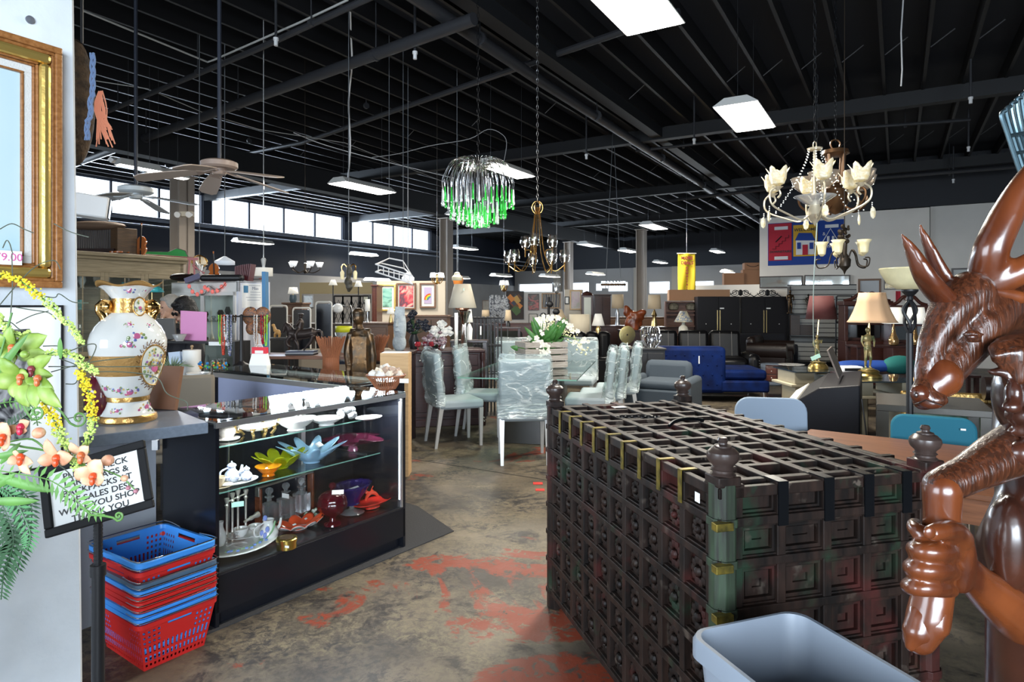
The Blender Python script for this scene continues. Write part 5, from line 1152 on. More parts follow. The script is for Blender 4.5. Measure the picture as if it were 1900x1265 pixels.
def dchair(label,x,y,rz,cover=True,seed=1):
 """origin on the floor under the seat; the sitter faces local -y... the back stands at +y"""
 t = thing('dining_chair',label,'chair',(x,y,0),rz,'plastic-wrapped dining chairs')
 W_,D2 = .49,.50
 MB().box(-W_/2,W_/2,-D2/2,D2/2,.40,.50).mk('seat',GRF,t,bevel=.03)
 MB().box(-W_/2,W_/2,-.035,.035,0,.58).mk('backrest',GRF,t,bevel=.028,loc=(0,D2/2-.035,.42)).rotation_euler = (-.10,0,0)
 for sx in (-1,1):
  MB().frus(sx*(W_/2-.03),-D2/2+.03,0,.41,.028,.028,.045,.045).mk('leg',CLEG,t,smooth=False)
  MB().frus(sx*(W_/2-.03),D2/2+.03,0,.43,.028,.028,.048,.048,0,-.06).mk('leg',CLEG,t,smooth=False)
 if cover:
  rs = random.Random(seed); b = MB(); NU,NV = 44,22
  offs = (rs.random()*9,rs.random()*9)
  def fn(u,v):
   a = 2*pi*u; c_,s_ = cos(a),sin(a); k_ = 4
   px_ = (abs(c_)**(2/k_))*(1 if c_ > 0 else -1)*(W_/2+.012); py_ = (abs(s_)**(2/k_))*(1 if s_ > 0 else -1)*(.05)
   z = .02+v*.61
   if v > .9: px_ *= 1-(v-.9)*.9; py_ *= 1-(v-.9)*6
   n1 = noise.noise(Vector((px_*7+offs[0],py_*9+z*6,offs[1]+z*3)))
   n2 = noise.noise(Vector((px_*22+offs[1],py_*20,z*13+offs[0])))
   g_ = 1 if v < .25 else .7
   q_ = .040*abs(n1)+.014*n2*g_
   r_ = 1+q_/.06*(.35)
   return (px_*(1+q_*1.5),py_*r_+(q_ if py_ > 0 else -q_),z+.012*n1)
  b.grid(fn,NU,NV); o = b.mk('plastic_cover',WRAP,t,loc=(0,D2/2-.035,.42)); o.rotation_euler = (-.10,0,0)
  b = MB()
  for i in range(4): b.tube(crv([(-W_/2-.01,.06,.05+.03*i+rs.random()*.02),(-.1,.062,.03+.035*i+rs.random()*.03),(.1,.062,.04+.03*i+rs.random()*.02),(W_/2+.01,.05,.03+.03*i)],5),.006,5)
  o = b.mk('cover_folds',WRAP,t,loc=(0,D2/2-.035,.42)); o.rotation_euler = (-.10,0,0)
 return t
dt_a = radians(-12)
dchair('grey dining chair with plastic-wrapped back turned to the viewer, nearest end of the glass table',.105,6.36,pi+.06,seed=3)
dchair('grey dining chair standing sideways beside the dark sideboard, left of the table',-.62,7.08,radians(112),seed=5)
dchair('wrapped dining chair behind the glass table corner, between the sideways chair and the crate',-.34,7.62,radians(82),seed=7)
dchair('wrapped dining chair half hidden left of the wooden crate, far side',.05,9.0,radians(8),seed=9)
dchair('wrapped dining chair directly right of the wooden crate, far side',.93,9.1,radians(-14),seed=11)
dchair('wrapped dining chair just behind the far-left chest finial',.86,7.25,radians(-100),seed=13)
dchair('wrapped dining chair between two others, right of the chest finial',1.06,7.68,radians(-100),seed=15)
dchair('rightmost wrapped dining chair, beside the grey recliner',1.32,8.2,radians(-100),seed=17)
t = thing('glass_dining_table','glass-topped dining table on two brushed metal pedestals','table',(.28,7.72,0),dt_a)
MB().box(-.62,.62,-1.15,1.15,.745,.758).mk('table_top',glassm('table_glass',(.80,.90,.87),.10,.02),t,smooth=False)
MB().box(-.62,.62,-1.152,-1.15,.745,.758).box(-.622,-.62,-1.15,1.15,.745,.758).mk('glass_edge',EDGE,t,smooth=False)
PED = mat('brushed_dark_metal',(.11,.11,.11),.38,.9)
for y in (-.55,.55): MB().prism([(x_,y+y_) for x_,y_ in rrect(.52,.34,.05,3)],0,.74).mk('pedestal',PED,t,bevel=.004)
# crate with flowers
c = P(1003,705,7.9); t = thing('flower_crate','weathered wooden slat crate on the glass table','crate',(c.x,7.75,.762),radians(20))
CRW = wood('weathered_slats',(.20,.17,.15),(.42,.38,.34),.8,8)
b = MB()
for i in range(4):
 z = .012+i*.078; b.box(-.27,.27,-.175,-.16,z,z+.062).box(-.27,.27,.16,.175,z,z+.062).box(-.27,-.255,-.16,.16,z,z+.062).box(.255,.27,-.16,.16,z,z+.062)
b.box(-.255,.255,-.16,.16,0,.012); b.mk('crate_slats',CRW,t,smooth=False)
for sx in (-1,1):
 for sy in (-1,1): MB().box(sx*.25-.01,sx*.25+.01,sy*.15-.01,sy*.15+.01,0,.31).mk('corner_post',CRW,t,smooth=False)
t2 = thing('flower_bouquet','white and cream blossom bouquet with broad green leaves spilling from the crate','flowers',(c.x,7.75,.85),0)
MB().box(-.2,.2,-.12,.12,0,.1,TM(rz=radians(20))).mk('foliage_block',mat('dark_moss',(.03,.06,.02),.9),t2,smooth=False)
WB = mat('white_blossom',(.80,.76,.66),.6); YB = mat('cream_bud',(.70,.66,.38),.6)
lv = MB(); st = MB(); wbm = MB(); ybm = MB()
rs = random.Random(4)
for i in range(34):
 a = rs.random()*6.28; l_ = rs.uniform(.18,.34); h_ = rs.uniform(.05,.45)
 p0 = Vector((rs.uniform(-.12,.12),rs.uniform(-.08,.08),.1)); p1 = p0+Vector((cos(a)*l_,sin(a)*l_*.6-.05,h_)); petal(lv,p0.lerp(p1,.3),p1,rs.uniform(.022,.045),.12)
lv.mk('leaves',mat('glossy_leaf',(.06,.20,.04),.4,var=.4,vscale=6),t2)
def blossom(b,c_,r):
 a0 = rs.random()*6
 for k_ in range(5):
  a = a0+k_*1.256; petal(b,c_,c_+Vector((cos(a)*r,-r*.35,sin(a)*r)),r*.42,.1,4,2)
for i in range(46):
 u = rs.random(); p1 = Vector((-.15+u*.68+rs.uniform(-.06,.06),rs.uniform(-.16,.08),.22+.27*sin(pi*min(1,u*1.05+.05))+rs.uniform(-.1,.06)))
 blossom(wbm,p1,rs.uniform(.022,.04))
 if i % 3 == 0: st.tube([(rs.uniform(-.06,.06),0,.1),(p1.x*.5,p1.y*.5,.3),tuple(p1)],.003,5)
for i in range(6): blossom(wbm,Vector((rs.uniform(-.08,.06),-.18,.13+rs.uniform(-.05,.08))),.055)
for i in range(90):
 u = rs.random(); ybm.ell((.05+u*.5+rs.uniform(-.05,.05),rs.uniform(-.12,.1),.42-.34*u*u+rs.uniform(-.06,.05)),rs.uniform(.007,.013),nu=6,nv=4)
wbm.mk('white_blossoms',WB,t2); ybm.mk('small_buds',YB,t2); st.mk('stems',LG,t2)
# ---------------------------------------------------------------- dark sideboard
SBW = wood('dark_cherry',(.022,.008,.009),(.045,.016,.016),.3)
A0 = G(788,795); sb_ = thing('sideboard','dark cherry sideboard with round knobs and turned corner post, left of the dining set','sideboard',(-1.33,7.95,0),radians(12))
W_,D2,H2 = .98,.50,.95
MB().box(0,W_,0,D2,.08,H2-.04).mk('carcass',SBW,sb_,smooth=False)
MB().box(-.03,W_+.03,-.03,D2+.02,H2-.04,H2).mk('top',SBW,sb_,bevel=.012)
MB().box(-.02,W_+.02,-.02,D2,.0,.09).mk('plinth',SBW,sb_,bevel=.008)
for x in (.0,W_): MB().lathe([(.04,0),(.045,.05),(.03,.07),(.04,.09),(.026,.11),(.03,.13),(.03,H2-.18),(.024,H2-.15),(.035,H2-.12),(.035,H2-.04)],14,(x,-.005,0)).mk('corner_post',SBW,sb_)
KN = mat('pewter_knob',(.45,.45,.45),.3,.9)
for i in range(3):
 x0_ = .05+i*(W_-.1)/3; x1_ = x0_+(W_-.1)/3-.012
 d_ = MB().box(x0_,x1_,-.014,0,H2-.20,H2-.06).mk('drawer',SBW,sb_,bevel=.005); MB().ell(((x0_+x1_)/2,-.03,H2-.13),.016,nu=10,nv=8).mk('knob',KN,d_)
 d_ = MB().box(x0_,x1_,-.012,0,.12,H2-.215).box(x0_+.05,x1_-.05,-.020,-.012,.18,H2-.27).mk('door',SBW,sb_,bevel=.006); MB().ell((x0_+(.03 if i else .24),-.026,.62),.014,nu=10,nv=8).mk('knob',KN,d_)
# ---------------------------------------------------------------- sofas and armchairs
def prop(px,py,Y): return P(px,py,Y)
BLTH = mat('black_leather',(.004,.004,.005),.36,spec=.3,bump=.2,bscale=120)
# grey recliner seen from behind right, arm nearest
GRC = mat('slate_grey_fabric',(.045,.06,.078),.85,bump=.3,bscale=150)
t = thing('recliner_armchair','slate grey fabric recliner with low rounded back between the wrapped chairs and the blue chaise','armchair',(2.06,8.75,0),radians(-28)); t.scale = (.8,.8,.95)
MB().box(-.42,.42,-.42,.42,.06,.42).mk('base',GRC,t,bevel=.03)
MB().box(-.36,.36,-.40,.34,.42,.54).mk('seat_cushion',GRC,t,bevel=.05)
o = MB().box(-.40,.40,-.12,.12,0,.36).mk('backrest',GRC,t,bevel=.09,loc=(-.02,.36,.42)); o.rotation_euler = (-.15,0,0)
for sx in (-1,1): MB().box(sx*.46-.09,sx*.46+.09,-.52,.42,.08,.58).mk('armrest',GRC,t,bevel=.06)
# blue velvet chaise
NVY = mat('blue_velvet',(.0015,.006,.038),.7,spec=.15,var=.5,vscale=5,col2=(.002,.014,.09))
t = thing('velvet_chaise','royal blue tufted velvet chaise with a square back on slim metal legs','chaise',(3.05,10.35,0),radians(-6))
MB().box(-.78,.30,-.32,.02,.14,.86).mk('backrest',NVY,t,bevel=.06)
MB().box(-.75,.95,.0,.75,.16,.34).mk('base',NVY,t,bevel=.03)
MB().box(.20,.95,-.32,.72,.16,.34).mk('front_base',NVY,t,bevel=.03)
MB().box(-.70,.93,-.26,.72,.34,.50).mk('seat_cushion',NVY,t,bevel=.05)
b = MB()
for i in range(7):
 for j in range(4): b.ell((-.68+i*.14+(.07 if j % 2 else 0),-.325,.28+j*.15),(.014,.010,.014),nu=6,nv=4)
b.mk('tufting_buttons',NVY,t)
for x,y in ((.88,-.25),(.88,.66),(-.72,.66),(-.7,-.22)): MB().tube([(x,y,0),(x,y,.17)],.013,8).mk('leg',CHROME,t)
MB().box(-.12,-.105,-.325,-.322,.60,.72).mk('price_tag',PAPER,t,smooth=False)
# black three-seat recliner sofa
t = thing('leather_sofa','black leather three-seat recliner sofa with pale stitching and nailhead arms','sofa',(3.50,12.35,0),radians(-10)); t.scale = (.85,1,1)
ST = mat('pale_stitching',(.16,.15,.14),.7)
MB().box(-1.05,1.05,-.42,.42,.05,.40).mk('base',BLTH,t,bevel=.04)
for i in range(3):
 x = -.70+i*.70
 MB().box(x-.34,x+.34,-.46,.3,.36,.54).mk('seat_cushion',BLTH,t,bevel=.07)
 k_ = MB().box(x-.34,x+.34,-.13,.13,0,.60).mk('backrest',BLTH,t,bevel=.08,loc=(x,.34,.42)); k_.location = (0,.34,.42); k_.rotation_euler = (-.14,0,0)
 for dx in (-.13,.13): MB().box(x+dx-.004,x+dx+.004,-.136,-.128,.08,.56).mk('stitching',ST,k_,smooth=False)
for sx in (-1,1):
 k_ = MB().box(sx*1.17-.13,sx*1.17+.13,-.52,.42,.05,.62).mk('armrest',BLTH,t,bevel=.10); b = MB()
 for i in range(10): b.ell((sx*1.17+.08,-.53,.1+i*.045),.010,nu=6,nv=4)
 b.mk('nailheads',CHROME,k_)
# rolled-arm brown leather sofa end, right of it
BRL = mat('dark_brown_leather',(.012,.007,.006),.34,spec=.3,bump=.2,bscale=80)
t = thing('rolled_arm_sofa','dark brown leather sofa with fat rolled arm beside the black recliner sofa','sofa',(5.28,13.2,0),radians(60)); t.scale = (.6,.8,1)
MB().box(-.9,.9,-.4,.45,.12,.45).mk('base',BRL,t,bevel=.04); MB().box(-.9,.9,.25,.5,.4,.88).mk('backrest',BRL,t,bevel=.10)
for sx in (-1,1):
 k_ = MB().box(sx*.95-.1,sx*.95+.1,-.45,.45,.12,.6).mk('armrest',BRL,t,bevel=.03); MB().tube([(sx*.98,-.47,.62),(sx*.98,.45,.62)],.15,18).mk('arm_roll',BRL,k_)
 for y in (-.38,.38): MB().ell((sx*.88,y,.06),(.07,.07,.06),nu=12,nv=8).mk('bun_foot',mat('honey_wood_foot',(.35,.16,.06),.3),t)
# charcoal sofa in front of the wardrobes
t = thing('charcoal_sofa','long charcoal fabric sofa with straight high back in front of the wardrobes','sofa',(5.25,14.6,0),radians(-10)); t.scale = (.85,.8,1)
CHF = mat('charcoal_fabric',(.010,.011,.016),.9)
MB().box(-1.1,1.1,.3,.5,.1,.86).mk('backrest',CHF,t,bevel=.04); MB().box(-1.1,1.1,-.4,.3,0,.45).mk('seat',CHF,t,bevel=.04)
for sx in (-1,1): MB().box(sx*1.15-.09,sx*1.15+.09,-.45,.5,.1,.66).mk('armrest',CHF,t,bevel=.04)
c = G(1422,690); t = tag(MB().tube([(0,0,.0),(0,0,.03),(0,0,.35),(0,0,.40)],[.25,.28,.28,.2],20).mk('pouf',mat('pale_grey_blue_fabric',(.20,.25,.33),.9),loc=(4.95,12.3,0)),'round pale blue-grey pouf peeking out behind the rolled sofa arm','pouf')
# channel-back black sofa and navy pieces behind the flowers
t = thing('channel_sofa','black leather loveseat with vertical channel back behind the flower crate','sofa',(1.25,13.1,0),radians(4))
for i in range(6): MB().box(-.75+i*.25,-.505+i*.25,-.1,.14,.1,.98).mk('back_channel',BLTH,t,bevel=.08)
MB().box(-.75,.75,-.7,-.08,0,.5).mk('seat',BLTH,t,bevel=.06)
for sx in (-1,1): MB().box(sx*.85-.1,sx*.85+.1,-.75,.1,.08,.66).mk('armrest',BLTH,t,bevel=.07)
t = thing('navy_sofa','navy blue upholstered sofa far behind the round brass disc','sofa',(2.45,17,0),radians(-5))
NV2 = mat('navy_fabric',(.008,.022,.06),.8)
MB().box(-1.0,1.0,.2,.45,.1,.84).mk('backrest',NV2,t,bevel=.06); MB().box(-1,1,-.4,.2,.0,.45).mk('seat',NV2,t,bevel=.04)
for sx in (-1,1): MB().box(sx*1.05-.1,sx*1.05+.1,-.45,.45,.1,.64).mk('armrest',NV2,t,bevel=.05)
t = thing('dark_grey_sofa','dark grey-green sofa behind the black wire rack, left of the flowers','sofa',(-.55,14.5,0),radians(3))
DG = mat('dark_green_grey_fabric',(.03,.034,.03),.9)
MB().box(-1.0,.8,.2,.45,.1,.92).mk('backrest',DG,t,bevel=.06); MB().box(-1,.8,-.4,.2,0,.48).mk('seat',DG,t,bevel=.04)
for sx in (-1.05,.85): MB().box(sx-.1,sx+.1,-.45,.45,.1,.68).mk('armrest',DG,t,bevel=.05)
# low upholstered pieces behind the horse table, beige
t = thing('beige_sofa','beige linen sofa behind the bronze rider and fan baskets','sofa',(-2.1,8.1,0),radians(8)); t.scale = (.62,.7,1)
BE = mat('beige_linen',(.36,.31,.25),.9)
MB().box(-.95,.95,.2,.45,.1,.95).mk('backrest',BE,t,bevel=.08); MB().box(-.95,.95,-.4,.2,0,.50).mk('seat',BE,t,bevel=.06)
for sx in (-1,1): MB().box(sx*1.0-.1,sx*1.0+.1,-.45,.45,.1,.70).mk('armrest',BE,t,bevel=.07)
# plastic chair, brown tables and teal chair beyond the chest
t = thing('shell_chair','pale grey-blue moulded chair back rising behind the far right edge of the chest','chair',(1.66,4.15,0),radians(-12))
SHL = mat('pale_blue_grey_fabric',(.26,.33,.42),.7)
b = MB(); b.prism([(x,y) for x,y in rrect(.44,.34,.09,5)],-.012,.012,TM((0,0,.74),rx=pi/2-.1)); b.mk('backrest',SHL,t,bevel=.008)
MB().prism(rrect(.46,.44,.08,5),.45,.48,TM((0,.24,0))).mk('seat',SHL,t,bevel=.008)
for x in (-.18,.18):
 for y in (.06,.42): MB().tube([(x,y,0),(x*.8,y,.45)],.012,8).mk('leg',CHROME,t)
TB = wood('cherry_veneer',(.11,.038,.015),(.21,.078,.032),.38,4,stretch=(1,14,14))
# desk: brown top behind the chest
t = thing('wooden_desk','long reddish-brown veneer table directly behind the carved chest','table',(0,0,0))
q4 = [G(1480,795,.74),G(1640,793,.74),G(1930,880,.74),G(1960,1010,.74)]
c4 = [(p.x,p.y) for p in (G(1455,793,.74),G(1620,788,.74))]
e0 = Vector((1.42,3.93)); ex = Vector((cos(radians(-38)),sin(radians(-38)))); ey = Vector((-ex.y,ex.x))
t.location = (e0.x,e0.y,0); t.rotation_euler = (0,0,radians(-38))
t.location = (1.56,3.55,0)
MB().box(-.05,2.0,-.55,.52,.715,.74).mk('table_top',TB,t,smooth=False,bevel=.004)
MB().box(.02,1.93,-.50,-.48,.60,.715).box(.02,1.93,.45,.47,.60,.715).mk('apron',TB,t,smooth=False)
for x in (.03,1.9):
 for y in (-.48,.44): MB().box(x-.025,x+.025,y-.025,y+.025,0,.715).mk('leg',BLACK,t,smooth=False)
t = thing('teal_chair','teal upholstered chair back behind the brown table, near the chest corner finial','chair',(2.42,3.72,0),radians(-30))
TE = mat('teal_fabric',(.008,.115,.17),.8)
b = MB(); b.prism(rrect(.42,.40,.07,5),-.022,.022,TM((0,0,.665),rx=pi/2-.08)); b.mk('backrest',TE,t,bevel=.012)
MB().prism(rrect(.48,.46,.06,5),.42,.48,TM((0,.26,0))).mk('seat',TE,t,bevel=.012)
for x in (-.2,.2):
 for y in (.06,.46): MB().tube([(x,y,0),(x*.9,y,.43)],.014,8).mk('leg',CHROME,t)
MB().box(.13,.155,-.027,-.024,.80,.81).mk('price_sticker',PAPER,t,smooth=False)
t = thing('tufted_armchair','dark brown tufted leather armchair behind the teal chair at the right edge','armchair',(4.38,5.0,0),radians(-25))
MB().box(-.5,.5,.2,.45,.1,.82).mk('backrest',BRL,t,bevel=.07); MB().tube([(-.55,.28,.80),(.55,.28,.80)],.10,14).mk('back_roll',BRL,t)
MB().box(-.5,.5,-.4,.2,0,.45).mk('seat',BRL,t,bevel=.05)
for sx in (-1,1): MB().box(sx*.55-.1,sx*.55+.1,-.45,.4,.1,.66).mk('armrest',BRL,t,bevel=.06)
# ---------------------------------------------------------------- storage, electronics and lamps on the right side
def lathe_px(name,m,rows,Y,cx,par,base,n=24,wob=None,solid=0):
 """rows of (half width px, y px) at depth Y; par local origin = base point"""
 k = Y/F; return MB().lathe([(r*k,H-(y-HY)*k-base.z) for r,y in rows],n,((cx-CX)*k-base.x,0,0),wob=wob).mk(name,m,par,solid=solid)
def shade_mat(name,col,e=0,pleat=0): return mat(name,col,.85,trans=0,emit=e,ecol=col)
WSH = shade_mat('white_shade_fabric',(.72,.70,.64),.25); CSH = shade_mat('cream_shade_fabric',(.62,.54,.40),.18); TSH = shade_mat('tan_shade_fabric',(.46,.36,.24),.1)
def lamp(label,cx,Y,shade,base_rows,sm,bm,name='table_lamp',cat='lamp',pleats=0,z0=None,square=False):
 """shade: (y_top, y_bot, w_top, w_bot) px ; base_rows: (half width, y px) from bottom upwards"""
 yb = base_rows[0][1]; o = P(cx,yb,Y); t = thing(name,label,cat,o)
 yt,yl,wt,wb = shade; k = Y/F
 if square:
  b = MB(); zt,zl = H-(yt-HY)*k-o.z,H-(yl-HY)*k-o.z
  loft(b,[[(-wb*k/2,-wb*k/2,zl),(wb*k/2,-wb*k/2,zl),(wb*k/2,wb*k/2,zl),(-wb*k/2,wb*k/2,zl)],[(-wt*k/2,-wt*k/2,zt),(wt*k/2,-wt*k/2,zt),(wt*k/2,wt*k/2,zt),(-wt*k/2,wt*k/2,zt)]],False); b.mk('lamp_shade',sm,t,smooth=False,solid=.004)
 else:
  wf = (lambda r,z,a,i: r*(1+.012*cos(pleats*a))) if pleats else None
  lathe_px('lamp_shade',sm,[(wb/2,yl),(wb/2*.55+wt/2*.45-(wb-wt)*.04,(yl+yt)/2),(wt/2,yt)],Y,cx,t,o,max(24,pleats*2),wf,.003)
 rows = [(0,yb)]+list(base_rows)+[(0,base_rows[-1][1])]
 lathe_px('lamp_base',bm,rows,Y,cx,t,o,18)
 lathe_px('lamp_stem',BRASS,[(.8,base_rows[-1][1]+1),(.8,yt+2),(0,yt+2)],Y,cx,t,o,6)
 return t
def block(name,label,cat,c,dims,m,rz=0,bevel=0,group=None):
 o = MB().box(-dims[0]/2,dims[0]/2,-dims[1]/2,dims[1]/2,0,dims[2]).mk(name,m,loc=c,smooth=False,bevel=bevel); o.rotation_euler = (0,0,rz); return tag(o,label,cat,group)
def table(name,label,c,w,d,h,m,rz=0,top=.03,leg=.045,shelf=False,legm=None):
 t = thing(name,label,'table',(c[0],c[1],0),rz)
 MB().box(-w/2,w/2,-d/2,d/2,h-top,h).mk('table_top',m,t,smooth=False,bevel=.004)
 for sx in (-1,1):
  for sy in (-1,1): MB().box(sx*(w/2-.04)-leg/2,sx*(w/2-.04)+leg/2,sy*(d/2-.04)-leg/2,sy*(d/2-.04)+leg/2,0,h-top).mk('leg',legm or m,t,smooth=False)
 if shelf: MB().box(-w/2+.03,w/2-.03,-d/2+.03,d/2-.03,.18,.2).mk('lower_shelf',m,t,smooth=False)
 return t
# wardrobes
WBK = mat('black_wardrobe_laminate',(.007,.006,.008),.5,spec=.25)
rzB = -RA
for i,(cx,w) in enumerate(((1333,75),(1419,84))):
 Y = 15.6; k = Y/F; c = P(cx,620,Y); hgt = H+(HY-550)*k
 t = thing('wardrobe','tall black wardrobe with two long brass handles, %s' % ('left one next to the bookcase' if i == 0 else 'right one next to the slat shelving'),'wardrobe',(c.x,Y,0),radians(-8))
 W_ = w*k
 MB().box(-W_/2,W_/2,0,.58,0,hgt).mk('body',WBK,t,smooth=False,bevel=.004)
 for s_ in (-1,1):
  d_ = MB().box(min(0,s_*W_/2)+.004,max(0,s_*W_/2)-.004,-.02,0,.07,hgt-.02).mk('door',WBK,t,smooth=False,bevel=.003)
  MB().box(s_*.03-.008,s_*.03+.008,-.05,-.02,.85,hgt-.33).mk('handle',BRASS,d_,smooth=False); MB().box(s_*W_*.3-.01,s_*W_*.3+.01,-.022,-.02,1.05,1.07).mk('door_sticker',PAPER,d_,smooth=False)
 MB().box(.03,.13,-.022,-.02,hgt-.3,hgt-.27).mk('price_tag',PAPER,t,smooth=False)
# bookcase with shells and tiffany lamp in front
BKC = wood('brown_shelf_wood',(.10,.035,.018),(.18,.07,.035),.5)
Y = 16.2; k = Y/F; c = P(1264,620,Y); W_ = 58*k; hgt = H+(HY-559)*k
t = thing('bookcase','brown wooden open bookcase left of the black wardrobes','bookcase',(c.x,Y,0),radians(-8))
b = MB().box(-W_/2,-W_/2+.03,0,.3,0,hgt).box(W_/2-.03,W_/2,0,.3,0,hgt).box(-W_/2,W_/2,.29,.3,0,hgt).mk('carcass',BKC,t,smooth=False)
for y in (559,576,583,604,640):
 z = H-(y-HY)*k; MB().box(-W_/2+.03,W_/2-.03,0,.29,z-.03,z).mk('shelf',BKC,t,smooth=False)
for cx in (1250,1282):
 p = P(cx,575.6,Y+.15); MB(); tag(MB().tube([(0,0,0),(0,0,.02),(0,0,.12),(0,0,.18),(0,0,.2)],[.05,.11,.13,.07,.03],14).mk('ceramic_jar',mat('speckled_jar',(.30,.27,.20),.4,var=.5,vscale=20),loc=p),'speckled round jar on the top bookcase shelf, %s' % ('left' if cx == 1250 else 'right'),'jar')
tt = lamp('stained-glass style lamp with a flowered dome shade in front of the bookcase',1268,13.9,(577,597,12,34),[(8,622),(9,612),(8,607),(3,602),(3,597)],art('mosaic_shade',[(.7,.55,.3),(.8,.72,.5),(.15,.2,.3),(.8,.7,.45)],30,'vor'),mat('cream_ceramic',(.62,.58,.48),.2))
table('console_table','dark console table hidden behind the black sofa, carrying the flowered lamp',(P(1262,0,13.95).x,13.95),1.6,.34,P(0,622,13.9).z-.002,DKWOOD,radians(-8))
o = tag(MB().box(-.75,.75,-.25,.25,0,.28).mk('cardboard_carton',mat('plain_cardboard',(.48,.27,.15),.8),loc=(P(1298,0,16.9).x-.1,16.7,H+(HY-559)*16.2/F+.02),rz=radians(-8)),'long flat cardboard carton lying on top of the bookcase and wardrobe','box')
# yellow sale banner
def banner(cx,y0,y1,w,Y,col,lines,label,tcol,rz=0):
 k = Y/F; t = thing('hanging_banner',label,'banner',P(cx,y0,Y),rz)
 h_ = (y1-y0)*k; b = MB(); b.grid(lambda u,v: ((u-.5)*w*k,.03*sin(u*9+v*3),-v*h_),12,20); b.mk('banner_cloth',col,t,solid=.004)
 MB().tube([(-w*k/2-.03,0,.0),(w*k/2+.03,0,0)],.015,8).mk('top_rod',WHITE,t)
 MB().tube([(0,0,0),(0,0,ZC-t.location.z-.05)],.004,4).mk('hanging_line',STEEL,t)
 for i,(s_,y,sz_) in enumerate(lines): text(s_,sz_*k,tcol,t,(0,-.045,-(y-y0)*k),(pi/2,0,0),bold=.004)
 return t
REDI = mat('dark_red_ink',(.30,.03,.05),.6)
banner(1274,470,541,32,18.0,mat('yellow_cloth',(.72,.55,.03),.7),[('MORE',479,8),('DEALS',488,8)]+[(ch,497+i*5.2,5) for i,ch in enumerate('DOWNSTAIRS')],'hanging yellow banner reading MORE DEALS above the carton',REDI)
# cardboard boxes on the low wall
CB = mat('brown_carton',(.26,.13,.07),.8)
for cx,w,y0,y1,lb in ((1362,36,506,529,'left, smaller'),(1394,30,500,529,'right lower'),(1396,28,487,500,'upper, with a curved arrow mark')):
 Y = 18.7; k = Y/F; c = P(cx,y1,Y); t = tag(MB().box(-w*k/2,w*k/2,-.0,.3,0,(y1-y0)*k-.004).mk('cardboard_box',CB,loc=(c.x,Y,c.z),rz=radians(-8),smooth=False,bevel=.004),'brown cardboard box on the low white wall, '+lb,'box','boxes on the low wall')
 if y0 == 487: MB().tube(crv([(-.16,-.004,.14),(-.05,-.006,.09),(.08,-.004,.09),(.17,-.004,.13)]),.008,5).mk('arrow_mark',BLACK,t)
# ---- banner wall decorations: helper on the wall plane s = SB
def onw(px,py,off=.0):
 k = (px-CX)/F; Y = (SB-off)/(A.x*k+A.y); return P(px,py,Y)
eW = Euler((pi/2,0,-RA))
def wq(name,m,x0,y0,x1,y1,par,org,off,th=.01):
 p = onw(x0,y1,off); q_ = onw(x1,y0,off); t0,t1 = p.dot(B),q_.dot(B)
 b = MB().box(SB-off-th,SB-off,t0,t1,p.z,onw(x0,y0,off).z,RM); o = b.mk(name,m,None,smooth=False)
 if par: o.parent = par
 return o
BLUC = mat('royal_blue_cloth',(.012,.05,.27),.8,bump=.3,bscale=10); REDC = mat('crimson_cloth',(.45,.02,.04),.8); YEC = mat('golden_cloth',(.62,.36,.03),.8); WHC = mat('white_cloth',(.7,.7,.7),.8)
t = thing('flag_banner','wide blue banner with red, gold welcome house and blue panels on the white wall','banner',(0,0,0))
wq('backing_cloth',BLUC,1425,415,1566,493,t,None,.01); wq('red_panel',REDC,1426,416,1469,484,t,None,.022); wq('gold_panel',YEC,1472,418,1517,476,t,None,.022)
hp_ = wq('house_wall',WHC,1477,446,1511,473,t,None,.034); wq('house_door',REDC,1489,454,1499,473,t,None,.046)
for x in (1479,1502): wq('house_window',BLUC,x,450,x+7,462,t,None,.046)
pr = [onw(1475,446,.046),onw(1513,446,.046),onw(1506,432,.046),onw(1482,432,.046)]; MB().quad(*pr).mk('house_roof',BLUC,t,smooth=False,solid=.01)
text('WELCOME',.115,BLACK,t,onw(1494,426,.04),eW,bold=.002); text('DOWNSTAIRS',.085,BLACK,t,onw(1448,467,.04),eW,bold=.002); MB().tube([onw(x,y,.04) for x,y in ((1433,462),(1439,462),(1439,457),(1445,457),(1445,452),(1451,452),(1451,447),(1457,447),(1457,441),(1463,441),(1463,436))],.008,4).mk('stair_outline',BLACK,t); MB().tube([onw(1439,449,.04),onw(1450,438,.04)],.015,5).mk('slanted_arrow',BLACK,t); wq('white_arrow',WHC,1531,417,1556,423,t,None,.034)
for y in (421,476): wq('white_arrow',WHC,1437,y,1462,y+6,t,None,.034)
text('PLAYROOM',.10,WHC,t,onw(1541,457,.04),eW,bold=.002); text('&',.12,WHC,t,onw(1529,434,.04),eW)
MB().tube([onw(1527,448,.04),onw(1541,424,.04),onw(1556,448,.04)],.012,5).mk('roof_outline',WHC,t)
for x in (1537,1546): MB().tube([onw(x,438,.04),onw(x,450,.04)],.03,6).mk('figure_mark',WHC,t)
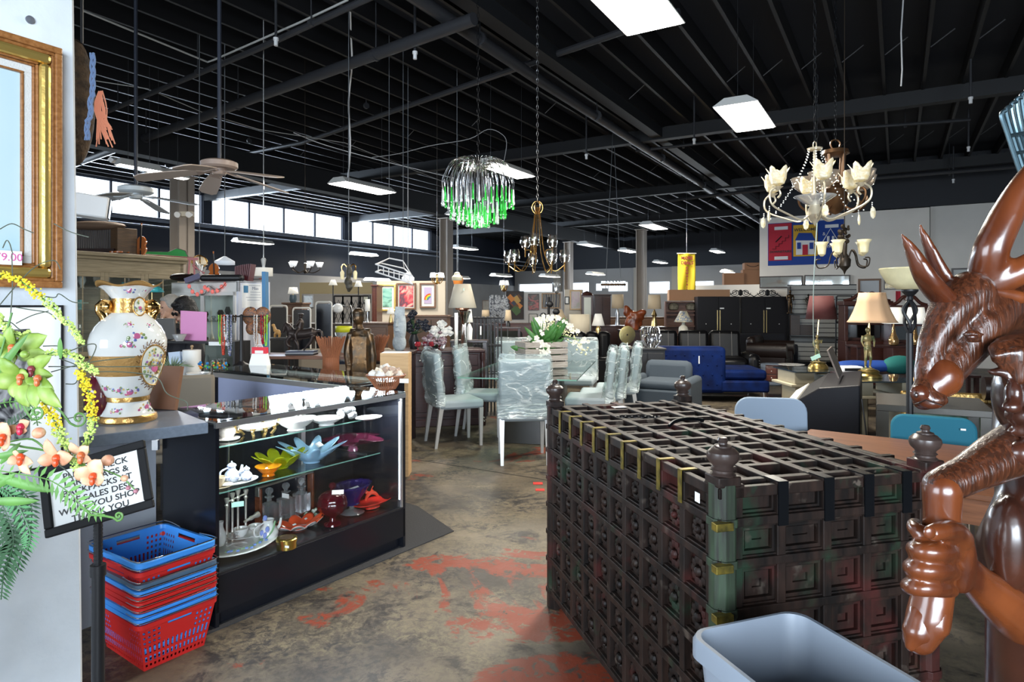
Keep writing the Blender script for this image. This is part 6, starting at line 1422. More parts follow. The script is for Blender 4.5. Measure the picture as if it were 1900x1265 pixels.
# long mirrors and frames on the wall
MIR = mat('mirror_glass',(.62,.64,.62),.04,1)
def wframe(name,label,cat,x0,y0,x1,y1,fw,fm,im,tilt=0,off=.01):
 p0 = onw(x0,y1,off); p1 = onw(x1,y1,off); zt = onw((x0+x1)/2,y0,off).z; zb = onw((x0+x1)/2,y1,off).z
 w = (p1-p0).dot(B); h_ = zt-zb; c = onw((x0+x1)/2,(y0+y1)/2,off); t = thing(name,label,cat,c); t.rotation_euler = Euler((0,0,-RA))
 b = MB(); M_ = TM(ry=tilt)
 for a0,a1,b0,b1 in ((-w/2,w/2,-h_/2,-h_/2+fw),(-w/2,w/2,h_/2-fw,h_/2),(-w/2,-w/2+fw,-h_/2+fw,h_/2-fw),(w/2-fw,w/2,-h_/2+fw,h_/2-fw)): b.box(a0,a1,-.035,0,b0,b1,M_)
 b.mk('frame',fm,t,smooth=False); MB().box(-w/2+fw,w/2-fw,-.018,-.008,-h_/2+fw,h_/2-fw,M_).mk('panel',im,t,smooth=False); return t
DF_ = wood('dark_frame_wood',(.02,.012,.01),(.05,.03,.02),.4)
wframe('long_mirror','long low dark-framed mirror on the white wall, left of the pair under the flag banner','mirror',1409,512,1489,534,.03,DF_,MIR)
wframe('long_mirror','long low dark-framed mirror on the white wall, right one hung slightly askew','mirror',1492,510,1577,534,.03,DF_,MIR,.02)
wframe('framed_print','brown wood frame with grey print right of the long mirrors','picture',1592,517,1635,548,.05,wood('mid_frame_wood',(.12,.06,.03),(.2,.1,.05),.5),mat('grey_print',(.40,.42,.44),.4))
wframe('framed_mirror','bright reflecting frame partly behind the torchiere bowl','mirror',1640,505,1690,537,.02,DF_,MIR)
wframe('framed_print','wide framed grey landscape print on the right wall above the deer ears','picture',1765,497,1822,528,.04,DF_,mat('pale_print',(.45,.48,.46),.4))
wframe('framed_print','gold framed picture at the far right edge behind the antlers','picture',1880,540,1960,600,.06,GF,art('warm_print',[(.5,.4,.3),(.7,.6,.5)],3))
t = wframe('fire_notice','small narrow red notice on the white wall beside the torchiere','sign',1662,540,1671,561,.005,REDC,REDC)
# slat shelving with bronze statue, carved pieces
Y = 15.2; k = Y/F; c = P(1505,640,Y); t = thing('slat_shelving','white slat-wall shelving unit between the wardrobes and the dark hutch','shelving',(c.x+.25,Y,0),radians(-14))
W_ = 1.5
b = MB()
for i in range(16): b.box(-W_/2,W_/2,.0,.02,.2+i*.112,.2+i*.112+.095)
b.mk('slat_panel',mat('pale_slatwall',(.42,.42,.40),.7),t,smooth=False); MB().box(-W_/2,W_/2,.02,.04,0,2.0).box(-W_/2,-W_/2+.03,-.3,.02,.1,1.95).mk('backing',BLACK,t,smooth=False)
for i,y in enumerate((581,624,668)): z = H-(y-HY)*k; MB().box(-W_/2,W_/2,-.34,0,z-.025,z).mk('shelf',mat('dark_shelf',(.03,.03,.03),.5),t,smooth=False)
BRZ = mat('aged_bronze',(.10,.06,.03),.38,.8,var=.5,vscale=30)
def figure(name,label,px,py,Y,hpx,m,cat='statue',pose=0):
 """small standing human statuette"""
 o = P(px,py,Y); hh = hpx*Y/F; t = thing(name,label,cat,o); b = MB(); u = hh/7.5
 b.ell((0,0,7*u),(.40*u,.45*u,.5*u),nu=10,nv=8); b.tube([(0,0,6.6*u),(0,0,6.2*u)],.2*u,8)
 b.ell((0,0,5.5*u),(.85*u,.45*u,.8*u),nu=12,nv=8); b.ell((0,0,4.4*u),(.62*u,.42*u,.8*u),nu=12,nv=8); b.ell((0,0,3.7*u),(.7*u,.48*u,.6*u),nu=12,nv=8)
 b.tube([(-.3*u,0,3.6*u),(-.38*u,-.1*u,2*u),(-.42*u,.05*u,.3*u)],[.38*u,.28*u,.16*u],8).tube([(.3*u,0,3.6*u),(.45*u,-.2*u,2*u),(.42*u,.1*u,.3*u)],[.38*u,.28*u,.16*u],8)
 for s_ in (-1,1): b.ell((s_*.43*u,-.15*u,.35*u),(.2*u,.42*u,.16*u),nu=8,nv=6)
 b.tube([(-.85*u,0,6*u),(-1.1*u,-.1*u,4.9*u),(-.9*u,-.5*u,4*u)],[.26*u,.2*u,.14*u],8)
 b.tube([(.85*u,0,6*u),(1.2*u,0,5*u),((.9 if not pose else 1.3)*u,-.4*u,(4 if not pose else 6.2)*u)],[.26*u,.2*u,.14*u],8)
 b.mk('body',m,t,remesh=max(.004,u*.11),smf=1)
 MB().lathe([(0,0),(1.1*u,0),(1.05*u,.15*u),(.8*u,.22*u),(0,.24*u)],18).mk('plinth',m,t); return t
figure('bronze_statue','slim standing bronze male statuette on the shelving top next to the wardrobe',1466,581,14.95,43,BRZ)
figure('bronze_statue','dark standing bronze figure beside the maroon lampshade',1500,581,14.9,36,mat('dark_bronze2',(.03,.025,.02),.4,.8))
t = thing('scroll_ironwork','row of black wrought-iron scroll panels leaning on the wall above the wardrobes','ironwork',(0,0,0))
b = MB()
for cx in (1374,1424,1485,1535):
 for s_ in (-1,1):
  pts = []
  for i in range(30):
   a = i*.42; r = 9*(1-i/34); pts.append(onw(cx+s_*(10+r*cos(a)),543+r*sin(a)*.8,.12))
  b.tube(pts,.010,5); b.tube(crv([onw(cx,541,.12),onw(cx+s_*8,540,.12),onw(cx+s_*18,546,.12),onw(cx+s_*25,550,.12)]),.012,5)
 b.ell(onw(cx,543,.12),(.07,.03,.09),nu=8,nv=6)
b.tube([onw(1345,551,.12),onw(1560,551,.12)],.012,5); b.mk('iron_scrolls',BLACK,t)
for cx,y0,y1,w,lb in ((1475,585,622,16,'carved dark wooden mask tower on the middle shelf'),(1497,603,622,24,'small dark framed picture on the middle shelf'),(1472,645,664,16,'grey speaker box on the lowest shelf')):
 k = 14.95/F; block('shelf_ornament',lb,'ornament',P(cx,y1-.5,14.95),(w*k,.1,(y1-y0)*k),DF_ if cx != 1472 else mat('grey_plastic',(.2,.2,.2),.5),radians(-14))
# wire grid
b = MB(); k = 14.2/F
for (x,y0,x1,y1) in ((1553,549,1581,582),(1552,583,1580,597),(1551,598,1581,630),(1550,631,1579,647)):
 a0,a1 = P(x,y1,14.2),P(x1,y0,14.2); w = .012
 for p_,q_ in (((a0.x,a0.z),(a1.x,a0.z)),((a1.x,a0.z),(a1.x,a1.z)),((a1.x,a1.z),(a0.x,a1.z)),((a0.x,a1.z),(a0.x,a0.z))): b.tube([(p_[0],14.2,p_[1]),(q_[0],14.2,q_[1])],w,5)
b.tube([(P(1551,0,14.2).x,14.2,0),(P(1551,0,14.2).x,14.2,1.7)],.015,5).tube([(P(1580,0,14.2).x,14.2,0),(P(1580,0,14.2).x,14.2,1.7)],.015,5)
o = tag(b.mk('picture_rack',BLACK),'black metal rack of clear panes left of the dark hutch','rack'); MB().box(P(1553,0,14.2).x,P(1579,0,14.2).x,14.22,14.23,.6,1.66).mk('clear_panes',GLASS,o,smooth=False)
# dark hutches with broken pediments
HUT = wood('dark_mahogany_hutch',(.03,.010,.008),(.06,.02,.014),.3)
def hutch(cx,w,ytop,Y,label,rz):
 k = Y/F; c = P(cx,600,Y); t = thing('china_hutch',label,'hutch',(c.x,Y,0),rz); W_ = w*k; zt = H+(HY-ytop)*k-.12
 MB().box(-W_/2,W_/2,0,.45,.05,.85).mk('lower_cabinet',HUT,t,smooth=False,bevel=.01)
 b = MB().box(-W_/2,W_/2,.38,.42,.85,zt).box(-W_/2,-W_/2+.06,.05,.4,.85,zt).box(W_/2-.06,W_/2,.05,.4,.85,zt).box(-W_/2-.03,W_/2+.03,.02,.42,zt-.08,zt); b.mk('upper_frame',HUT,t,smooth=False,bevel=.006)
 MB().box(-W_/2+.07,W_/2-.07,.372,.379,.9,zt-.1).mk('mirror_back',mat('hutch_mirror',(.25,.27,.28),.08,1),t,smooth=False)
 for s_ in (-1,1): MB().tube(crv([(s_*W_/2,.1,zt),(s_*W_*.32,.1,zt+.04),(s_*W_*.15,.1,zt+.14),(s_*W_*.07,.1,zt+.13),(s_*W_*.09,.1,zt+.08)],5),.03,8).mk('pediment_scroll',HUT,t)
 MB().tube([(0,.1,zt),(0,.1,zt+.16)],[.03,.012],8).mk('centre_finial',HUT,t); MB().box(-W_/2+.06,W_/2-.06,.05,.38,1.15,1.17).mk('shelf',HUT,t,smooth=False); return t
hutch(1612,80,546,11.8,'dark mahogany hutch with mirror back behind the beige fluted lampshade',radians(-10))
hutch(1690,62,553,11.0,'second dark hutch with arched pediment behind the torchiere pole',radians(-12))
# pair of white pleated lamps
PLT = shade_mat('white_pleated_shade',(.80,.79,.72),.35); GDB = mat('bronze_gold_glaze',(.32,.20,.09),.15,.8)
for cx,lb in ((1658,'left one of the pair of white pleated lamps in front of the dark hutch'),(1697,'right one of the pair of white pleated lamps, behind the torchiere pole')):
 lamp(lb,cx,9.6,(570,600,24 if cx < 1670 else 30,38 if cx < 1670 else 40),[(5,641),(8,639),(9,632),(8,628),(4,618),(1.7,605),(1.5,600)],PLT,GDB,pleats=40)
table('console_table','dark glass-topped console carrying the two pleated lamps',(P(1690,0,9.6).x,9.7),1.6,.45,P(0,641,9.6).z-.002,DKWOOD,radians(-6))
# piano
t = thing('digital_piano','black digital piano seen from its end, with a music rest and a white key edge','piano',(0,0,0)); Yp = 5.6
c = G(1590,790); t.location = (2.80,5.2,0); t.rotation_euler = (0,0,radians(61))
PB = mat('piano_black',(.005,.005,.008),.45,spec=.25)
# local x runs along the piano away from the viewer, y to the left (keyboard side)
MB().add([(0,0,.10),(0,.22,.10),(0,.62,.50),(0,.62,.60),(0,.30,.82),(0,0,.86)]+[(1.35,y,z) for y,z in ((0,.10),(.22,.10),(.62,.50),(.62,.60),(.30,.82),(0,.86))],[(0,1,2,3,4,5),(11,10,9,8,7,6)]+[(i,6+i,6+(i+1) % 6,(i+1) % 6) for i in range(6)][::1]).mk('piano_body',PB,t,smooth=False,bevel=.012)
MB().box(0,.05,-.05,.5,0,.12).box(1.3,1.35,-.05,.5,0,.12).mk('side_leg',PB,t,smooth=False)
MB().add([(.06,.585,.628),(1.29,.585,.628),(1.29,.47,.706),(.06,.47,.706)],[(0,1,2,3)]).mk('white_keys',mat('ivory_keys',(.75,.74,.68),.3),t,smooth=False,solid=.02)
MB().box(.35,1.0,0,.015,0,.26,TM((0,.16,.87),rx=-.35)).mk('music_rest',mat('grey_brown_rest',(.12,.095,.08),.5),t,smooth=False,bevel=.003)
MB().tube(crv([(.01,-.01,.75),(-.03,-.04,.5),(-.02,-.06,.2),(.02,-.08,.01)]),.006,6).mk('power_cable',BLACK,t)
# glass topped tables with cream blocks, carrying the figure lamps
CRM = mat('cream_block',(.36,.32,.23),.6)
def blocktable(label,px0,px1,py,z,Y):
 x0,x1 = P(px0,0,Y).x,P(px1,0,Y).x; t = thing('glass_block_table',label,'table',((x0+x1)/2,Y,0)); W_ = x1-x0
 MB().box(-W_/2,W_/2,-.35,.35,z-.015,z).mk('table_top',mat('smoked_glass',(.03,.04,.045),.05,coat=1),t,smooth=False)
 for s_ in (-1,1):
  MB().box(s_*W_*.3-.12,s_*W_*.3+.12,-.25,.25,z-.16,z-.017).box(s_*W_*.3-.18,s_*W_*.3+.18,-.3,.3,z-.19,z-.16).box(s_*W_*.3-.09,s_*W_*.3+.09,-.2,.2,0,z-.19).mk('pedestal_block',CRM,t,smooth=False,bevel=.006)
 return t
YL2 = 7.0; zL2 = P(0,700,YL2).z-.002; blocktable('dark glass table on stepped cream blocks under the beige figure lamp',1545,1700,700,zL2,YL2)
YL1 = 8.1; zL1 = P(0,684,YL1).z-.002; blocktable('dark glass table on cream blocks under the maroon-shaded figure lamp',1455,1560,684,zL1,YL1)
GFG = mat('gilt_figure',(.42,.30,.10),.3,.85,var=.5,vscale=14,col2=(.16,.12,.04)); GFI = mat('figure_ivory',(.42,.30,.13),.35,.4,var=.5,vscale=12,col2=(.07,.11,.05))
t = thing('figure_lamp','gilt figurine table lamp with a flared beige panel shade on the dark glass table','lamp',P(1612,700,YL2)); o = P(1612,700,YL2)
wf8 = lambda r,z,a,i: r*(1+.03*cos(8*a))
lathe_px('lamp_shade',mat('beige_panel_shade',(.50,.32,.19),.7,emit=.06,ecol=(.62,.42,.26)),[(42,598),(38,593),(31,578),(25,560),(22,543)],YL2,1618,t,o,48,wf8,.004)
lathe_px('lamp_base',GFG,[(0,700),(22,700),(22,696),(17,692),(18,688),(13,685),(0,684)],YL2,1612,t,o)
k = YL2/F
f2 = figure('tmp','x',1610,685,YL2,78,GFI); f2.children[0].name = 'figurine'
for ch in list(f2.children): ch.parent = t; ch.location = P(1610,685,YL2)-o
bpy.data.objects.remove(f2)
MB().tube([(0,.02,80*k),(.02,.02,110*k)],.010,8).tube([(.03,.02,18*k),(.03,.03,60*k),(.02,.02,104*k)],.006,6).mk('lamp_stem',BRASS,t)
t = thing('figure_lamp','gilt figurine lamp with maroon drum shade and mint price tag','lamp',P(1518,684,YL1)); o = P(1518,684,YL1)
lathe_px('lamp_shade',mat('maroon_shade',(.06,.012,.012),.8),[(27,592),(20,549)],YL1,1524,t,o,32,None,.004)
lathe_px('lamp_base',GFG,[(0,684),(18,684),(17,679),(13,674),(14,671),(0,670)],YL1,1518,t,o)
f2 = figure('tmp','x',1516,671,YL1,50,GFI,pose=1)
for ch in list(f2.children): ch.parent = t; ch.location = P(1516,671,YL1)-o
f2_ = f2; bpy.data.objects.remove(f2_)
k = YL1/F; MB().tube([(0,.02,60*k),(.02,.02,96*k)],.010,8).mk('lamp_stem',BRASS,t); MB().box(-.09,.03,-.02,-.017,0,.05,TM((-.03,-.06,.14),ry=-.4)).mk('price_tag',TAGG,t,smooth=False)
tag(MB().tube(crv([P(1517,400,5.2),P(1510,520,5.6),P(1509,600,6.2),P(1511,640,6.8),P(1520,652,7.3)],6),.004,6).mk('tag_string',mat('pale_cord',(.6,.72,.66),.5)),'thin pale cord hanging from the crystal chandelier to a mint tag','cord')
# torchiere
Yt = 4.4; o = Vector((P(1688,0,Yt).x,Yt,0)); t = thing('torchiere_lamp','tall black torchiere floor lamp with an alabaster glass bowl','lamp',o)
lathe_px('glass_bowl',mat('alabaster_glass',(.68,.62,.38),.25,emit=.12,ecol=(.7,.62,.38),var=.2,vscale=9),[(0,537),(22,536),(38,524),(47,508),(51,499),(50,497),(44,508),(20,528)],Yt,1688,t,o,32)
lathe_px('lamp_cup',BLACK,[(0,548),(6,556),(5,550),(9,546),(14,540),(14,537),(0,536)],Yt,1688,t,o)
for a in range(4): MB().tube(crv([P(1688,556,Yt)-o,P(1688,575,Yt)-o+Vector((.045*cos(a*pi/2),.045*sin(a*pi/2),0)),P(1688,600,Yt)-o+Vector((.03*cos(a*pi/2+1),.03*sin(a*pi/2+1),0)),P(1688,620,Yt)-o],5),.011,6).mk('twist_strut',BLACK,t)
MB().tube([P(1688,618,Yt)-o,(0,0,.02)],.022,10).mk('pole',BLACK,t); MB().lathe([(0,0),(.15,0),(.15,.015),(.03,.04),(0,.04)],24).mk('base',BLACK,t)
# grey console behind, small dark apothecary chest, book stack, pillows
table('grey_console','brushed grey-topped long table right of the piano',(3.24,5.02),.72,.74,.76,mat('brushed_grey_top',(.07,.065,.058),.3,.3),radians(-29),.05,.08)
t = thing('apothecary_chest','reddish-brown small chest with rows of white-knobbed drawers on a low frame','chest',(4.40,10.3,0),radians(-22)); t.scale = (.75,.75,.7)
MB().box(-.45,.45,-.22,.22,.42,.76).mk('body',TB if 0 else HUT,t,smooth=False,bevel=.006)
for i in range(4):
 for j in range(2):
  d_ = MB().box(-.42+i*.21,-.24+i*.21,-.235,-.22,.45+j*.15,.58+j*.15).mk('drawer',mat('red_brown_drawer',(.075,.02,.012),.35),t,smooth=False,bevel=.003); MB().ell((-.33+i*.21,-.245,.515+j*.15),.012,nu=8,nv=6).mk('knob',WHITE,d_)
for x in (-.42,.42):
 for y in (-.19,.19): MB().box(x-.02,x+.02,y-.02,y+.02,0,.42).mk('leg',HUT,t,smooth=False)
tag(MB().lathe([(0,0),(.12,0),(.2,.03),(.2,.035),(0,.03)],20).mk('serving_tray',PORC,loc=(4.45,10.3,.534)),'pale round tray on the red-brown drawer chest','tray')
def cushion(label,px,py,Y,w,h_,m,rz=0):
 return tag(MB().ell((0,0,0),(w/2,.12,h_/2),nu=16,nv=10).mk('cushion',m,loc=P(px,py,Y),rz=rz),label,'cushion')
cushion('royal blue cushion lying left of the green bag',1625,679,8.8,.75,.16,mat('cobalt_cloth',(.01,.05,.25),.8)); cushion('teal-green stuffed bag near the torchiere pole',1668,677,8.8,.55,.26,mat('teal_cloth',(.01,.12,.11),.8),.3); cushion('navy cushion left of the royal blue one on the dark bench',1585,677,8.8,.55,.13,mat('cobalt_cloth',(.01,.05,.25),.8))
table('dark_bench','long dark bench carrying blue cushions and a green bag',(P(1630,0,8.8).x,8.85),2.4,.55,.58,DKWOOD,radians(-4))
t = thing('white_router','small white appliance between the two figure lamps on the bench','appliance',P(1577,690,7.6)); MB().box(-.12,.12,-.08,.08,0,.07).mk('case',WHITE,t,bevel=.015); MB().box(-.1,.1,-.083,-.08,.02,.05).mk('vent',BLACK,t,smooth=False)
table('side_table','small dark table under the white appliance',(P(1577,0,7.6).x,7.6),.34,.26,P(0,690,7.6).z-.002,DKWOOD)
# gilt-framed sea painting leaning, driftwood, lamp things at the right
t = thing('framed_seascape','gilt-framed green seascape painting leaning behind the driftwood and deer muzzle','painting',(3.92,5.6,.0),radians(-18))
M_ = TM(rx=-.12); W_,h_ = .95,.74
b = MB()
for a0,a1,b0,b1 in ((-W_/2,W_/2,0,.09),(-W_/2,W_/2,h_-.09,h_),(-W_/2,-W_/2+.09,.09,h_-.09),(W_/2-.09,W_/2,.09,h_-.09)): b.box(a0,a1,-.04,0,b0,b1,M_)
b.mk('gilt_frame',mat('antique_gilt',(.38,.24,.08),.35,.8,bump=.4,bscale=40),t,smooth=False,bevel=.015); MB().box(-W_/2+.08,W_/2-.08,-.015,-.005,.08,h_-.08,M_).mk('canvas',art('green_sea',[(.02,.06,.06),(.05,.14,.13),(.14,.22,.17),(.05,.10,.11)],3),t,smooth=False)
t = thing('driftwood_sculpture','gnarled pale driftwood piece standing under the deer muzzle','driftwood',(3.22,4.93,.762)); b = MB(); rs = random.Random(8)
for i in range(9):
 x = rs.uniform(-.07,.07); b.tube(crv([(x,0,0),(x*.5+rs.uniform(-.04,.04),rs.uniform(-.03,.03),.08),(x*1.2,0,.15),(x*1.8+rs.uniform(-.06,.06),0,.22+rs.uniform(-.04,.04))],4),[.035-.0022*j for j in range(13)],7)
b.mk('driftwood_body',mat('driftwood_pale',(.36,.26,.18),.7,bump=.8,bscale=30,var=.6,vscale=14),t,remesh=.006)
t = thing('root_stool','dark twisted root base on the floor beneath the grey console','stool',(3.2,4.95,0)); b = MB()
for i in range(10):
 a = i*.63; b.tube(crv([(cos(a)*.22,sin(a)*.2,0.01),(cos(a+.5)*.2,sin(a+.5)*.16,.2),(cos(a+1.2)*.08,sin(a+1.2)*.08,.36),(cos(a+2)*.15,sin(a+2)*.13,.46)],4),.03,7)
b.mk('root_body',mat('dark_root_wood',(.06,.03,.018),.5,bump=.6),t,remesh=.012); MB().lathe([(0,.44),(.2,.44),(.21,.46),(0,.47)],20).mk('seat',mat('dark_root_wood',(.06,.03,.018),.5,bump=.6),t)
# ---------------------------------------------------------------- chandeliers and hanging lamps
def chain(t,z0,z1,x=0,y=0,m=DKS,r=.010,link=.045):
 b = MB(); n = int((z1-z0)/link)
 if n > 60: n = 60
 st_ = (z1-z0)/n
 for i in range(n):
  c_ = Vector((x,y,z0+(i+.5)*st_)); ax = Vector((1,0,0)) if i % 2 else Vector((0,1,0))
  b.tube([c_+ax*r*cos(a)+Vector((0,0,st_*.62*sin(a))) for a in [2*pi*k/8 for k in range(9)]],r*.22,4)
 return b.mk('hanging_chain',m,t)
RODM = mat('dull_rod',(.10,.11,.12),.6)
def hang(name,label,px,py,Y,cat='chandelier'): return thing(name,label,cat,P(px,py,Y))
# green glass drop chandelier; origin at its hub (887, 305)
Y = 5.6; k = Y/F; t = hang('drop_chandelier','fountain-shaped chandelier of chrome arcs with clear and green glass drops',887,305,Y); o = t.location
chain(t,.03,ZC-o.z-.02)
MB().lathe([(0,.03),(.02,.03),(.04,-.02),(.012,-.05),(.012,-.32),(.03,-.34),(.03,-.42),(0,-.43)],16).mk('hub',CHROME,t)
GG = cg('green_drop_glass',(.04,.45,.06),.05,.5); CG_ = cg('clear_drop_glass',(.88,.9,.9),.03,.7)
ar = MB(); gd = MB(); cd_ = MB(); rs = random.Random(2)
for ring_,(R_,n_,zt,ze) in enumerate(((66,38,12,-50),(51,32,2,-70),(37,24,-8,-80),(20,14,-20,-86))):
 for i in range(n_):
  a = 2*pi*i/n_+ring_*.2; x,y = cos(a),sin(a); r = R_*k; zz = (ze+rs.uniform(-4,4))*k
  ar.tube(crv([(x*.02,y*.02,-.03),(x*r*.35,y*r*.35,zt*k*.6),(x*r*.75,y*r*.75,zt*k*.5-.01),(x*r,y*r,-28*k),(x*r,y*r,zz)],4),.0022,4)
  m_ = gd if rs.random() < .55 else cd_
  L_ = 30*k; m_.lathe([(0,-L_),(.010,-L_+.006),(.0125,-L_+.016),(.008,-L_+.035),(.006,-L_*.4),(.004,0),(0,0)],6,(x*r,y*r,zz))
ar.mk('chrome_arcs',CHROME,t); gd.mk('green_drops',GG,t); cd_.mk('clear_drops',CG_,t)
l = bpy.data.lights.new('drop_glow','POINT'); l.energy = 6; l.shadow_soft_size = .05; l.color = (1,.95,.85); q = bpy.data.objects.new('drop_glow',l); C.objects.link(q); q.parent = t; q.location = (0,0,-.46)
MB().ell((0,0,-.44),.02,nu=8,nv=6).mk('bulb',mat('lit_bulb',(1,1,.9),.5,emit=4),t)
# gold nine-light chandelier; centre (997, 470)
Y = 6.6; k = Y/F; t = hang('brass_chandelier','brass chandelier with bundled rods and nine clear tumbler shades',997,385,Y); o = t.location
BR2 = mat('gold_brass',(.60,.36,.12),.25,1); TUM = glassm('tumbler_glass',(.97,.97,.97),.18,.03)
chain(t,.05,ZC-o.z-.02,m=STEEL)
for i in range(3): MB().tube([((10*cos(a)*cos(i*1.05))*k,(10*cos(a)*sin(i*1.05))*k,12*k*sin(a)) for a in [2*pi*j/16 for j in range(17)]],.005,5).mk('knot_ring',BR2,t)
for i in range(9):
 up = i % 3 == 0; a = 2*pi*i/9+.3; r = (30 if up else 53)*k; zc = (-78 if up else -108)*k; x,y = cos(a),sin(a)
 arm = MB().tube(crv([(x*.02,y*.02,0),(x*8*k,y*8*k,-40*k),(x*14*k,y*14*k,-85*k),(x*r*.6,y*r*.6,zc-10*k if not up else zc),(x*r,y*r,zc)],5),.005,6).mk('arm',BR2,t)
 MB().tube([(x*r,y*r,zc-12*k),(x*r,y*r,zc+6*k)],.007,6).lathe([(.004,0),(.02,.004),(.004,.01)],10,(x*r,y*r,zc+2*k)).mk('candle_cup',BR2,arm)
 MB().lathe([(6*k,5*k),(9.5*k,12*k),(9*k,20*k),(7.5*k,28*k)],16,(x*r,y*r,zc)).mk('glass_shade',TUM,arm)
 MB().tube([(x*r,y*r,zc+6*k),(x*r,y*r,zc+20*k)],.008,6).mk('candle_tube',mat('ivory_tube',(.75,.72,.62),.5,emit=.4),arm)
# crystal five-light chandelier; origin top (1512, 278)
Y = 4.4; k = Y/F; t = hang('crystal_chandelier','cream scrolled chandelier with flower-shaped amber glass shades, pearl strands and crystal drops',1512,275,Y); o = t.location
CRE = mat('cream_gilt_metal',(.58,.50,.36),.35,.4); FGL = mat('amber_frosted_glass',(.72,.60,.34),.25,trans=.35,emit=.15,ecol=(.8,.7,.4),bump=.6,bscale=70,var=.5,vscale=40,col2=(.80,.78,.70))
chain(t,.04,ZC-o.z-.02); chain(t,.02,.5,.012,0)
MB().tube([(.012*cos(a),0,.02+.025*sin(a)) for a in [2*pi*j/12 for j in range(13)]],.004,5).lathe([(0,0),(.05,0),(.045,-.012),(0,-.015)],20).lathe([(.010,-.01),(.010,-.30),(.03,-.33),(.02,-.36),(.045,-.42),(.05,-.45),(.03,-.49),(.012,-.51),(0,-.53)],20).mk('central_column',CRE,t)
MB().lathe([(.02,-.385),(.07,-.365),(.13,-.33),(.135,-.325),(.07,-.372),(.02,-.39)],24).mk('crystal_bowl',CG_,t)
for i in range(6):
 a = 2*pi*i/6+.25; x,y = cos(a),sin(a); r = .29; zc = -.30+.04*sin(a)
 arm = MB().tube(crv([(x*.03,y*.03,-.44),(x*.10,y*.10,-.49),(x*.20,y*.20,-.46),(x*.33,y*.33,-.40),(x*.35,y*.35,-.32),(x*.30,y*.30,-.28),(x*.27,y*.27,-.32),(x*.29,y*.29,-.35)],5),.0065,6).mk('scroll_arm',CRE,t)
 MB().lathe([(.006,-.30),(.02,-.285),(.035,-.275),(.006,-.27)],14,(x*r,y*r,0)).mk('candle_cup',CRE,arm)
 wf = lambda rr_,z,an_,j: (rr_*(1+(.0 if j < 2 else .10*j*.5)*cos(5*an_)),z+(.012*(j-1) if j > 1 else 0)*cos(5*an_)*.6)
 MB().lathe([(.010,-.268),(.038,-.255),(.05,-.225),(.052,-.19),(.066,-.165)],30,(x*r,y*r,0),wob=wf).mk('flower_shade',FGL,arm,solid=.003)
 MB().ell((x*.36,y*.36,-.475),(.022,.010,.04),Q=Euler((0,0,a+1)).to_matrix(),nu=4,nv=4).mk('crystal_drop',FGL,arm,smooth=False)
 b = MB()
 for j in range(22):
  s_ = j/21; b.ell((x*(.045+.26*s_**1.6),y*(.045+.26*s_**1.6),-.012-.44*s_+(.02*sin(pi*s_))),.0052,nu=6,nv=4)
 for j in range(4): b.ell((x*.355,y*.355,-.41-.012*j),.0045,nu=6,nv=4)
 b.mk('pearl_strand',mat('pearl_white',(.8,.8,.76),.15),arm)
# bronze chandelier behind it
Y = 6.2; k = Y/F; t = hang('bronze_chandelier','large antique bronze chandelier with glass bowls, hanging behind the crystal one',1550,268,Y); o = t.location
ABZ = mat('antique_bronze',(.17,.09,.045),.38,.8); SMG = cg('smoky_bowl_glass',(.55,.47,.38),.06,.6)
chain(t,.03,ZC-o.z-.02)
MB().tube([(9*k*cos(a),0,9*k*sin(a)) for a in [2*pi*j/14 for j in range(15)]],.008,6).lathe([(0,-10*k),(22*k,-11*k),(24*k,-18*k),(15*k,-22*k),(0,-22*k)],20).mk('crown_ring',ABZ,t)
for i in range(4): a = i*pi/2+.5; MB().tube([(18*k*cos(a),18*k*sin(a),-18*k),(13*k*cos(a),13*k*sin(a),-75*k)],.016,6).mk('frame_bar',ABZ,t)
MB().lathe([(8*k,-72*k),(22*k,-84*k),(26*k,-100*k),(18*k,-118*k),(6*k,-128*k),(0,-130*k)],20).mk('centre_body',ABZ,t)
for i in range(5):
 a = 2*pi*i/5+.1; x,y = cos(a),sin(a)
 arm = MB().tube(crv([(x*12*k,y*12*k,-110*k),(x*35*k,y*35*k,-125*k),(x*58*k,y*58*k,-112*k),(x*62*k,y*62*k,-95*k),(x*50*k,y*50*k,-88*k),(x*44*k,y*44*k,-98*k),(x*50*k,y*50*k,-106*k)],5),.011,6).mk('scroll_arm',ABZ,t)
 MB().lathe([(0,-86*k),(10*k,-84*k),(22*k,-74*k),(27*k,-58*k),(26*k,-58*k),(20*k,-72*k)],20,(x*50*k,y*50*k,0)).mk('glass_bowl',SMG,arm)
# small tulip-shade chandelier; centre (1565, 480)
Y = 5.6; k = Y/F; t = hang('tulip_chandelier','dark scrolled chandelier with cream tulip shades below the crystal one',1567,420,Y); o = t.location
IRN = mat('dark_iron_bronze',(.04,.03,.022),.4,.6); TUL = mat('cream_tulip_glass',(.68,.58,.34),.35,emit=.2,ecol=(.8,.7,.42))
MB().tube([(0,0,0),(0,0,ZC-o.z-.02)],.004,5).mk('hanging_rod',IRN,t)
b = MB(); rs = random.Random(5)
for i in range(26): b.ell((rs.uniform(-9,9)*k,rs.uniform(-7,7)*k,rs.uniform(-28,0)*k),rs.uniform(2.5,5)*k,nu=6,nv=4)
b.mk('leaf_cluster',IRN,t); MB().lathe([(0,-28*k),(5*k,-30*k),(4*k,-50*k),(11*k,-62*k),(10*k,-74*k),(3*k,-82*k),(0,-90*k)],16).mk('centre_body',IRN,t)
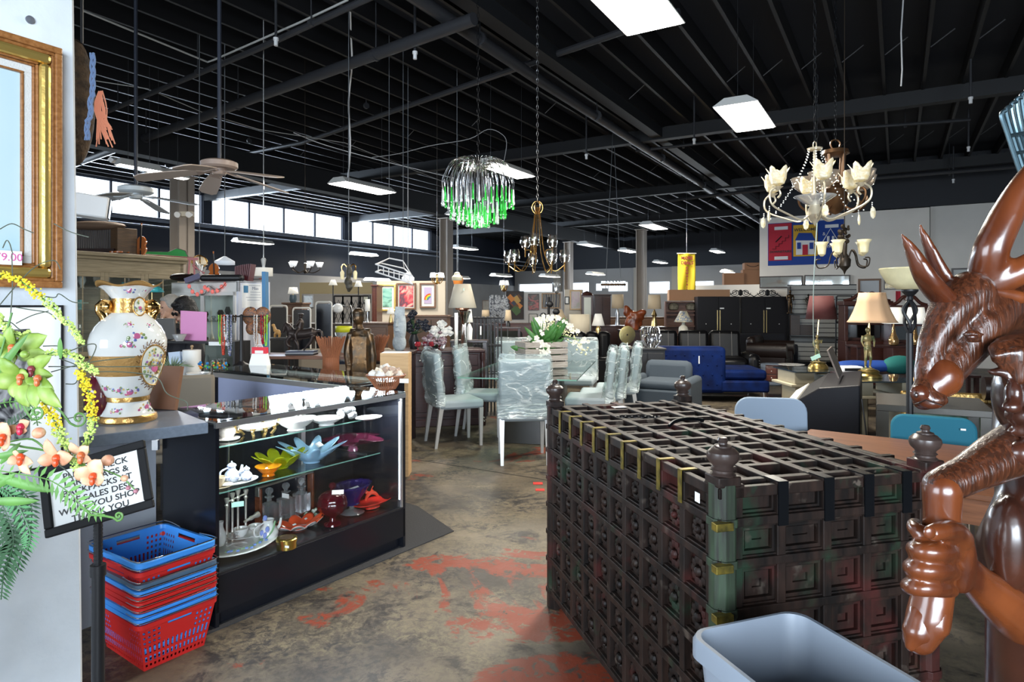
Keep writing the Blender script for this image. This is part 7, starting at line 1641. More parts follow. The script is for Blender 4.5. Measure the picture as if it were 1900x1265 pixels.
for i in range(5):
 a = 2*pi*i/5+.2; x,y = cos(a),sin(a); r = 38*k
 arm = MB().tube(crv([(x*6*k,y*6*k,-66*k),(x*14*k,y*14*k,-45*k),(x*22*k,y*22*k,-52*k),(x*28*k,y*28*k,-72*k),(x*44*k,y*44*k,-76*k),(x*48*k,y*48*k,-62*k),(x*40*k,y*40*k,-60*k)],5),.006,6).mk('scroll_arm',IRN,t)
 MB().lathe([(2*k,-54*k),(6*k,-50*k),(7*k,-42*k),(8*k,-34*k),(12*k,-28*k)],18,(x*r,y*r,0)).mk('tulip_shade',TUL,arm,solid=.004)
# distant fixtures
def simple_chand(label,cx,cy,Y,r,n,sh,m,sm,up=True):
 k = Y/F; t = hang('small_chandelier',label,cx,cy,Y); o = t.location
 MB().tube([(0,0,0),(0,0,ZC-o.z-.02)],.004,5).mk('hanging_rod',IRN,t); MB().lathe([(0,4*k),(3*k,2*k),(2*k,-8*k),(4*k,-12*k),(0,-16*k)],10).mk('centre_stem',m,t)
 for i in range(n):
  a = 2*pi*i/n+.4; x,y = cos(a)*r*k,sin(a)*r*k
  arm = MB().tube(crv([(0,0,-8*k),(x*.5,y*.5,-14*k),(x,y,-8*k),(x,y,-3*k)],4),.8*k,5).mk('arm',m,t)
  MB().lathe([(sh*.5*k,-3*k),(sh*k,6*k)] if up else [(sh*k,-3*k),(sh*.55*k,6*k)],12,(x,y,0)).mk('shade',sm,arm,solid=.01)
WGL = mat('white_opal_glass',(.8,.82,.84),.3,emit=.5)
simple_chand('dark chandelier with five square white shades, low in front of the clerestory',566,492,9.5,26,5,7,IRN,WGL)
simple_chand('brass chandelier with small white shades above the three framed pictures',811,512,11,10,5,4,BR2,WGL,False)
simple_chand('small white-shaded brass fitting hanging by the far windows',935,526,15,6,3,4,BR2,WGL,False)
simple_chand('clear glass lantern cluster above the striped landscape painting',1033,530,14,4,4,3,STEEL,CG_)
t = hang('ring_chandelier','oval two-tier ring chandelier of clear glass rods before the back windows',1138,528,13); k = 13/F
b = MB()
for i in range(44):
 a = 2*pi*i/44; b.cbox((22*k*cos(a),12*k*sin(a),2*k*(1 if i % 2 else -1)),(.018,.018,9*k))
b.mk('glass_rods',CG_,t,smooth=False); MB().tube([(22*k*cos(a),12*k*sin(a),0) for a in [2*pi*j/24 for j in range(25)]],.02,6).mk('ring_frame',ABZ,t)
for s_ in (-1,1): MB().tube([(s_*14*k,0,0),(0,0,ZC-t.location.z-.02)],.006,4).mk('hanging_wire',RODM,t)
# pot rack (white lantern frame) and others
t = hang('pot_rack','white wire pot rack frame with candle lights hanging above the framed pictures',735,500,8.5); k = 8.5/F; o = t.location; b = MB()
pts = [P(697,490,8.3)-o,P(765,512,8.3)-o,P(750,498,9.3)-o,P(706,488,9.3)-o]; lo = [p+Vector((0,0,-14*k)) for p in pts]; tp2 = P(722,479,8.8)-o; tp3 = P(748,484,8.8)-o
for q_ in (pts,lo):
 for i in range(4): b.tube([q_[i],q_[(i+1) % 4]],.010,5)
for i in range(4): b.tube([pts[i],tp2 if i in (0,3) else tp3],.007,5)
for i in range(7): s_ = (i+.5)/7; b.tube([pts[0].lerp(pts[1],s_),lo[0].lerp(lo[1],s_)],.006,4)
b.tube([tp2,tp3],.01,5); b.mk('rack_frame',mat('white_enamel_wire',(.7,.7,.72),.4),t); MB().tube([tp2,(tp2.x,tp2.y,ZC-o.z-.02)],.005,4).tube([tp3,(tp3.x,tp3.y,ZC-o.z-.02)],.005,4).mk('hanging_wire',RODM,t)
for cx,cy,Y,r,m_,lb in ((1578,0,0,0,None,''),(417,482,8.5,17,mat('blue_white_glass',(.62,.68,.76),.3,emit=.2),'white milk-glass lamp with blue fringe above the instruments'),(757,512,9.5,11,WGL,'fluted white glass dome lamp at the pot rack end'),(848,511,10,9,mat('alabaster2',(.6,.56,.4),.4,emit=.15),'cream bowl lamp hanging right of the second tan post')):
 if m_ is None: continue
 k = Y/F; t = hang('pendant_lamp',lb,cx,cy,Y,'pendant lamp'); MB().tube([(0,0,5*k),(0,0,ZC-t.location.z-.02)],.006,5).mk('hanging_rod',RODM,t)
 MB().lathe([(2*k,6*k),(5*k,4*k),(r*.5*k,2*k),(r*k,-3*k),(r*k,-9*k)],24).mk('glass_shade',m_,t,solid=.01)
t = hang('drum_pendant','off-white drum shade pendant on a crystal stem above the white display cabinet',489,505,8.0,'pendant lamp'); k = 8/F
MB().tube([(0,0,8*k),(0,0,ZC-t.location.z-.02)],.006,5).lathe([(2*k,6*k),(5*k,24*k),(2*k,27*k)],10).mk('crystal_stem',CG_,t); MB().lathe([(16*k,-7*k),(16*k,8*k),(0,8*k)],28).mk('drum_shade',WSH,t,solid=.005)
t = hang('cage_chandelier','gold and cream cage lamp with ribbed shades over the instrument pile',370,485,8.3,'chandelier'); k = 8.3/F
MB().tube([(0,0,10*k),(0,0,ZC-t.location.z-.02)],.006,5).mk('hanging_rod',RODM,t); b = MB()
for i in range(6): a = i*pi/3; b.tube(crv([(0,0,12*k),(12*k*cos(a),12*k*sin(a),6*k),(14*k*cos(a),14*k*sin(a),-4*k),(3*k*cos(a),3*k*sin(a),-12*k)],4),.008,5)
b.mk('gold_cage',BR2,t); MB().lathe([(7*k,8*k),(14*k,-6*k)],20,wob=lambda r,z,a,i: r*(1+.03*cos(16*a))).mk('cream_shade',CSH,t,solid=.005)
t = hang('carved_sconce_lamp','carved figure hanging lamp with cream glass shades in front of the cream partition',647,492,8.0,'lamp'); k = 8/F
MB().tube([(0,0,0),(0,0,ZC-t.location.z-.02)],.006,5).mk('hanging_rod',RODM,t); MB().tube(crv([(0,0,2*k),(1*k,0,-14*k),(-1*k,0,-28*k),(1*k,0,-40*k),(0,0,-50*k)],4),[3*k,4*k,5*k,6*k,6*k,5*k,4*k,5*k,7*k,8*k,7*k,6*k,7*k,6*k,4*k,3*k,2*k],10).mk('carved_body',mat('dark_green_bronze',(.08,.07,.05),.5,bump=1,bscale=30,var=.6,vscale=12),t,remesh=.012)
for s_ in (-1,1):
 arm = MB().tube(crv([(0,0,-8*k),(s_*8*k,0,2*k),(s_*13*k,0,-3*k),(s_*12*k,0,-10*k)],4),.008,5).mk('arm',BR2,t); MB().lathe([(2*k,-10*k),(4*k,-14*k),(3*k,-26*k)],12,(s_*12*k,0,0)).mk('glass_shade',TUL,arm)
tag(MB().tube([P(1675,-30,5.2),P(1676,0,5.2),P(1672,60,5.2),P(1674,130,5.2),P(1672,160,5.2)],.006,6).mk('loose_chain',mat('pale_chain',(.45,.45,.45),.4,.6)),'short loose pale chain hanging from the ceiling at upper right','chain')
# ---------------------------------------------------------------- left middle: cabinets, people, sales desk
OLV = wood('limed_oak',(.20,.16,.095),(.34,.28,.18),.6,4)
# wooden hutch along axis A
k0 = (160-CX)/F; Yc = 8.0; c = Vector((k0*Yc,Yc,0))-A*.35; t = thing('display_hutch','tall limed-oak glazed hutch behind the painted vase, violins on its top','hutch',c,radians(90)-RA)
L_,D2,zt = 1.62,.5,2.12        # local x along A, y away to the left
MB().box(0,L_,0,D2,0,.85).mk('lower_cabinet',OLV,t,smooth=False,bevel=.006)
MB().box(0,L_,D2-.03,D2,.85,zt).box(0,.05,0,D2,.85,zt).box(L_-.05,L_,0,D2,.85,zt).box(0,L_,0,D2,zt-.2,zt).mk('upper_case',OLV,t,smooth=False,bevel=.005)
MB().box(-.06,L_+.06,-.07,D2,zt,zt+.05).box(-.03,L_+.03,-.04,D2,zt-.04,zt).mk('cornice',OLV,t,smooth=False,bevel=.012)
for i in range(3):
 x0_ = .05+i*(L_-.1)/3; x1_ = x0_+(L_-.1)/3
 b = MB().box(x0_,x0_+.05,-.02,0,.87,zt-.2).box(x1_-.05,x1_,-.02,0,.87,zt-.2).box(x0_+.05,x1_-.05,-.02,0,.87,.93).box(x0_+.05,x1_-.05,-.02,0,zt-.26,zt-.2).box((x0_+x1_)/2-.008,(x0_+x1_)/2+.008,-.015,-.005,.93,zt-.26)
 d_ = b.mk('door',OLV,t,smooth=False,bevel=.004); MB().box(x0_+.04,x1_-.04,-.010,-.007,.92,zt-.25).mk('door_glass',GLASS,d_,smooth=False)
for z in (1.15,1.45,1.72): MB().box(.05,L_-.05,.04,D2-.04,z-.006,z).mk('glass_shelf',glassm('shelf_glass',(.9,.96,.94),.06,.02),t,smooth=False)
rs = random.Random(11)
for i in range(22):
 z = (.87,1.152,1.452,1.722)[i % 4]; x = .12+(i//4)*.27+rs.uniform(-.03,.03); p_ = t.location+A*x+(-B)*rs.uniform(.14,.3)+Vector((0,0,z)); r = rs.uniform(.035,.06); h_ = rs.uniform(.05,.16)
 tag(MB().lathe([(0,0),(r*.5,0),(r*.4,h_*.2),(r,h_*.6),(r*.8,h_),(r*.7,h_*.9)],12).mk('glass_vase' if i % 2 else 'china_bowl',[PORC,CG_,BLUECH,mat('turquoise_china',(.1,.5,.55),.2)][rs.randrange(4)],loc=p_),'small china or glass piece inside the limed-oak hutch','vessel','china inside the oak hutch')
def on_hutch(px,lx=.15): s_ = hit_t(px,t.location.dot(B)-lx); return A*s_+B*(t.location.dot(B)-lx)+Vector((0,0,zt+.052))
hut = t
VW = mat('violin_varnish',(.36,.10,.02),.25,coat=.5); VD = mat('dark_ebony',(.015,.012,.01),.4)
def violin(label,p,s_,rz=0,lean=0,lay=False,m=VW,name='violin'):
 t = thing(name,label,'violin',p,rz); M_ = TM((0,0,.02 if lay else 0),rx=(pi/2 if lay else lean),s=s_)
 b = MB(); out = []
 for i in range(48):
  a = 2*pi*i/48; y = .5*(1-cos(a)) ; w = .17*sin(a)*(1-.12*cos(a*1))*(1-.34*math.exp(-((y-.52)/.10)**2)); w *= .95+.15*cos(a); out.append((w/ .9,y*.58))
 b.add([(x,-.03,z) for x,z in out]+[(x,.03,z) for x,z in out],[tuple(range(48)),tuple(range(95,47,-1))]+[(i,48+i,48+(i+1) % 48,(i+1) % 48) for i in range(48)],M_)
 o_ = b.mk('violin_body',m,t,bevel=.004*s_); MB().box(-.018,.018,-.055,-.03,.22,.90,M_).mk('fingerboard',VD,o_,smooth=False); MB().box(-.04,.04,-.05,-.03,.19,.205,M_).box(-.018,.018,-.045,-.03,.0,.16,M_).mk('bridge_tailpiece',VD,o_,smooth=False)
 MB().tube([(0,-.03,.84),(0,-.035,.93),(0,-.02,.96)],[.018,.02,.024],8,M_).mk('scroll',m,o_); return t
violin('upright orange violin with black fingerboard, standing on the oak hutch',on_hutch(262),.46,radians(-10),-.05)
t = violin('reddish ukulele-like violin lying on the oak hutch, left of the tall wooden box',on_hutch(205),.34,radians(70),0,True);
c = on_hutch(229); tag(MB().box(-.13,.13,-.10,.10,0,.36).mk('wooden_box',wood('striped_walnut',(.05,.03,.02),(.13,.07,.03),.5),loc=c,rz=radians(59),smooth=False,bevel=.006),'tall dark wooden box with orange edges standing on the oak hutch','box')
c = on_hutch(298,.28); t = thing('violin_case','open violin case with bright green lining on the oak hutch','case',c,radians(55)); out = [(-.38,0),(.36,0),(.40,.05),(.36,.14),(.24,.17),(.10,.10),(-.1,.09),(-.36,.08)]
MB().prism(out,0,.03,TM(rx=pi/2-.15)).mk('case_lid',BLACK,t,smooth=False,bevel=.008); MB().prism([(x*.93,y*.86+.008) for x,y in out],.028,.040,TM(rx=pi/2-.15)).mk('green_lining',mat('green_plush',(.01,.22,.05),.8),t,smooth=False); MB().box(-.38,.38,-.18,0,0,.04).mk('case_base',mat('maroon_case',(.08,.02,.02),.5),t,bevel=.01)
t = thing('wicker_drum','dark ribbed wicker hamper lying behind the hutch edge beside the pier','basket',P(175,462,8.6)); b = MB()
for i in range(20): b.cyl((-.3+.03*i,0,0),(-.3+.03*i,0,.28),.011)
b.mk('ribs',mat('dark_wicker',(.07,.06,.055),.7),t); MB().ell((0,0,.31),(.42,.16,.06),nu=20,nv=8).mk('lid_fabric',mat('brown_lid',(.14,.09,.06),.7),t); MB().box(-.32,.32,-.1,.1,-(t.location.z-1.9),.0).mk('support_crate',DKWOOD,t,smooth=False)
# white display cabinet
WC = mat('off_white_cabinet',(.78,.76,.72),.5); WC2 = mat('lavender_white_side',(.70,.72,.80),.5)
pr_ = P(442,0,7.2); pl_ = P(318,0,7.75); ax = Vector((pr_.x-pl_.x,pr_.y-pl_.y,0)); aw = atan2(ax.y,ax.x); W_ = ax.length; D2 = .42; zt = H+(HY-521)*7.2/F
t = thing('display_cabinet','white glass-fronted display cabinet behind the sales desk, pink flower lights across its top rail','cabinet',(pl_.x,pl_.y,0),aw); cab = t
MB().box(0,W_,0,D2,0,.35).box(0,W_,D2-.02,D2,.35,zt).box(0,.03,0,D2,.35,zt).box(0,W_,0,.03,zt-.12,zt).box(0,W_,0,D2,zt-.02,zt).mk('carcass',WC,t,smooth=False,bevel=.003)
MB().box(W_-.03,W_,0,D2+.02,0,zt).mk('side_panel',WC2,t,smooth=False)
for i in range(2):
 x0_ = .03+i*(W_-.06)/2; x1_ = x0_+(W_-.06)/2; d_ = MB().box(x0_,x0_+.03,-.02,0,.35,zt-.12).box(x1_-.03,x1_,-.02,0,.35,zt-.12).box(x0_,x1_,-.02,0,.35,.39).box(x0_,x1_,-.02,0,zt-.16,zt-.12).mk('door',WC,t,smooth=False); MB().box(x0_+.03,x1_-.03,-.012,-.008,.39,zt-.16).mk('door_glass',glassm('green_glass',(.93,.97,.96),.04,.02),d_,smooth=False)
for z in (.75,1.05,1.32): MB().box(.03,W_-.03,.03,D2-.03,z-.006,z).mk('glass_shelf',glassm('shelf_glass',(.9,.96,.94),.06,.02),t,smooth=False)
CM = TM((pl_.x,pl_.y,0),rz=aw)
for i in range(18):
 z = (.752,1.052,1.322)[i % 3]; p_ = CM @ Vector((.12+(i//3)*.125,.2,z)); r = rs.uniform(.025,.045); h_ = rs.uniform(.05,.17)
 tag(MB().lathe([(0,0),(r,0),(r*.3,h_*.3),(r*.9,h_*.7),(r*.5,h_)],10).mk('ornament',[mat('dark_trinket',(.03,.03,.03),.4),CG_,mat('jade_glaze',(.35,.45,.33),.4),PORC,BRZ][rs.randrange(5)],loc=p_),'small ornament on a glass shelf of the white display cabinet','ornament','ornaments in the white cabinet')
g_ = thing('flower_garland','string of coral-pink flower lights draped on the white cabinet','string lights',CM @ Vector((.26,-.03,zt-.04))); o = g_.location
pp = [P(350,527,7.45),P(362,545,7.42),P(380,545,7.38),P(386,530,7.36),P(400,537,7.3),P(412,533,7.27),P(420,523,7.25)]; MB().tube([p-o for p in crv(pp,5)],.003,5).mk('cord',BLACK,g_)
COR = mat('coral_petals',(.85,.20,.17),.5,emit=.25)
for i,p in enumerate([(351,531),(357,541),(366,546),(374,541),(380,533),(386,537),(394,541),(403,539),(411,532),(418,527)]): MB().ell(P(*p,7.3)-o,(.021,.02,.026),nu=8,nv=6).mk('pink_flower',COR,g_)
pst = CM @ Vector((W_+.002,.12,0)); eS = Euler((pi/2,0,aw+pi/2)); t_ = tag(MB().box(W_,W_+.003,.05,.37,zt-.30,zt-.03).mk('notice_poster',PAPER,loc=(pl_.x,pl_.y,0),rz=aw,smooth=False),'white shop notice taped to the side of the white cabinet','poster')
MB().box(W_+.003,W_+.005,.07,.13,zt-.13,zt-.05).mk('poster_picture',mat('blue_photo',(.06,.20,.35),.5),t_,smooth=False)
for z_,a_,b_ in ((.045,.14,.30),(.12,.16,.30),(.15,.16,.30),(.18,.10,.31),(.21,.12,.29)): MB().box(W_+.003,W_+.0045,a_,b_,zt-z_-.004,zt-z_).mk('print_line',mat('grey_ink',(.2,.22,.3),.6),t_,smooth=False)
for i,(s_,z_,q_) in enumerate((('Mias',.08,.05),)): text(s_,q_,mat('grey_ink',(.2,.22,.3),.6),t_,(W_+.004,.23,zt-z_),(pi/2,0,pi/2),ext=.0005)
# instruments heaped on the cabinet
def heap(name,label,px,py,Y,fn,m,cat,rz=0,**kw):
 t = thing(name,label,cat,P(px,py,Y),rz); b = MB(); fn(b); b.mk('body',m,t,**kw); return t
Yh = 7.5; kh = Yh/F
heap('leather_saddle','brown leather saddle-like case at the left end of the white cabinet top',338,521,Yh,lambda b: b.ell((0,0,.04),(.14,.1,.05)).tube([(.1,0,.04),(.2,0,.02)],[.05,.03],8),BRL,'case')
heap('pink_easel','small pink wooden frame easel on the white cabinet',358,521,Yh,lambda b: [b.cyl((x,0,0),(x*.6,0,.26),.010) for x in (-.06,.02)]+[b.box(-.06,.06,-.01,.01,.24,.27),b.cyl((0,0,.18),(.13,0,.09),.012)],mat('dusty_pink_wood',(.45,.16,.16),.6),'easel')
heap('harmonica_box','purple-blue decorated small case on the white cabinet',362,521,Yh-.15,lambda b: b.box(-.09,.09,-.05,.05,0,.06,TM(ry=-.35)),mat('violet_case',(.10,.09,.16),.5),'case')
violin('brown violin leaning among the instruments on the white cabinet',P(398,521,Yh),.36,.3,.25); violin('red-brown violin lying at the right of the instrument pile',P(436,519,Yh),.36,radians(80),0,True,mat('red_violin',(.28,.05,.02),.3))
heap('trumpet_case','long black instrument case along the front of the white cabinet top',415,522,Yh-.25,lambda b: b.box(-.25,.22,-.06,.06,0,.075),BLACK,'case',bevel=.03)
heap('clarinet_bundle','silver and brown keyed instrument standing crosswise in the pile',374,521,Yh,lambda b: [b.tube([(-.05+.03*i,0,0),(.05-.04*i,0,.16+.02*i)],.012,6) for i in range(4)],SIL,'instrument')
heap('accordion','red and black pleated accordion at the right end of the white cabinet top',447,519,Yh-.1,lambda b: [b.box(-.04+.018*i,-.028+.018*i,-.07,.07,0,.15+.006*i,TM(ry=.02*i)) for i in range(9)],mat('dark_red_accordion',(.10,.015,.02),.4),'accordion')
c = CM @ Vector((W_+.03,-.12,0)); t = tag(MB().box(-.02,.02,-.05,.05,0,1.88,TM(ry=-.01)).mk('blue_plank',mat('sky_blue_plank',(.07,.22,.42),.6),loc=(P(495,0,7.25).x,7.25,0),smooth=False,bevel=.003),'tall sky-blue painted board leaning beside the white cabinet','board')
# sales desk
t = thing('sales_desk','low sales desk cluttered with towel roll, dishes and plants behind the counter','desk',(P(345,0,5.7).x,5.72,0),radians(-10)); zd = .86
MB().box(-.75,.42,-.38,.26,zd-.03,zd).mk('desk_top',mat('worn_brown_top',(.20,.13,.08),.5),t,smooth=False,bevel=.004); MB().box(-.72,-.69,-.35,.24,0,zd-.03).box(.37,.40,-.35,.24,0,zd-.03).box(-.69,.37,.20,.23,.1,zd-.03).mk('desk_legs',BLACK,t,smooth=False)
MB().box(-.72,.45,.02,.26,1.165,1.185).mk('raised_shelf',BLACK,t,smooth=False); MB().box(-.72,-.70,.02,.26,zd,1.165).box(.43,.45,.02,.26,zd,1.165).mk('shelf_side',BLACK,t,smooth=False); MB().box(.2,.4,.016,.02,1.15,1.182).mk('shelf_label',PAPER,t,smooth=False)
def dp(px,Y,z=zd): return Vector(((px-CX)/F*Y,Y,z+.001))
t = thing('paper_towel_roll','white paper towel roll on an upright wooden holder','paper towel',dp(356,5.55)); MB().lathe([(.02,.01),(.072,.01),(.073,.26),(.02,.262)],28).mk('towel_roll',PAPER,t); MB().lathe([(0,0),(.08,0),(.08,.01),(.008,.012),(.008,.28),(.014,.285),(.01,.30),(0,.302)],16).mk('holder',wood('light_holder',(.3,.2,.1),(.4,.28,.15),.5),t)
t = thing('serving_dish','round white ribbed oven dish on the desk corner','dish',dp(368,5.42)); MB().lathe([(0,.003),(.085,0),(.095,.075),(.1,.078),(.09,.078),(.08,.01),(0,.01)],32,wob=lambda r,z,a,i: r*(1+(.012*cos(24*a) if i == 2 else 0))).mk('dish_body',PORC,t)
t = thing('fish_plate','blue and white painted plate propped behind the oven dish','plate',dp(357,5.58)); MB().lathe([(0,0),(.06,0),(.09,.012)],28,M=TM((0,-.02,.095),rx=pi/2-.25)).mk('plate_body',art('cobalt_plate',[(.02,.04,.2),(.75,.78,.8),(.7,.75,.8),(.1,.25,.1)],14),t,solid=.004)
t = thing('air_plant','spiky grey-green succulent in a pot on the desk','plant',dp(319,5.3,zd)); MB().lathe([(0,0),(.05,0),(.07,.1),(.06,.1)],14).mk('pot',mat('taupe_pot',(.25,.21,.17),.7),t); b = MB()
for i in range(46): a = rs.random()*6.28; e = rs.uniform(.3,1.3); b.tube([(0,0,.1),(.06*cos(a)*e,.06*sin(a)*e,.15),(.13*cos(a)*e,.13*sin(a)*e,.12+.10*(1.4-e))],[.006,.005,.001],4)
b.mk('leaves',mat('grey_green_spikes',(.20,.28,.18),.6),t)
t = thing('papers_stack','pale blue papers standing in a rack left of the towel roll','papers',dp(328,5.6)); [MB().box(-.05,.05,-.002,.002,0,.24,TM((.02*i,.02*i,0),ry=-.1+.05*i,rz=.2*i)).mk('sheet',mat('pale_blue_paper',(.55,.65,.80),.7),t,smooth=False) for i in range(4)]
b = [];
for i,(px,Y,h_,r,lb) in enumerate(((394,5.55,.14,.03,'clear glass tumbler at the left of three'),(405,5.6,.15,.032,'middle clear glass tumbler'),(416,5.65,.15,.03,'right clear glass tumbler')),): tag(MB().lathe([(0,.004),(r*.8,.004),(r,h_),(r*.95,h_),(r*.75,.01)],18).mk('glass_tumbler',TUM,loc=dp(px,Y+.3,zd)),lb+' behind the second case','glass','tumblers by the second case')
table('tumbler_table','small grey table holding three glass tumblers',(dp(405,5.9).x,5.92),.3,.22,zd,mat('grey_top',(.2,.2,.2),.5))
t = thing('computer_monitor','dark grey back of a computer monitor in front of the grey-haired shopper','monitor',dp(303,5.85,1.186),-.15); MB().box(-.14,.13,-.012,.012,.01,.20,TM(rx=.1)).mk('screen_back',mat('warm_grey_plastic',(.10,.095,.09),.5),t,bevel=.006); MB().box(-.05,.05,-.04,.06,0,.01).mk('foot',BLACK,t,smooth=False)
t = thing('pink_folder','bright pink translucent plastic folder standing on the raised shelf','folder',dp(359,5.83,1.186),.05); MB().box(-.115,.115,-.004,.004,0,.265,TM(rx=.12,ry=.06)).mk('folder_sheet',mat('pink_plastic',(.68,.25,.50),.35),t,smooth=False,bevel=.002); [MB().lathe([(0,0),(.007,0),(0,.003)],10,M=TM((x,-.03,.23),rx=pi/2)).mk('snap_button',mat('pink_snap',(.7,.35,.55),.3),t) for x in (-.05,.05)]
t = thing('glass_dish','cut glass dish on the raised shelf before the pink folder','dish',dp(333,5.75,1.186)); MB().lathe([(0,.002),(.03,0),(.06,.06)],18,wob=lambda r,z,a,i: r*(1+.04*cos(9*a))).mk('dish_body',CG_,t,solid=.004)
t = thing('beaded_wire_plant','multicoloured beaded wire ornament on the desk right of the towel roll','ornament',dp(400,5.35,zd),0)
for cn,cl in (('blue',(.03,.2,.5)),('orange',(.7,.25,.03)),('green',(.1,.4,.1))): b = MB(); [b.ell((rs.uniform(-.14,.10),rs.uniform(-.03,.03),.14+rs.uniform(-.02,.03)),rs.uniform(.006,.014),nu=6,nv=4) for _ in range(14)]; b.mk(cn+'_beads',mat(cn+'_bead',cl,.2),t)
MB().tube([(0,0,0),(0,0,.13),(-.12,0,.14)],.003,4).mk('wire',BLACK,t)
t = thing('office_chair','taupe upholstered chair back beside the vase foot behind the counter','chair',(P(318,0,4.3).x,4.45,0),radians(20)); TAU = mat('taupe_fabric',(.20,.17,.13),.9)
MB().box(-.2,.2,-.03,.03,.55,1.02).mk('backrest',TAU,t,bevel=.02); MB().box(-.22,.22,0,.44,.42,.48).mk('seat',TAU,t,bevel=.02); [MB().box(x-.015,x+.015,y-.015,y+.015,0,.43).mk('leg',BLACK,t,smooth=False) for x in (-.18,.18) for y in (.03,.4)]
t = tag(MB().box(-.12,.12,-.01,.01,0,.22,TM(rx=-.2)).mk('brown_board',mat('rust_brown_board',(.16,.07,.035),.6),loc=G(308,757,.976)+Vector((-.03,-.03,0)),rz=-.3,smooth=False),'rust-brown wooden board standing on the counter behind the vase','board')
# ---------------------------------------------------------------- two shoppers
SKIN = mat('fair_skin',(.50,.29,.20),.5,sub=0)
def person(label,px,Yh_,eye_y,hairm,cloth,turn,nod,arm_chin,hair_style,glasses=False):
 k = Yh_/F; ez = H-(eye_y-HY)*k; t = thing('person',label,'person',((px-CX)*k,Yh_,0),turn); s_ = ez/1.50
 h0 = Vector((0,0,ez)); HM = Matrix.Translation((0,.02,ez)) @ Euler((nod,0,0)).to_matrix().to_4x4()
 b = MB()   # one continuous body: head, neck, torso, arms, legs
 b.ell((0,.0,.015),(.072,.092,.112),HM,20,16); b.ell((0,-.03,-.06),(.052,.055,.055),HM,14,10); b.ell((0,-.098,-.025),(.013,.020,.022),HM,8,6); b.ell((0,-.080,.02),(.045,.016,.012),HM,10,6)
 b.ell((0,-.082,-.058),(.024,.014,.008),HM,8,6); b.ell((0,-.078,-.072),(.022,.013,.008),HM,8,6); [b.ell((x,.01,-.01),(.012,.022,.032),HM,8,6) for x in (-.074,.074)]
 b.tube([(0,.03,ez-.06),(0,.04,ez-.18)],[.052,.06],12); sh = ez-.24
 b.tube([(-.16,.03,sh),(.16,.03,sh)],.065,12); b.tube([(0,.03,sh),(0,.03,sh-.2),(0,.03,sh-.38),(0,.03,sh-.52)],[.13,.16,.14,.165],14)
 for x in (-.09,.09): b.tube([(x,.03,sh-.5),(x*1.05,0,.48),(x,.03,.09)],[.10,.062,.042],12); b.ell((x,-.05,.045),(.042,.11,.04),nu=10,nv=8)
 hand = MB()
 for sx in (-1,1):
  if arm_chin and sx == 1: w_ = HM @ Vector((.02,-.10,-.12)); el = Vector((.14,-.22,sh-.22))
  else: el = Vector((sx*.24,-.06,sh-.28)); w_ = Vector((sx*.2,-.25,sh-.30))
  b.tube([(sx*.18,.03,sh),tuple(el)],[.05,.042],10); b.tube([tuple(el),tuple(w_)],[.040,.026],10)
  d_ = (w_-el).normalized(); pc = w_+d_*.045; b.ell(pc,(.036,.022,.045),Q=Vector((0,0,1)).rotation_difference(d_).to_matrix(),nu=10,nv=8); sd = d_.cross(Vector((0,1,.2))).normalized()
  for f_ in range(4): s0 = pc+d_*.03+sd*(.024-.016*f_); L1 = (.036,.042,.04,.032)[f_]; b.tube([s0,s0+d_*L1*.6+Vector((0,-.006,0)),s0+d_*L1+Vector((0,.012,0))],[.0095,.009,.008],7)
  b.tube([pc-sd*.02*sx,pc-sd*.045*sx+d_*.03],[.011,.009],7)
 b.mk('body',SKIN,t,remesh=.007,smf=2)
 c_ = MB(); c_.tube([(-.165,.03,sh),(.165,.03,sh)],.078,14); c_.tube([(0,.03,sh+.03),(0,.03,sh-.2),(0,.03,sh-.38),(0,.03,sh-.62)],[.12,.178,.16,.19],16)
 for sx in (-1,1):
  if arm_chin and sx == 1: w_ = HM @ Vector((.02,-.10,-.12)); el = Vector((.14,-.22,sh-.22))
  else: el = Vector((sx*.24,-.06,sh-.28)); w_ = Vector((sx*.2,-.25,sh-.30))
  c_.tube([(sx*.18,.03,sh),tuple(el),tuple(el.lerp(w_,.55))],[.066,.056,.046],10)
 c_.mk('jacket',cloth,t,remesh=.012,smf=3)
 tr = MB(); [tr.tube([(x,.03,sh-.5),(x*1.05,0,.5),(x,.03,.07)],[.12,.082,.07],12) for x in (-.09,.09)]; tr.ell((0,.03,sh-.55),(.19,.15,.12)); tr.mk('trousers',mat('dark_trousers',(.02,.02,.03),.8),t,remesh=.014,smf=2)
 for x in (-.09,.09): MB().ell((x,-.05,.04),(.048,.125,.042),nu=12,nv=8).mk('shoe',BLACK,t)
 hb = MB(); v = 1.0 if hair_style == 'short' else 1.12
 hb.ell((0,.02,.035),(.088*v,.098*v,.105*v),HM,18,14); hb.ell((0,.045,-.02),(.088*v,.075*v,.09*v),HM,16,12)
 if hair_style == 'long': [hb.ell((x,.0,-.03),(.035,.075,.10),HM,12,8) for x in (-.085,.085)]; hb.ell((0,-.05,.085),(.075,.045,.03),HM,12,8)
 else: hb.ell((.0,-.045,.09),(.062,.04,.025),HM,10,8)
 n_ = len(hb.v); hm = hb.mk('hair',hairm,t,remesh=.007,smf=1)
 cut = [i for i in range(1)]
 for x in (-.03,.03): MB().ell((x,-.088,.004),(.011,.006,.006),HM,8,6).mk('eye',mat('eye_dark',(.03,.02,.015),.2),t)
 MB().ell((0,-.092,-.064),(.022,.006,.005),HM,8,6).mk('lips',mat('lip_skin',(.42,.14,.11),.5),t)
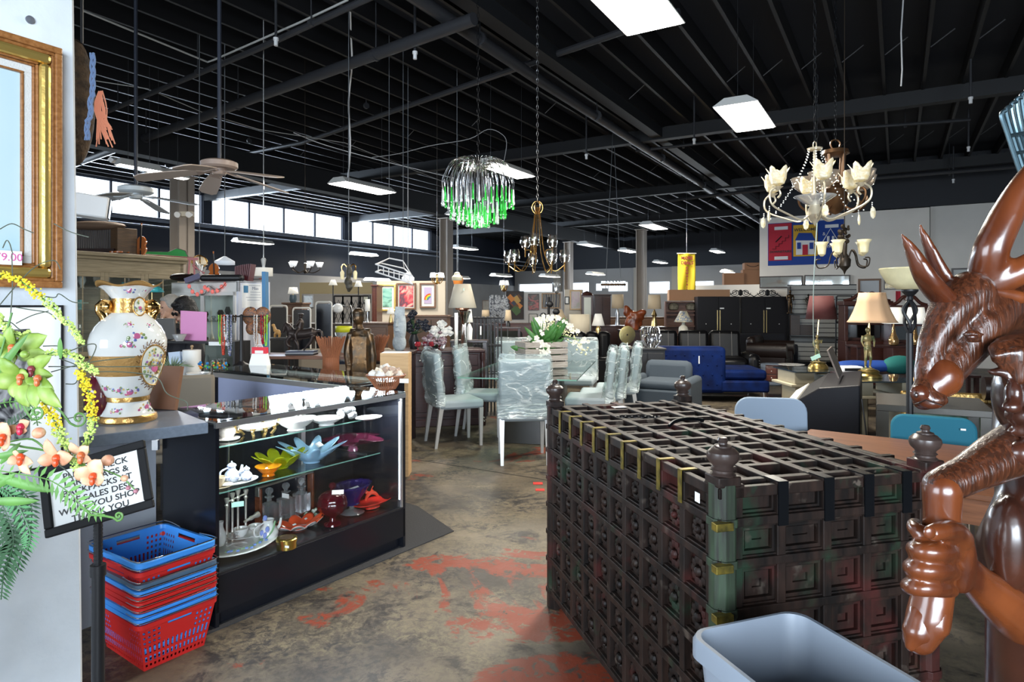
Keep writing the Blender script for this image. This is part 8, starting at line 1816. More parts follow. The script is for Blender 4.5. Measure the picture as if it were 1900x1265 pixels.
 if glasses: MB().ell((-.033,-.098,.004),(.030,.008,.021),HM,12,8).ell((.033,-.098,.004),(.030,.008,.021),HM,12,8).tube([HM @ Vector((-.07,-.08,.01)),HM @ Vector((-.078,.02,.01))],.005,6).tube([HM @ Vector((.07,-.08,.01)),HM @ Vector((.078,.02,.01))],.005,6).mk('sunglasses',mat('black_lens',(.01,.01,.01),.1),t)
 return t
person('grey-haired person in black holding a hand to the mouth, behind the counter',311,6.75,570,mat('silver_hair',(.36,.34,.31),.6,bump=1,bscale=120),mat('black_jacket',(.012,.012,.014),.8),radians(-38),.1,True,'short')
person('person with long black hair and sunglasses looking down, beside the pink folder',338,6.3,577,mat('black_hair',(.008,.007,.008),.35,bump=1,bscale=120),mat('black_knit',(.015,.015,.02),.8),radians(-38),.35,False,'long',True)
# ---------------------------------------------------------------- on the second showcase
def c2p(px,py): return G(px,py,KH+.001)
t = thing('necklace_stand','black T-bar jewellery stand hung with bead necklaces on the second case','jewellery stand',c2p(448,680)); o = t.location; k = o.y/F
MB().lathe([(0,0),(.068,0),(.068,.018),(.03,.035),(.018,.05),(.016,.12),(.014,.43),(.018,.45),(0,.46)],20).mk('stand_post',BLACK,t); MB().tube([(-.205,0,.44),(.20,0,.44)],.007,8).mk('cross_bar',BLACK,t)
def necklace(label,px,y1,m,w=.012,bead=.008,px2=None):
 x = (px-CX)*k-o.x; z1 = H-(y1-HY)*k-o.z; p0 = o+Vector((x,0,.449)); t_ = thing('bead_necklace',label,'necklace',p0,0,None); L_ = .449-z1; b = MB(); n_ = int(L_/(bead*1.7))
 for i in range(n_):
  z = -L_*i/n_; s_ = w*min(1,3*(1-i/n_))
  for dy,dx in ((-.012,-s_),(-.012,s_),(.012,0)): b.ell((dx+rs.uniform(-.002,.002),dy,z),bead*rs.uniform(.8,1.1),nu=6,nv=4)
 b.mk('beads',m,t_)
for a_ in (('lime green cord necklace at the left end of the stand',409,640,mat('lime_beads',(.25,.6,.05),.5),.010,.006),('coral red bead necklace next to the left lime one',415,660,mat('coral_beads',(.6,.08,.05),.3)),('white shell bead necklace on the left arm',420,632,PORC),('long navy and white spiral bead necklace',427,662,mat('navy_beads',(.02,.05,.20),.3,var=.9,vscale=90,col2=(.5,.5,.55)),.016,.009),('brown wooden bead necklace nearest the post',436,600,BRZ),
           ('silver and pearl necklace on the right arm',475,648,mat('pearl_beads',(.6,.55,.52),.2)),('dark red necklace right of the pearl one',488,640,mat('ruby_beads',(.3,.01,.03),.25)),('lime green cord loop at the right end of the stand',494,643,mat('lime_beads',(.25,.6,.05),.5),.012,.006)): necklace(*a_)
t = thing('carved_mask','dark painted butterfly-shaped mask stand behind the necklace post','mask',o+Vector((.07,.16,.0))); b = MB()
for x in (-.055,.055): b.ell((x,0,.44),(.075,.02,.085),nu=16,nv=10).ell((x*.9,0,.33),(.05,.018,.06),nu=14,nv=8)
b.mk('mask_wings',art('tribal_paint',[(.02,.02,.025),(.03,.03,.04),(.35,.12,.03),(.02,.02,.02),(.3,.22,.1)],22,dist=3),t); MB().box(-.05,.05,-.04,.04,0,.02).tube([(0,0,.02),(0,0,.35)],.012,8).mk('mask_stand',wood('amber_stand',(.3,.12,.04),(.4,.2,.08),.4),t)
t = thing('paper_bag','small white paper bag with a red top band on the second case','bag',c2p(482,683),-.15); w_ = .085
MB().add([(-w_,-.04,0),(w_,-.04,0),(w_,.04,0),(-w_,.04,0),(-w_*.75,-.012,.135),(w_*.82,-.012,.135),(w_*.82,.012,.135),(-w_*.75,.012,.135)],[(3,2,1,0),(0,1,5,4),(1,2,6,5),(2,3,7,6),(3,0,4,7)]).mk('bag_body',PAPER,t,smooth=False)
MB().box(-w_*.76,w_*.83,-.016,.016,.125,.18).mk('red_band',mat('red_paper',(.7,.03,.05),.6),t,smooth=False); MB().box(-.035,.04,-.0175,-.016,.128,.152).mk('bag_label',PAPER,t,smooth=False); MB().tube([(-.03,0,.175),(-.02,0,.2),(.02,0,.2),(.03,0,.175)],.003,5).mk('handle',PAPER,t)
t = thing('shell_basket','reed basket heaped with seashells on the corner of the cases','basket',G(716,722,KH+.0)); t.location.z = KH+.003; RD = mat('reddish_reed',(.28,.10,.045),.6)
b = MB()
for i in range(40): a = 2*pi*i/40; b.tube([(.06*cos(a),.06*sin(a),0),(.085*cos(a),.085*sin(a),.04),(.125*cos(a),.125*sin(a),.09)],.0032,4)
b.mk('basket_reeds',RD,t); MB().lathe([(0,.002),(.062,0),(.066,.006),(0,.008)],24).tube([(.124*cos(a),.124*sin(a),.088) for a in [2*pi*j/30 for j in range(31)]],.005,5).mk('basket_rim',RD,t)
for i in range(16):
 a = i*2.4; r = .018*sqrt(i)*1.25; p_ = t.location+Vector((r*cos(a)*1.1,r*sin(a),.085+.05*(1-r/.1))); q_ = rs.uniform(.022,.036)
 tag(MB().lathe([(0,-q_),(q_*.5,-q_*.7),(q_,-.1*q_),(q_*.8,.3*q_),(q_*.3,q_*.8),(0,q_*1.1)],14,wob=lambda r_,z,an,j: r_*(1+.18*cos(6*an)),M=TM(rx=rs.uniform(-1.4,1.4),ry=rs.uniform(-1.4,1.4))).mk('seashell',[PORC,mat('cream_shell',(.68,.60,.50),.4),mat('tan_shell',(.45,.33,.26),.4)][i % 3],loc=p_),'seashell heaped in the reed basket','shell','seashells in the reed basket')
tg(t,(.13,-.08,.06),.03,-.2,1.5)
# ---------------------------------------------------------------- things behind the second case
def ph(px,py,Y): return P(px,py,Y)
table('console_table','long brown-edged table carrying the bronze rider and fan basket',(P(560,0,6.6).x,6.65),1.15,.5,H-(658-HY)*6.6/F,TB,radians(-3))
zt = H-(658-HY)*6.6/F
t = thing('horse_rider_statue','dark bronze statue of a rider on a stepping horse on stacked books','statue',(P(556,0,6.6).x,6.6,zt+.045)); HB = mat('brown_bronze',(.055,.042,.038),.4,.6); b = MB(); u = 6.6/F
f2_ = lambda x,y,d=0: ((x-556)*u,d,(652-y)*u)
b.tube([f2_(538,620),f2_(550,622),f2_(568,621),f2_(582,618)],[9*u,10*u,9.5*u,9*u],12); b.ell(f2_(580,620),(9*u,8*u,9*u)).ell(f2_(540,621),(9*u,8*u,10*u)); b.tube([f2_(540,618),f2_(535,608),f2_(529,603)],[8*u,6*u,4*u],10); b.tube([f2_(531,603),f2_(527,612),f2_(525,619)],[4.5*u,3.5*u,2.5*u],10); b.tube([f2_(530,600),f2_(529,598)],1*u,5)
for pts,d in (([(540,626),(534,636),(537,643),(543,645)],-.03),([(543,628),(548,638),(551,645),(552,652)],.03),([(582,624),(578,636),(571,644),(565,652)],-.03),([(584,624),(588,636),(592,644),(596,651)],.03)): b.tube(crv([f2_(x,y,d) for x,y in pts],3),[4.5*u-.35*u*j for j in range(10)],8)
b.tube(crv([f2_(588,616),f2_(596,618),f2_(597,630),f2_(592,636)],3),[3*u]*10,7); b.mk('horse_body',HB,t,remesh=.006,smf=1)
b = MB(); b.tube([f2_(556,612),f2_(557,600),f2_(558,594)],[6*u,7*u,4*u],10); b.ell(f2_(558,588),(4*u,4*u,5*u)).ell(f2_(558,585),(6*u,6*u,1.5*u)); [b.tube([f2_(556,612,d*.5),f2_(551,622,d),f2_(554,634,d)],[4*u,3.5*u,2*u],8) for d in (-.06,.06)]; [b.tube([f2_(557,597,d*.6),f2_(552,605,d),f2_(545,607,d*.3)],[2.5*u,2.2*u,1.6*u],8) for d in (-.05,.05)]; b.mk('rider',HB,t,remesh=.006,smf=1)
for i in range(3): tag(MB().box(-.15,.13,-.09,.09,0,.013).mk('book',[BLACK,mat('grey_cover',(.3,.32,.35),.5),mat('navy_cover',(.03,.04,.08),.5)][i],loc=(P(562,0,6.6).x,6.6,zt+.001+i*.0145),rz=.03*i,smooth=False),'%s book under the bronze horse' % ('bottom black','middle grey','top navy')[i],'book','books under the bronze horse')
def reedbasket(label,px,ytop,ybot,Y,wt,wb,m=RD):
 k = Y/F; t = thing('fan_basket',label,'basket',P(px,ybot,Y)); h_ = (ybot-ytop)*k; b = MB()
 for i in range(44): a = 2*pi*i/44; b.tube([(wb/2*k*cos(a),wb/2*k*sin(a),0),(wb*.5*k*cos(a),wb*.5*k*sin(a),h_*.45),(wt/2*k*cos(a),wt/2*k*sin(a),h_*rs.uniform(.94,1.03))],.0055,4)
 b.mk('reeds',m,t); MB().lathe([(wb*.51*k,0),(wb*.51*k,h_*.42)],24).mk('woven_band',m,t,solid=.004); return t
reedbasket('tall flared reed fan basket between the bronze horse and the gilded Buddha-like figure',614,625,690,5.9,52,28)
reedbasket('smaller reed fan basket behind the stone face',700,622,668,7.6,44,24)
table('basket_stand','low dark stand under the reed fan baskets',(P(614,0,5.9).x,5.9),.36,.36,P(0,690,5.9).z-.002,DKWOOD); table('basket_stand','low dark stand below the smaller fan basket',(P(700,0,7.6).x,7.6),.4,.36,P(0,668,7.6).z-.002,DKWOOD)
# standing robed statue
Yb = 6.0; u = Yb/F; zf = P(0,702,Yb).z; t = thing('robed_statue','gilded bronze standing robed monk statue right of the reed basket','statue',(P(666,0,Yb).x,Yb,zf-.35)); q0 = .35
fb = lambda x,y,d=0: ((x-666)*u,d,q0+(702-y)*u)
b = MB(); b.ell(fb(665,589),(11*u,12*u,15*u),nu=16,nv=12).ell(fb(665,580),(11.5*u,12*u,9*u),nu=14,nv=10).ell(fb(660,592,-11*u),(2.5*u,3*u,4*u)); b.tube([fb(666,600),fb(668,612)],[6*u,8*u],10)
b.tube([fb(650,616),fb(688,616)],7*u,12).tube([fb(668,612),fb(669,640),fb(668,680),fb(668,702),fb(668,735)],[15*u,21*u,22*u,20*u,21*u],20); b.tube(crv([fb(652,618,-.02),fb(646,650,-.03),fb(651,678,-.06)],4),[7*u]*9,10); b.ell(fb(650,684,-.08),(5*u,3*u,7*u)); [b.tube([fb(647+2.2*i,686,-.09),fb(646+2.2*i,694,-.10)],1.2*u,6) for i in range(4)]; b.tube([fb(686,620),fb(693,660),fb(692,700)],[7*u,6*u,5*u],10)
for i in range(9): b.tube(crv([fb(656+3.5*i,622,-.085),fb(660+3*i,660,-.105),fb(655+4*i,705,-.10)],4),1.5*u,6)
b.mk('robed_body',mat('aged_gilt_bronze',(.14,.075,.03),.38,.75,var=.6,vscale=14,col2=(.05,.04,.03)),t,remesh=.007,smf=1); MB().lathe([(0,0),(.14,0),(.13,.1),(.1,.14),(0,.14)],20).mk('plinth',DKWOOD,t)
table('statue_table','low table on which the robed statue stands',(t.location.x,Yb),.4,.4,zf-.352,DKWOOD)
# stone face, wooden box, drum lamps
c = P(742,650,7.2); t = thing('stone_face','pale grey weathered stone face carving leaning on the sideboard end','sculpture',c); u = 7.2/F; b = MB(); b.ell((0,.0,45*u),(12*u,.05,36*u),nu=20,nv=16).ell((-1*u,0,14*u),(13*u,.05,17*u),nu=18,nv=12)
b.tube([(-4*u,-.05,58*u),(-5*u,-.065,48*u),(-5*u,-.06,44*u)],[1.5*u,2.6*u,3*u],8); b.ell((-4*u,-.05,37*u),(5*u,.015,1.6*u)).ell((-8*u,-.045,55*u),(3*u,.01,1.4*u)).ell((3*u,-.045,55*u),(3*u,.01,1.4*u)); [b.tube([((-9+2.6*i)*u,-.03,66*u),((-7+2.4*i)*u,-.02,82*u)],1.1*u,6) for i in range(8)]
b.mk('stone_body',mat('weathered_stone',(.40,.44,.46),.85,bump=1,bscale=35,var=.35,vscale=8),t,remesh=.008,smf=1)
c = P(729,694,5.6); zb_ = P(0,656,5.6).z; t = thing('pine_box','tall plain pine box with a white lining, behind the shell basket','box',(c.x,5.75,0)); b = MB(); w_ = .125; MB().box(-w_,w_,-w_*.7,w_*.7,0,zb_).mk('box_body',wood('pine',(.42,.26,.12),(.55,.36,.18),.6,4),t,smooth=False,bevel=.004); MB().box(-w_*.9,w_*.9,-w_*.6,w_*.6,zb_,zb_+.004).mk('white_lining',PAPER,t,smooth=False)
table('end_table','small dark table between the pine box and the sideboard, under the stone face',(P(742,0,7.2).x,7.2),.34,.34,c.z*0+P(0,650,7.2).z-.002,DKWOOD)
sbz = .952
t = thing('crystal_drum_vase','glass vase with a yellow-green rim band standing behind the fan basket','vase',P(638,668,7.0)); u = 7/F; MB().lathe([(0,0),(8*u,0),(10*u,20*u),(16*u,52*u)],20,wob=lambda r,z,a,i: r*(1+.03*cos(12*a))).mk('glass_body',CG_,t,solid=.006); MB().lathe([(15*u,52*u),(15*u,63*u)],24).mk('yellow_band',mat('acid_yellow',(.55,.55,.02),.5),t,solid=.004)
table('vase_stand','navy painted stand under the banded glass vase',(P(638,0,7).x,7.0),.3,.3,P(0,668,7).z-.002,mat('navy_paint',(.02,.03,.06),.5))
# on the sideboard
def sbp(px,Y): return Vector(((px-CX)/F*Y,Y,sbz))
o = sbp(858,8.2); t = thing('mirrored_lamp','large cream-shaded lamp with fluted silver glass columns on the sideboard','lamp',o); u = 8.2/F
MB().lathe([(26*u,76*u),(20*u,100*u),(15*u,120*u)],32).mk('lamp_shade',mat('cream_silk_shade',(.50,.45,.36),.8),t,solid=.004); SG = mat('silvered_glass',(.62,.58,.52),.12,1)
MB().box(-.10,-.05,-.03,.03,0,.46).box(.0,.05,-.03,.03,0,.46).mk('mirror_column',SG,t,smooth=False,bevel=.006); MB().lathe([(0,0),(.04,0),(.03,.3),(.06,.42),(.08,.46),(.08,.48),(0,.5)],20,(.02,0,0),wob=lambda r,z,a,i: r*(1+.06*cos(12*a))).mk('fluted_column',SG,t); MB().lathe([(.02,.48),(.09,.5),(.09,.53),(.01,.54),(.01,.6),(0,.6)],20).mk('lamp_collar',mat('rosy_copper',(.45,.2,.12),.3,.9),t)
tg(t,(.03,-.17,.75),.03,1.4,1.5,TAGG)
def bouquet(name,label,o,R_,m1,n_,r0,vase_m,hv=.16,seed=1):
 r_ = random.Random(seed); t = thing(name,label,'flowers',o); MB().lathe([(0,0),(.05,0),(.07,hv*.5),(.04,hv),(.05,hv+.01)],16).mk('vase',vase_m,t); b = MB(); l_ = MB()
 for i in range(n_):
  a = r_.random()*6.28; e = r_.uniform(0,1); c_ = Vector((R_*cos(a)*sqrt(e),R_*.6*sin(a)*sqrt(e),hv+R_*r_.uniform(.2,1.1)*(1.2-e*.7))); rr_ = r0*r_.uniform(.7,1.2)
  b.ell(c_,(rr_,rr_,rr_*.8),nu=8,nv=6); [petal(b,c_,c_+Vector((cos(q_)*rr_*1.5,-rr_*.5,sin(q_)*rr_*1.3)),rr_*.7,.15,3,2) for q_ in (0,1.6,3.1,4.7)]; l_.tube([(0,0,hv),tuple(c_)],.003,4)
 b.mk('blooms',m1,t); l_.mk('stems',LD,t); return t
bouquet('black_bouquet','drooping spray of black artificial flowers on the sideboard',sbp(768,8.3),.24,mat('black_petals',(.012,.014,.022),.4),26,.035,BLACK,.18,3); bouquet('white_bouquet','cluster of white roses on the sideboard left of the mirrored lamp',sbp(818,8.35),.15,mat('white_rose',(.75,.74,.70),.6),16,.04,CG_,.14,5)
bouquet('mixed_bouquet','low heap of white and purple-red blossoms in front of the sideboard lamp',sbp(806,8.1),.16,mat('grey_mauve_petals',(.35,.30,.32),.5,var=.7,vscale=30,col2=(.10,.02,.04)),22,.028,BLACK,.03,8)
for i,(px,Y) in enumerate(((775,8.02),(789,8.1),(801,8.05),(815,8.12))): t = thing('ruby_goblet','red glass goblet, %s of four lined up on the sideboard front' % ('first from the left','second from the left','third from the left','rightmost')[i],'goblet',sbp(px,Y),0,'red goblets on the sideboard'); MB().lathe([(0,0),(.03,0),(.005,.008),(.005,.03),(.035,.05),(.04,.08),(.03,.10)],16).mk('goblet_body',cg('rose_glass',(.45,.05,.07),.05,.55),t)
# chalkboards
for i,(px,w,y0,Y) in enumerate(((517,31,567,8.8),(560,32,571,8.3),(601,29,560,8.6))):
 u = Y/F; h_ = H-(y0-HY)*u; t = thing('folding_panel','black panel with rounded white metal edge, %s of three standing behind the rider statue' % ('left','middle','right tallest')[i],'panel',(P(px,0,Y).x,Y,0),0); M_ = TM((0,0,0),rx=pi/2)
 rr2 = [(x*1.0,y+h_/2) for x,y in rrect(w*u,h_,.03,3)]; MB().prism([(x*.93,y*.985) for x,y in rr2],-.012,.012,M_).mk('black_board',BLKLAM,t,smooth=False); MB().tube([(x,0,y) for x,y in rr2]+[(rr2[0][0],0,rr2[0][1])],.012,6).mk('edge_tube',mat('white_metal_tube',(.65,.63,.58),.4),t)
# partition with three framed pictures
Yp = 12.5; u = Yp/F
def partition(label,px0,px1,y0,Y,m,rz=0):
 x0_,x1_ = P(px0,0,Y).x,P(px1,0,Y).x; o = tag(MB().box(0,x1_-x0_,0,.12,0,H-(y0-HY)*Y/F).mk('display_partition',m,loc=(x0_,Y,0),rz=rz,smooth=False),label,'partition'); return o
CRP = mat('beige_partition',(.46,.41,.34),.8); partition('beige display partition carrying three framed pictures',699,826,521,Yp,CRP); partition('white display partition carrying the abstract and landscape pictures',938,1044,541,16,mat('white_partition',(.52,.51,.50),.8)); partition('narrow white partition end holding the lavender print',1048,1082,537,15.5,mat('cream_partition',(.55,.50,.42),.8)); partition('long pale yellow mattress-like partition under the distant tube lights',556,690,524,17,mat('pale_yellow_panel',(.58,.46,.26),.8))
partition('grey-brown divider behind the black fretwork screen',560,700,545,14,mat('grey_divider',(.20,.19,.18),.8))
def pic(label,x0,y0,x1,y1,Y,fw,fm,mats,liner=None,lw=0,name='framed_picture'):
 u = Y/F; w,h_ = (x1-x0)*u,(y1-y0)*u; t = thing(name,label,'picture',P((x0+x1)/2,(y0+y1)/2,Y-.012)); f_ = fw*u; b = MB()
 for a0,a1,b0,b1 in ((-w/2,w/2,-h_/2,-h_/2+f_),(-w/2,w/2,h_/2-f_,h_/2),(-w/2,-w/2+f_,-h_/2+f_,h_/2-f_),(w/2-f_,w/2,-h_/2+f_,h_/2-f_)): b.box(a0,a1,-.04,.01,b0,b1)
 b.mk('frame',fm,t,smooth=False,bevel=.004); q_ = f_+lw*u
 if liner: MB().box(-w/2+f_,w/2-f_,-.012,.008,-h_/2+f_,h_/2-f_).mk('mount',liner,t,smooth=False)
 MB().box(-w/2+q_,w/2-q_,-.02,.006,-h_/2+q_,h_/2-q_).mk('picture_surface',mats,t,smooth=False); return t
ORF = wood('brown_frame',(.10,.05,.025),(.17,.08,.04),.4)
pic('gold-framed green lake landscape on the beige partition',703,527,735,577,Yp,3.5,GF,art('green_lake',[(.03,.12,.12),(.12,.32,.28),(.25,.50,.42),(.06,.16,.12)],1.6,stretch=(1,1,3)),LIN,4)
pic('brown-framed painting of pink and red flowers, middle of the beige partition',736,525,772,574,Yp,3,ORF,art('red_flowers',[(.65,.42,.30),(.72,.35,.30),(.45,.04,.06),(.06,.04,.06),(.45,.05,.08),(.70,.30,.28)],3,dist=2,seed=3),LIN,2)
t = pic('brown-framed rainbow print, right of the three on the beige partition',779,525,809,571,Yp,3,ORF,mat('lilac_sky',(.36,.30,.45),.6),LIN,5); u = Yp/F
for i,cl in enumerate(((.6,.05,.02),(.75,.25,.02),(.75,.6,.05),(.15,.45,.12),(.08,.2,.5))): MB().tube([((5-(11-1.6*i)*sin(a))*u,-.021,((11-1.6*i)*cos(a)-8)*u) for a in [pi/2*j/8 for j in range(9)]],.8*u,4).mk('rainbow_band',mat('rainbow_%s' % 'red orange yellow green blue'.split()[i],cl,.6),t)
t = pic('dark abstract painting of overlapping coloured diamonds on the white partition',939,540,972,592,16,1,BLACK,mat('dark_umber',(.03,.02,.018),.6)); u = 16/F; r_ = random.Random(6)
for i in range(13): s_ = r_.uniform(4,8)*u; MB().box(-s_,s_,-.001*i-.026,-.001*i-.022,-s_*.7,s_*.7,TM((r_.uniform(-9,9)*u,0,r_.uniform(-17,17)*u),ry=.8+r_.uniform(-.2,.2))).mk('colour_patch',mat('abstract_paint_%s' % 'orange rust green umber gold slate'.split()[i % 6],((.55,.20,.04),(.25,.04,.03),(.06,.12,.04),(.12,.05,.02),(.45,.28,.08),(.04,.05,.08))[i % 6],.6),t,smooth=False)
pic('unframed dark figure print with a red-robed person, centre of the white partition',980,545,1000,575,16,.5,BLACK,art('dark_figures',[(.05,.05,.05),(.12,.09,.08),(.45,.12,.12),(.06,.06,.06),(.3,.25,.2)],3.5,seed=2)); pic('wood-framed landscape with diagonal grey furrows',1005,544,1040,572,16,1.6,wood('oak_frame',(.28,.16,.07),(.4,.24,.11),.5),art('furrows',[(.04,.04,.05),(.10,.10,.11),(.30,.25,.17),(.06,.06,.07)],2.5,'wave',dist=3)); pic('small thin-framed sketch below the dark figure print',981,582,997,602,16,.7,BLACK,mat('sketch_paper',(.55,.53,.50),.7)); pic('small black-framed picture on the partition edge',1047.5,550,1056,564,15.5,1.5,BLACK,PAPER)
pic('gold-framed hazy lavender garden print on the cream partition',1057,538,1079,575,15.5,2.5,wood('honey_frame',(.45,.28,.12),(.58,.38,.18),.4),art('lavender_haze',[(.42,.30,.38),(.55,.46,.48),(.40,.42,.34)],2.2),LIN,1.5)
pic('blue abstract print leaning near the folding panels',564,547,582,570,14.0,1.2,mat('silver_frame',(.4,.42,.45),.4),art('blue_loop',[(.45,.55,.65),(.5,.58,.66),(.1,.15,.3)],5)); pic('dark framed picture standing on the green-grey divider',674,547,688,562,14.0,1.2,BLACK,art('grey_scene',[(.25,.27,.22),(.4,.4,.35)],4)); pic('muted brown print behind the black rack',895,557,912,578,16.5,1,ORF,art('muted_print',[(.2,.2,.18),(.35,.33,.3)],5))
# tall clock, lamps and cabinets across the back
u = 14.8/F; t = thing('grandfather_clock','dark grandfather clock with a white dial beside the lavender print','clock',(P(1090,0,14.8).x,14.9,0)); zc = H-(541-HY)*u; MB().box(-.13,.13,-.1,.1,0,zc-.08).mk('clock_case',HUT,t,smooth=False,bevel=.01); MB().lathe([(0,0),(.14,0),(.12,.05),(.03,.09),(0,.10)],16,(0,0,zc-.08)).mk('bonnet',HUT,t); MB().box(-.08,.08,-.105,-.1,.9,zc-.13).mk('glass_dial',mat('clock_dial',(.5,.52,.45),.3),t,smooth=False)
def cab(name,label,cat,px0,px1,y0,Y,m,d=.45,door=2,rz=0):
 x0_,x1_ = P(px0,0,Y).x,P(px1,0,Y).x; w = x1_-x0_; zt = H-(y0-HY)*Y/F; t = thing(name,label,cat,((x0_+x1_)/2,Y,0),rz); MB().box(-w/2,w/2,0,d,.06,zt-.03).box(-w/2+.03,w/2-.03,.03,d-.03,0,.06).mk('carcass',m,t,smooth=False,bevel=.004); MB().box(-w/2-.02,w/2+.02,-.02,d+.01,zt-.03,zt).mk('top',m,t,smooth=False,bevel=.006)
 for i in range(door): a_ = -w/2+.02+i*(w-.04)/door; d_ = MB().box(a_+.006,a_+(w-.04)/door-.006,-.014,0,.1,zt-.07).mk('door',m,t,smooth=False,bevel=.004); MB().ell((a_+(w-.04)/door*(.85 if i % 2 == 0 else .15),-.025,zt*.55),.014,nu=8,nv=6).mk('knob',BRASS,d_)
 return t
MHG = wood('red_mahogany',(.06,.016,.010),(.11,.03,.018),.35); WAL = wood('walnut_cabinet',(.07,.035,.018),(.13,.065,.035),.45)
for a_ in (('buffet','red-brown low buffet below the white partition','buffet',915,1010,600,15.0,MHG,.5,4),('dark_cabinet','dark low cabinet behind the navy sofa carrying the bell-shaded lamp','cabinet',1098,1180,604,15.2,HUT,.5,3),('dark_cabinet','dark cabinet under the tan square-shaded brass lamp','cabinet',1184,1236,606,14.5,DKWOOD,.45,2),('glazed_cabinet','tall dark glazed cabinet behind the bell-shaded lamp','cabinet',1103,1133,546,18.2,DKWOOD,.4,2),('rust_cabinet','rust-brown slatted cabinet behind the folding panels','cabinet',525,560,561,10.2,WAL,.4,2),('walnut_cabinet','walnut cabinet behind the black flowers','cabinet',742,830,585,10.2,WAL,.5,3),('tall_bookcase','narrow orange-brown cabinet end left of the beige partition','cabinet',690,699,528,11.5,MHG,.5,1),
          ('side_cabinet','dark cabinet holding the carved root and yellow lamp behind the brass disc','cabinet',1152,1196,612,13.5,DKWOOD,.4,2),('oak_cabinet','brown cabinet behind the robed statue','cabinet',655,720,598,9.4,WAL,.45,2),('grey_bench','long low grey cabinet behind the black panels','cabinet',500,685,600,9.6,mat('grey_brown_wood',(.10,.085,.075),.6),.4,5),('dark_chest','long dark chest under the far instruments on the left','chest',452,520,585,9.0,DKWOOD,.4,3),('row_cabinet','row of dark low cabinets under the back windows, left stretch','cabinet',826,940,588,19,HUT,.5,6),('row_cabinet','row of brown low cabinets under the back windows, right stretch','cabinet',1130,1240,588,19.5,WAL,.5,6),('row_cabinet','brown cabinet row along the left wall behind the yellow partition','cabinet',500,700,583,19,WAL,.5,8)): cab(*a_)
for a_ in (('plain white cone-shaded lamp on the red-brown buffet behind the crate flowers',1002,10.4,(589,612,18,26),[(5,640),(8,632),(8,618),(3,612)],WSH,mat('navy_glaze',(.01,.02,.12),.2)),('big beige pleated drum-shaded lamp behind the channel-back loveseat',1075,14.1,(583,618,37,38),[(6,640),(9,630),(4,620)],CSH,BRASS,'table_lamp','lamp',30),('bell-shaded white lamp on the dark cabinet',1110,13.9,(582,604,12,24),[(5,618),(5,610),(2,604)],WSH,BRASS),('tan cone lamp beside the abstract painting',943,12.6,(575,595,9,14),[(4,606),(4,600),(1,595)],TSH,BLACK),('small tan drum lamp in front of the muted brown print',901,13.2,(575,587,13,15),[(4,600),(4,592),(1,588)],TSH,BLACK),('wide tan cone lamp half behind the iron stand',1038,14.0,(574,592,10,26),[(5,606),(5,598),(1,592)],TSH,BLACK),
           ('tan square-shaded lamp with tall brass baluster on the dark cabinet',1214,14.72,(547,573,22,25),[(6,605),(5,598),(3,590),(5,584),(1.5,575)],TSH,BRASS),('tan rectangular-shaded lamp left of the red carved root',1146,15.4,(546,572,21,23),[(5,603),(3,590),(4,582),(1,573)],TSH,STEEL),('white bell-shaded lamp above the yellow partition, left one',618,9.9,(519,529,7,16),[(3,600),(1,560),(1,529)],WSH,BLACK),('white bell-shaded lamp above the yellow partition, right one',665,9.9,(521,532,7,15),[(3,600),(1,560),(1,532)],WSH,BLACK),('white drum-shaded lamp over the rust-brown cabinet',544,10.2,(533,545,14,19),[(5,561),(7,556),(6,547)],WSH,mat('slate_glaze',(.06,.09,.11),.3)),('small white shade lamp tucked behind the big mirrored lamp',871,8.7,(574,598,7,13),[(5,630),(6,610),(2,600)],WSH,PORC),('white cone shade lamp leaning behind the stone face',725,9.4,(570,582,8,15),[(4,598),(3,590),(1,583)],WSH,BRASS),('tall white tiered tube lamp right of the robed statue',682,9.3,(555,577,8,9),[(3,598),(1,590),(1,578)],WSH,STEEL)):
 lamp(*a_)
for px,Y,y in ((1002,10.4,640),(1075,14.1,640),(1110,13.9,618),(943,12.6,606),(901,13.2,600),(1038,14.0,606),(871,8.7,630)): table('lamp_table','plain dark table under the lamp seen at its back',(P(px,0,Y).x,Y),.5,.3,P(0,y,Y).z-.002,DKWOOD)['group'] = 'dark lamp tables'
# assorted standouts
u = 9.6/F; t = thing('wire_rack_cage','tall black iron rod wine rack beside the sideboard','rack',(P(905,0,9.0).x,9.0,0)); zt = H-(587-HY)*9/F; b = MB(); w = .19
for i in range(9): x = -w+2*w*i/8; b.tube([(x,-.15,0),(x,-.15,zt)],.007,5).tube([(x,.15,0),(x,.15,zt*.97)],.007,5)
b.mk('vertical_rods',BLACK,t); [MB().tube([(-w,-.15,z),(w,-.15,z),(w,.15,z),(-w,.15,z),(-w,-.15,z)],.009,5).mk('cross_hoop',BLACK,t) for z in (.25,.6,.95,zt-.02)]; MB().box(-.1,-.08,-.16,-.157,1.1,1.22).mk('price_tag',PAPER,t,smooth=False)
t = thing('red_vase','glossy red bottle vase leaning behind the wooden crate','vase',P(966,668,9.6)); u = 9.6/F; MB().lathe([(0,0),(9*u,0),(11*u,8*u),(6*u,22*u),(4.5*u,28*u),(5.5*u,38*u),(5*u,38*u)],20,M=TM(ry=.2)).mk('vase_body',mat('gloss_red',(.55,.01,.02),.12,coat=.5),t); table('end_table','low table behind the crate carrying the red vase and the beige hand-shaped carving',(P(955,0,9.6).x,9.6),.5,.3,P(0,668,9.6).z-.002,DKWOOD)
t = tag(MB().lathe([(0,0),(.035,0),(.05,.06),(.045,.13),(.03,.17),(0,.18)],14).mk('beige_bust',mat('beige_plaster',(.50,.36,.30),.7),loc=P(937,668,9.6)),'small beige plaster torso shape between the iron rack and red vase','bust')
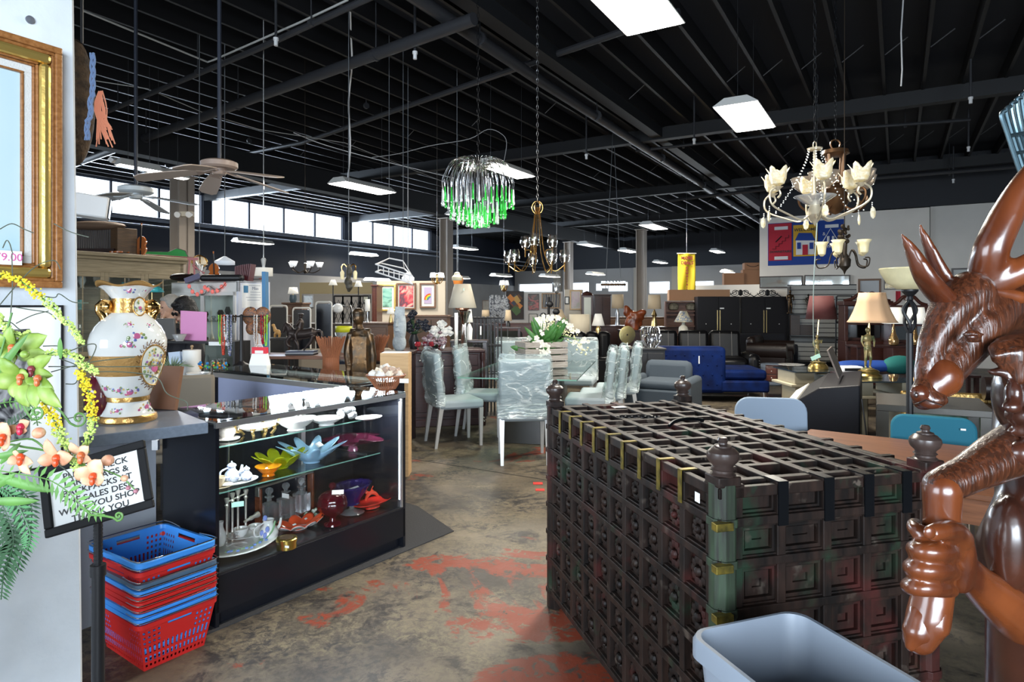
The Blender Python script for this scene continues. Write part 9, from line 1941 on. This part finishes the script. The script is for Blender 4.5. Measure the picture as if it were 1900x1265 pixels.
t = thing('brass_gong','round brushed brass disc on a small white stand in front of the navy sofa','ornament',P(1162,643,10.5)); u = 10.5/F; MB().lathe([(2*u,-.01),(14*u,-.006),(16.5*u,0),(14*u,.006),(2*u,.01)],36,M=TM((2*u,0,22*u),rx=pi/2,rz=.3)).mk('disc',mat('brushed_brass_disc',(.62,.54,.26),.35,1,bump=.3,bscale=60),t); MB().box(-7*u,7*u,-.05,.05,0,.02).tube([(2*u,0,.02),(2*u,0,8*u)],.008,6).mk('stand',PORC,t,smooth=False); table('black_table','black low table holding the brass disc',(P(1160,0,10.5).x,10.5),.42,.3,P(0,643,10.5).z-.002,BLACK)
t = thing('chrome_basket','chrome wire looped bowl like a spiky crown on the black cabinet','bowl',P(1208,645.5,9.7)); u = 9.7/F; b = MB()
for i in range(18): a = 2*pi*i/18; b.tube(crv([(9*u*cos(a),9*u*sin(a),0),(17*u*cos(a),17*u*sin(a),12*u),(19*u*cos(a+.15),15*u*sin(a+.15),24*u+(10*u if sin(a) > 0 else 0)),(13*u*cos(a+.4),12*u*sin(a+.4),26*u+(11*u if sin(a) > 0 else 0)),(14*u*cos(a+.5),14*u*sin(a+.5),12*u)],4),.009,6)
b.mk('wire_loops',CHROME,t); cab('black_cabinet','small gloss black glass-topped cabinet under the chrome wire bowl','cabinet',1168,1234,646,9.5,BLACK,.4,2)
t = thing('carved_root','glossy red-brown knotted root carving on the cabinet behind the brass disc','carving',P(1176,612,13.7)); u = 13.7/F; b = MB(); r_ = random.Random(9)
for i in range(16): b.ell((r_.uniform(-15,15)*u,r_.uniform(-5,5)*u,r_.uniform(10,42)*u),(r_.uniform(5,9)*u,5*u,r_.uniform(5,9)*u),nu=10,nv=8)
b.tube([(0,0,0),(0,0,20*u)],[10*u,8*u],10); b.mk('root_body',mat('red_burl',(.22,.05,.015),.3,var=.6,vscale=6),t,remesh=.03)
t = thing('iron_candelabra','black iron stand with round plates behind the crate flowers','stand',P(1018,606,12.6)); u = 12.6/F; b = MB().tube([(0,0,-.9),(0,0,55*u)],.03,6).tube([(-14*u,0,15*u),(16*u,0,15*u)],.03,6)
for x,z in ((-10,20),(2,42),(14,28)): b.ell((x*u,0,z*u),(7*u,.05,6*u),nu=12,nv=8)
b.mk('stand_body',BLACK,t)
t = thing('sparkle_mannequin','rack of dark and silver shiny hanging garments beside the abstract painting','garments',(P(925,0,14.0).x,14.0,0)); u = 14/F; b = MB()
for i in range(12): x = (-14+2.5*i)*u; zz = H-(553+rs.uniform(-6,4)-HY)*u; b.tube([(x,0,zz),(x+.02,0,zz-.2),(x,0,zz-.5)],[.03,.06,.05],8)
b.mk('garments',art('silver_sequins',[(.02,.02,.03),(.05,.06,.08),(.35,.37,.4),(.03,.03,.03)],12),t); MB().tube([(-.2,0,0),(-.2,0,1.65),(.2,0,1.65),(.2,0,0)],.015,6).mk('rack_frame',STEEL,t)
t = thing('fretwork_screen','black arched fretwork screen standing behind the reed basket','screen',(P(650,0,9.7).x,9.7,0)); u = 9.7/F; zt = H-(549-HY)*u; b = MB();
for i in range(4):
 x0_ = (-30+16*i)*u; b.tube([(x0_,0,0),(x0_,0,zt)],.014,5).tube([(x0_+16*u,0,0),(x0_+16*u,0,zt)],.014,5).tube([(x0_,0,zt),(x0_+16*u,0,zt)],.014,5)
 for j in range(5): z = zt-.06-.16*j; b.tube([(x0_,0,z),(x0_+8*u,0,z-.16),(x0_+16*u,0,z)],.008,4).tube([(x0_,0,z-.16),(x0_+8*u,0,z),(x0_+16*u,0,z-.16)],.008,4)
b.mk('screen_frame',BLACK,t)
t = thing('arc_lamp_dome','white floral round plate lamp with an arched silver arm by the screen','lamp',(P(627,0,8.9).x,8.9,0)); u = 8.9/F; q_ = H-(572-HY)*u; MB().ell((0,0,q_),(10*u,.05,9*u),nu=18,nv=12).mk('round_shade',PORC,t); MB().tube(crv([(-.06,0,q_-.05),(0,0,q_+.05),(.12,0,q_+.02),(.2,0,q_-.1),(.2,0,0)],5),.008,6).mk('arc_arm',STEEL,t); MB().lathe([(0,0),(.12,0),(.12,.015),(0,.02)],16,(.2,0,0)).mk('base',STEEL,t)
t = thing('dog_figurine','golden brown horse-like dog figurine at the left of the bronze rider','figurine',P(513,626,8.0)); u = 8/F; b = MB(); b.ell((2*u,0,10*u),(6*u,4*u,5*u)).tube([(-2*u,0,12*u),(-5*u,0,22*u)],[3.5*u,2.5*u],8).ell((-6*u,0,23*u),(3.5*u,2*u,2.5*u)); [b.tube([(x*u,y,8*u),((x-1)*u,y,0)],[1.8*u,1.2*u],6) for x in (-2,6) for y in (-.02,.02)]; b.mk('figurine_body',mat('golden_brown_glaze',(.42,.24,.08),.4),t,remesh=.006); table('end_table','black low table under the golden dog figurine',(P(513,0,8).x,8.0),.4,.3,P(0,626,8).z-.002,BLACK)
for i,(px,py,Y,c1) in enumerate(((850,524,13,(.7,.12,.03)),)): t = thing('balloon_ornament','striped red and yellow hot-air-balloon ornament right of the tan post','ornament',P(px,py,Y)); MB().lathe([(.02,-.14),(.09,-.03),(.11,.06),(.07,.14),(0,.17)],20).mk('balloon',art('balloon_stripes',[(.7,.1,.03),(.75,.5,.05),(.6,.05,.05)],9,'wave',dist=0),t); MB().tube([(0,0,.17),(0,0,ZC-t.location.z-.02)],.004,4).mk('hanging_line',STEEL,t)
t = tag(MB().lathe([(0,0),(.05,0),(.07,.08),(.062,.14),(.04,.18),(.045,.19)],24).mk('dark_red_vase',mat('oxblood_glaze',(.10,.01,.02),.15,coat=.5),loc=G(188,772,.976)),'dark red rounded vase on the grey counter between the pier and the painted vase','vase')
t = thing('turquoise_lamp','turquoise ruffled glass lamp in front of the oak hutch','lamp',P(282,640,7.3)); u = 7.3/F; MB().lathe([(4*u,112*u),(15*u,106*u),(19*u,98*u)],36,wob=lambda r,z,a,i: r*(1+.06*cos(12*a))).mk('ruffled_shade',mat('turquoise_glass',(.06,.50,.55),.15,coat=.5),t,solid=.005); MB().lathe([(0,0),(8*u,0),(3*u,20*u),(1*u,60*u),(1*u,108*u)],12).mk('lamp_base',BRASS,t)
table('lamp_table','narrow dark table under the turquoise lamp',(P(282,0,7.3).x,7.3),.4,.3,P(0,640,7.3).z-.002,DKWOOD)
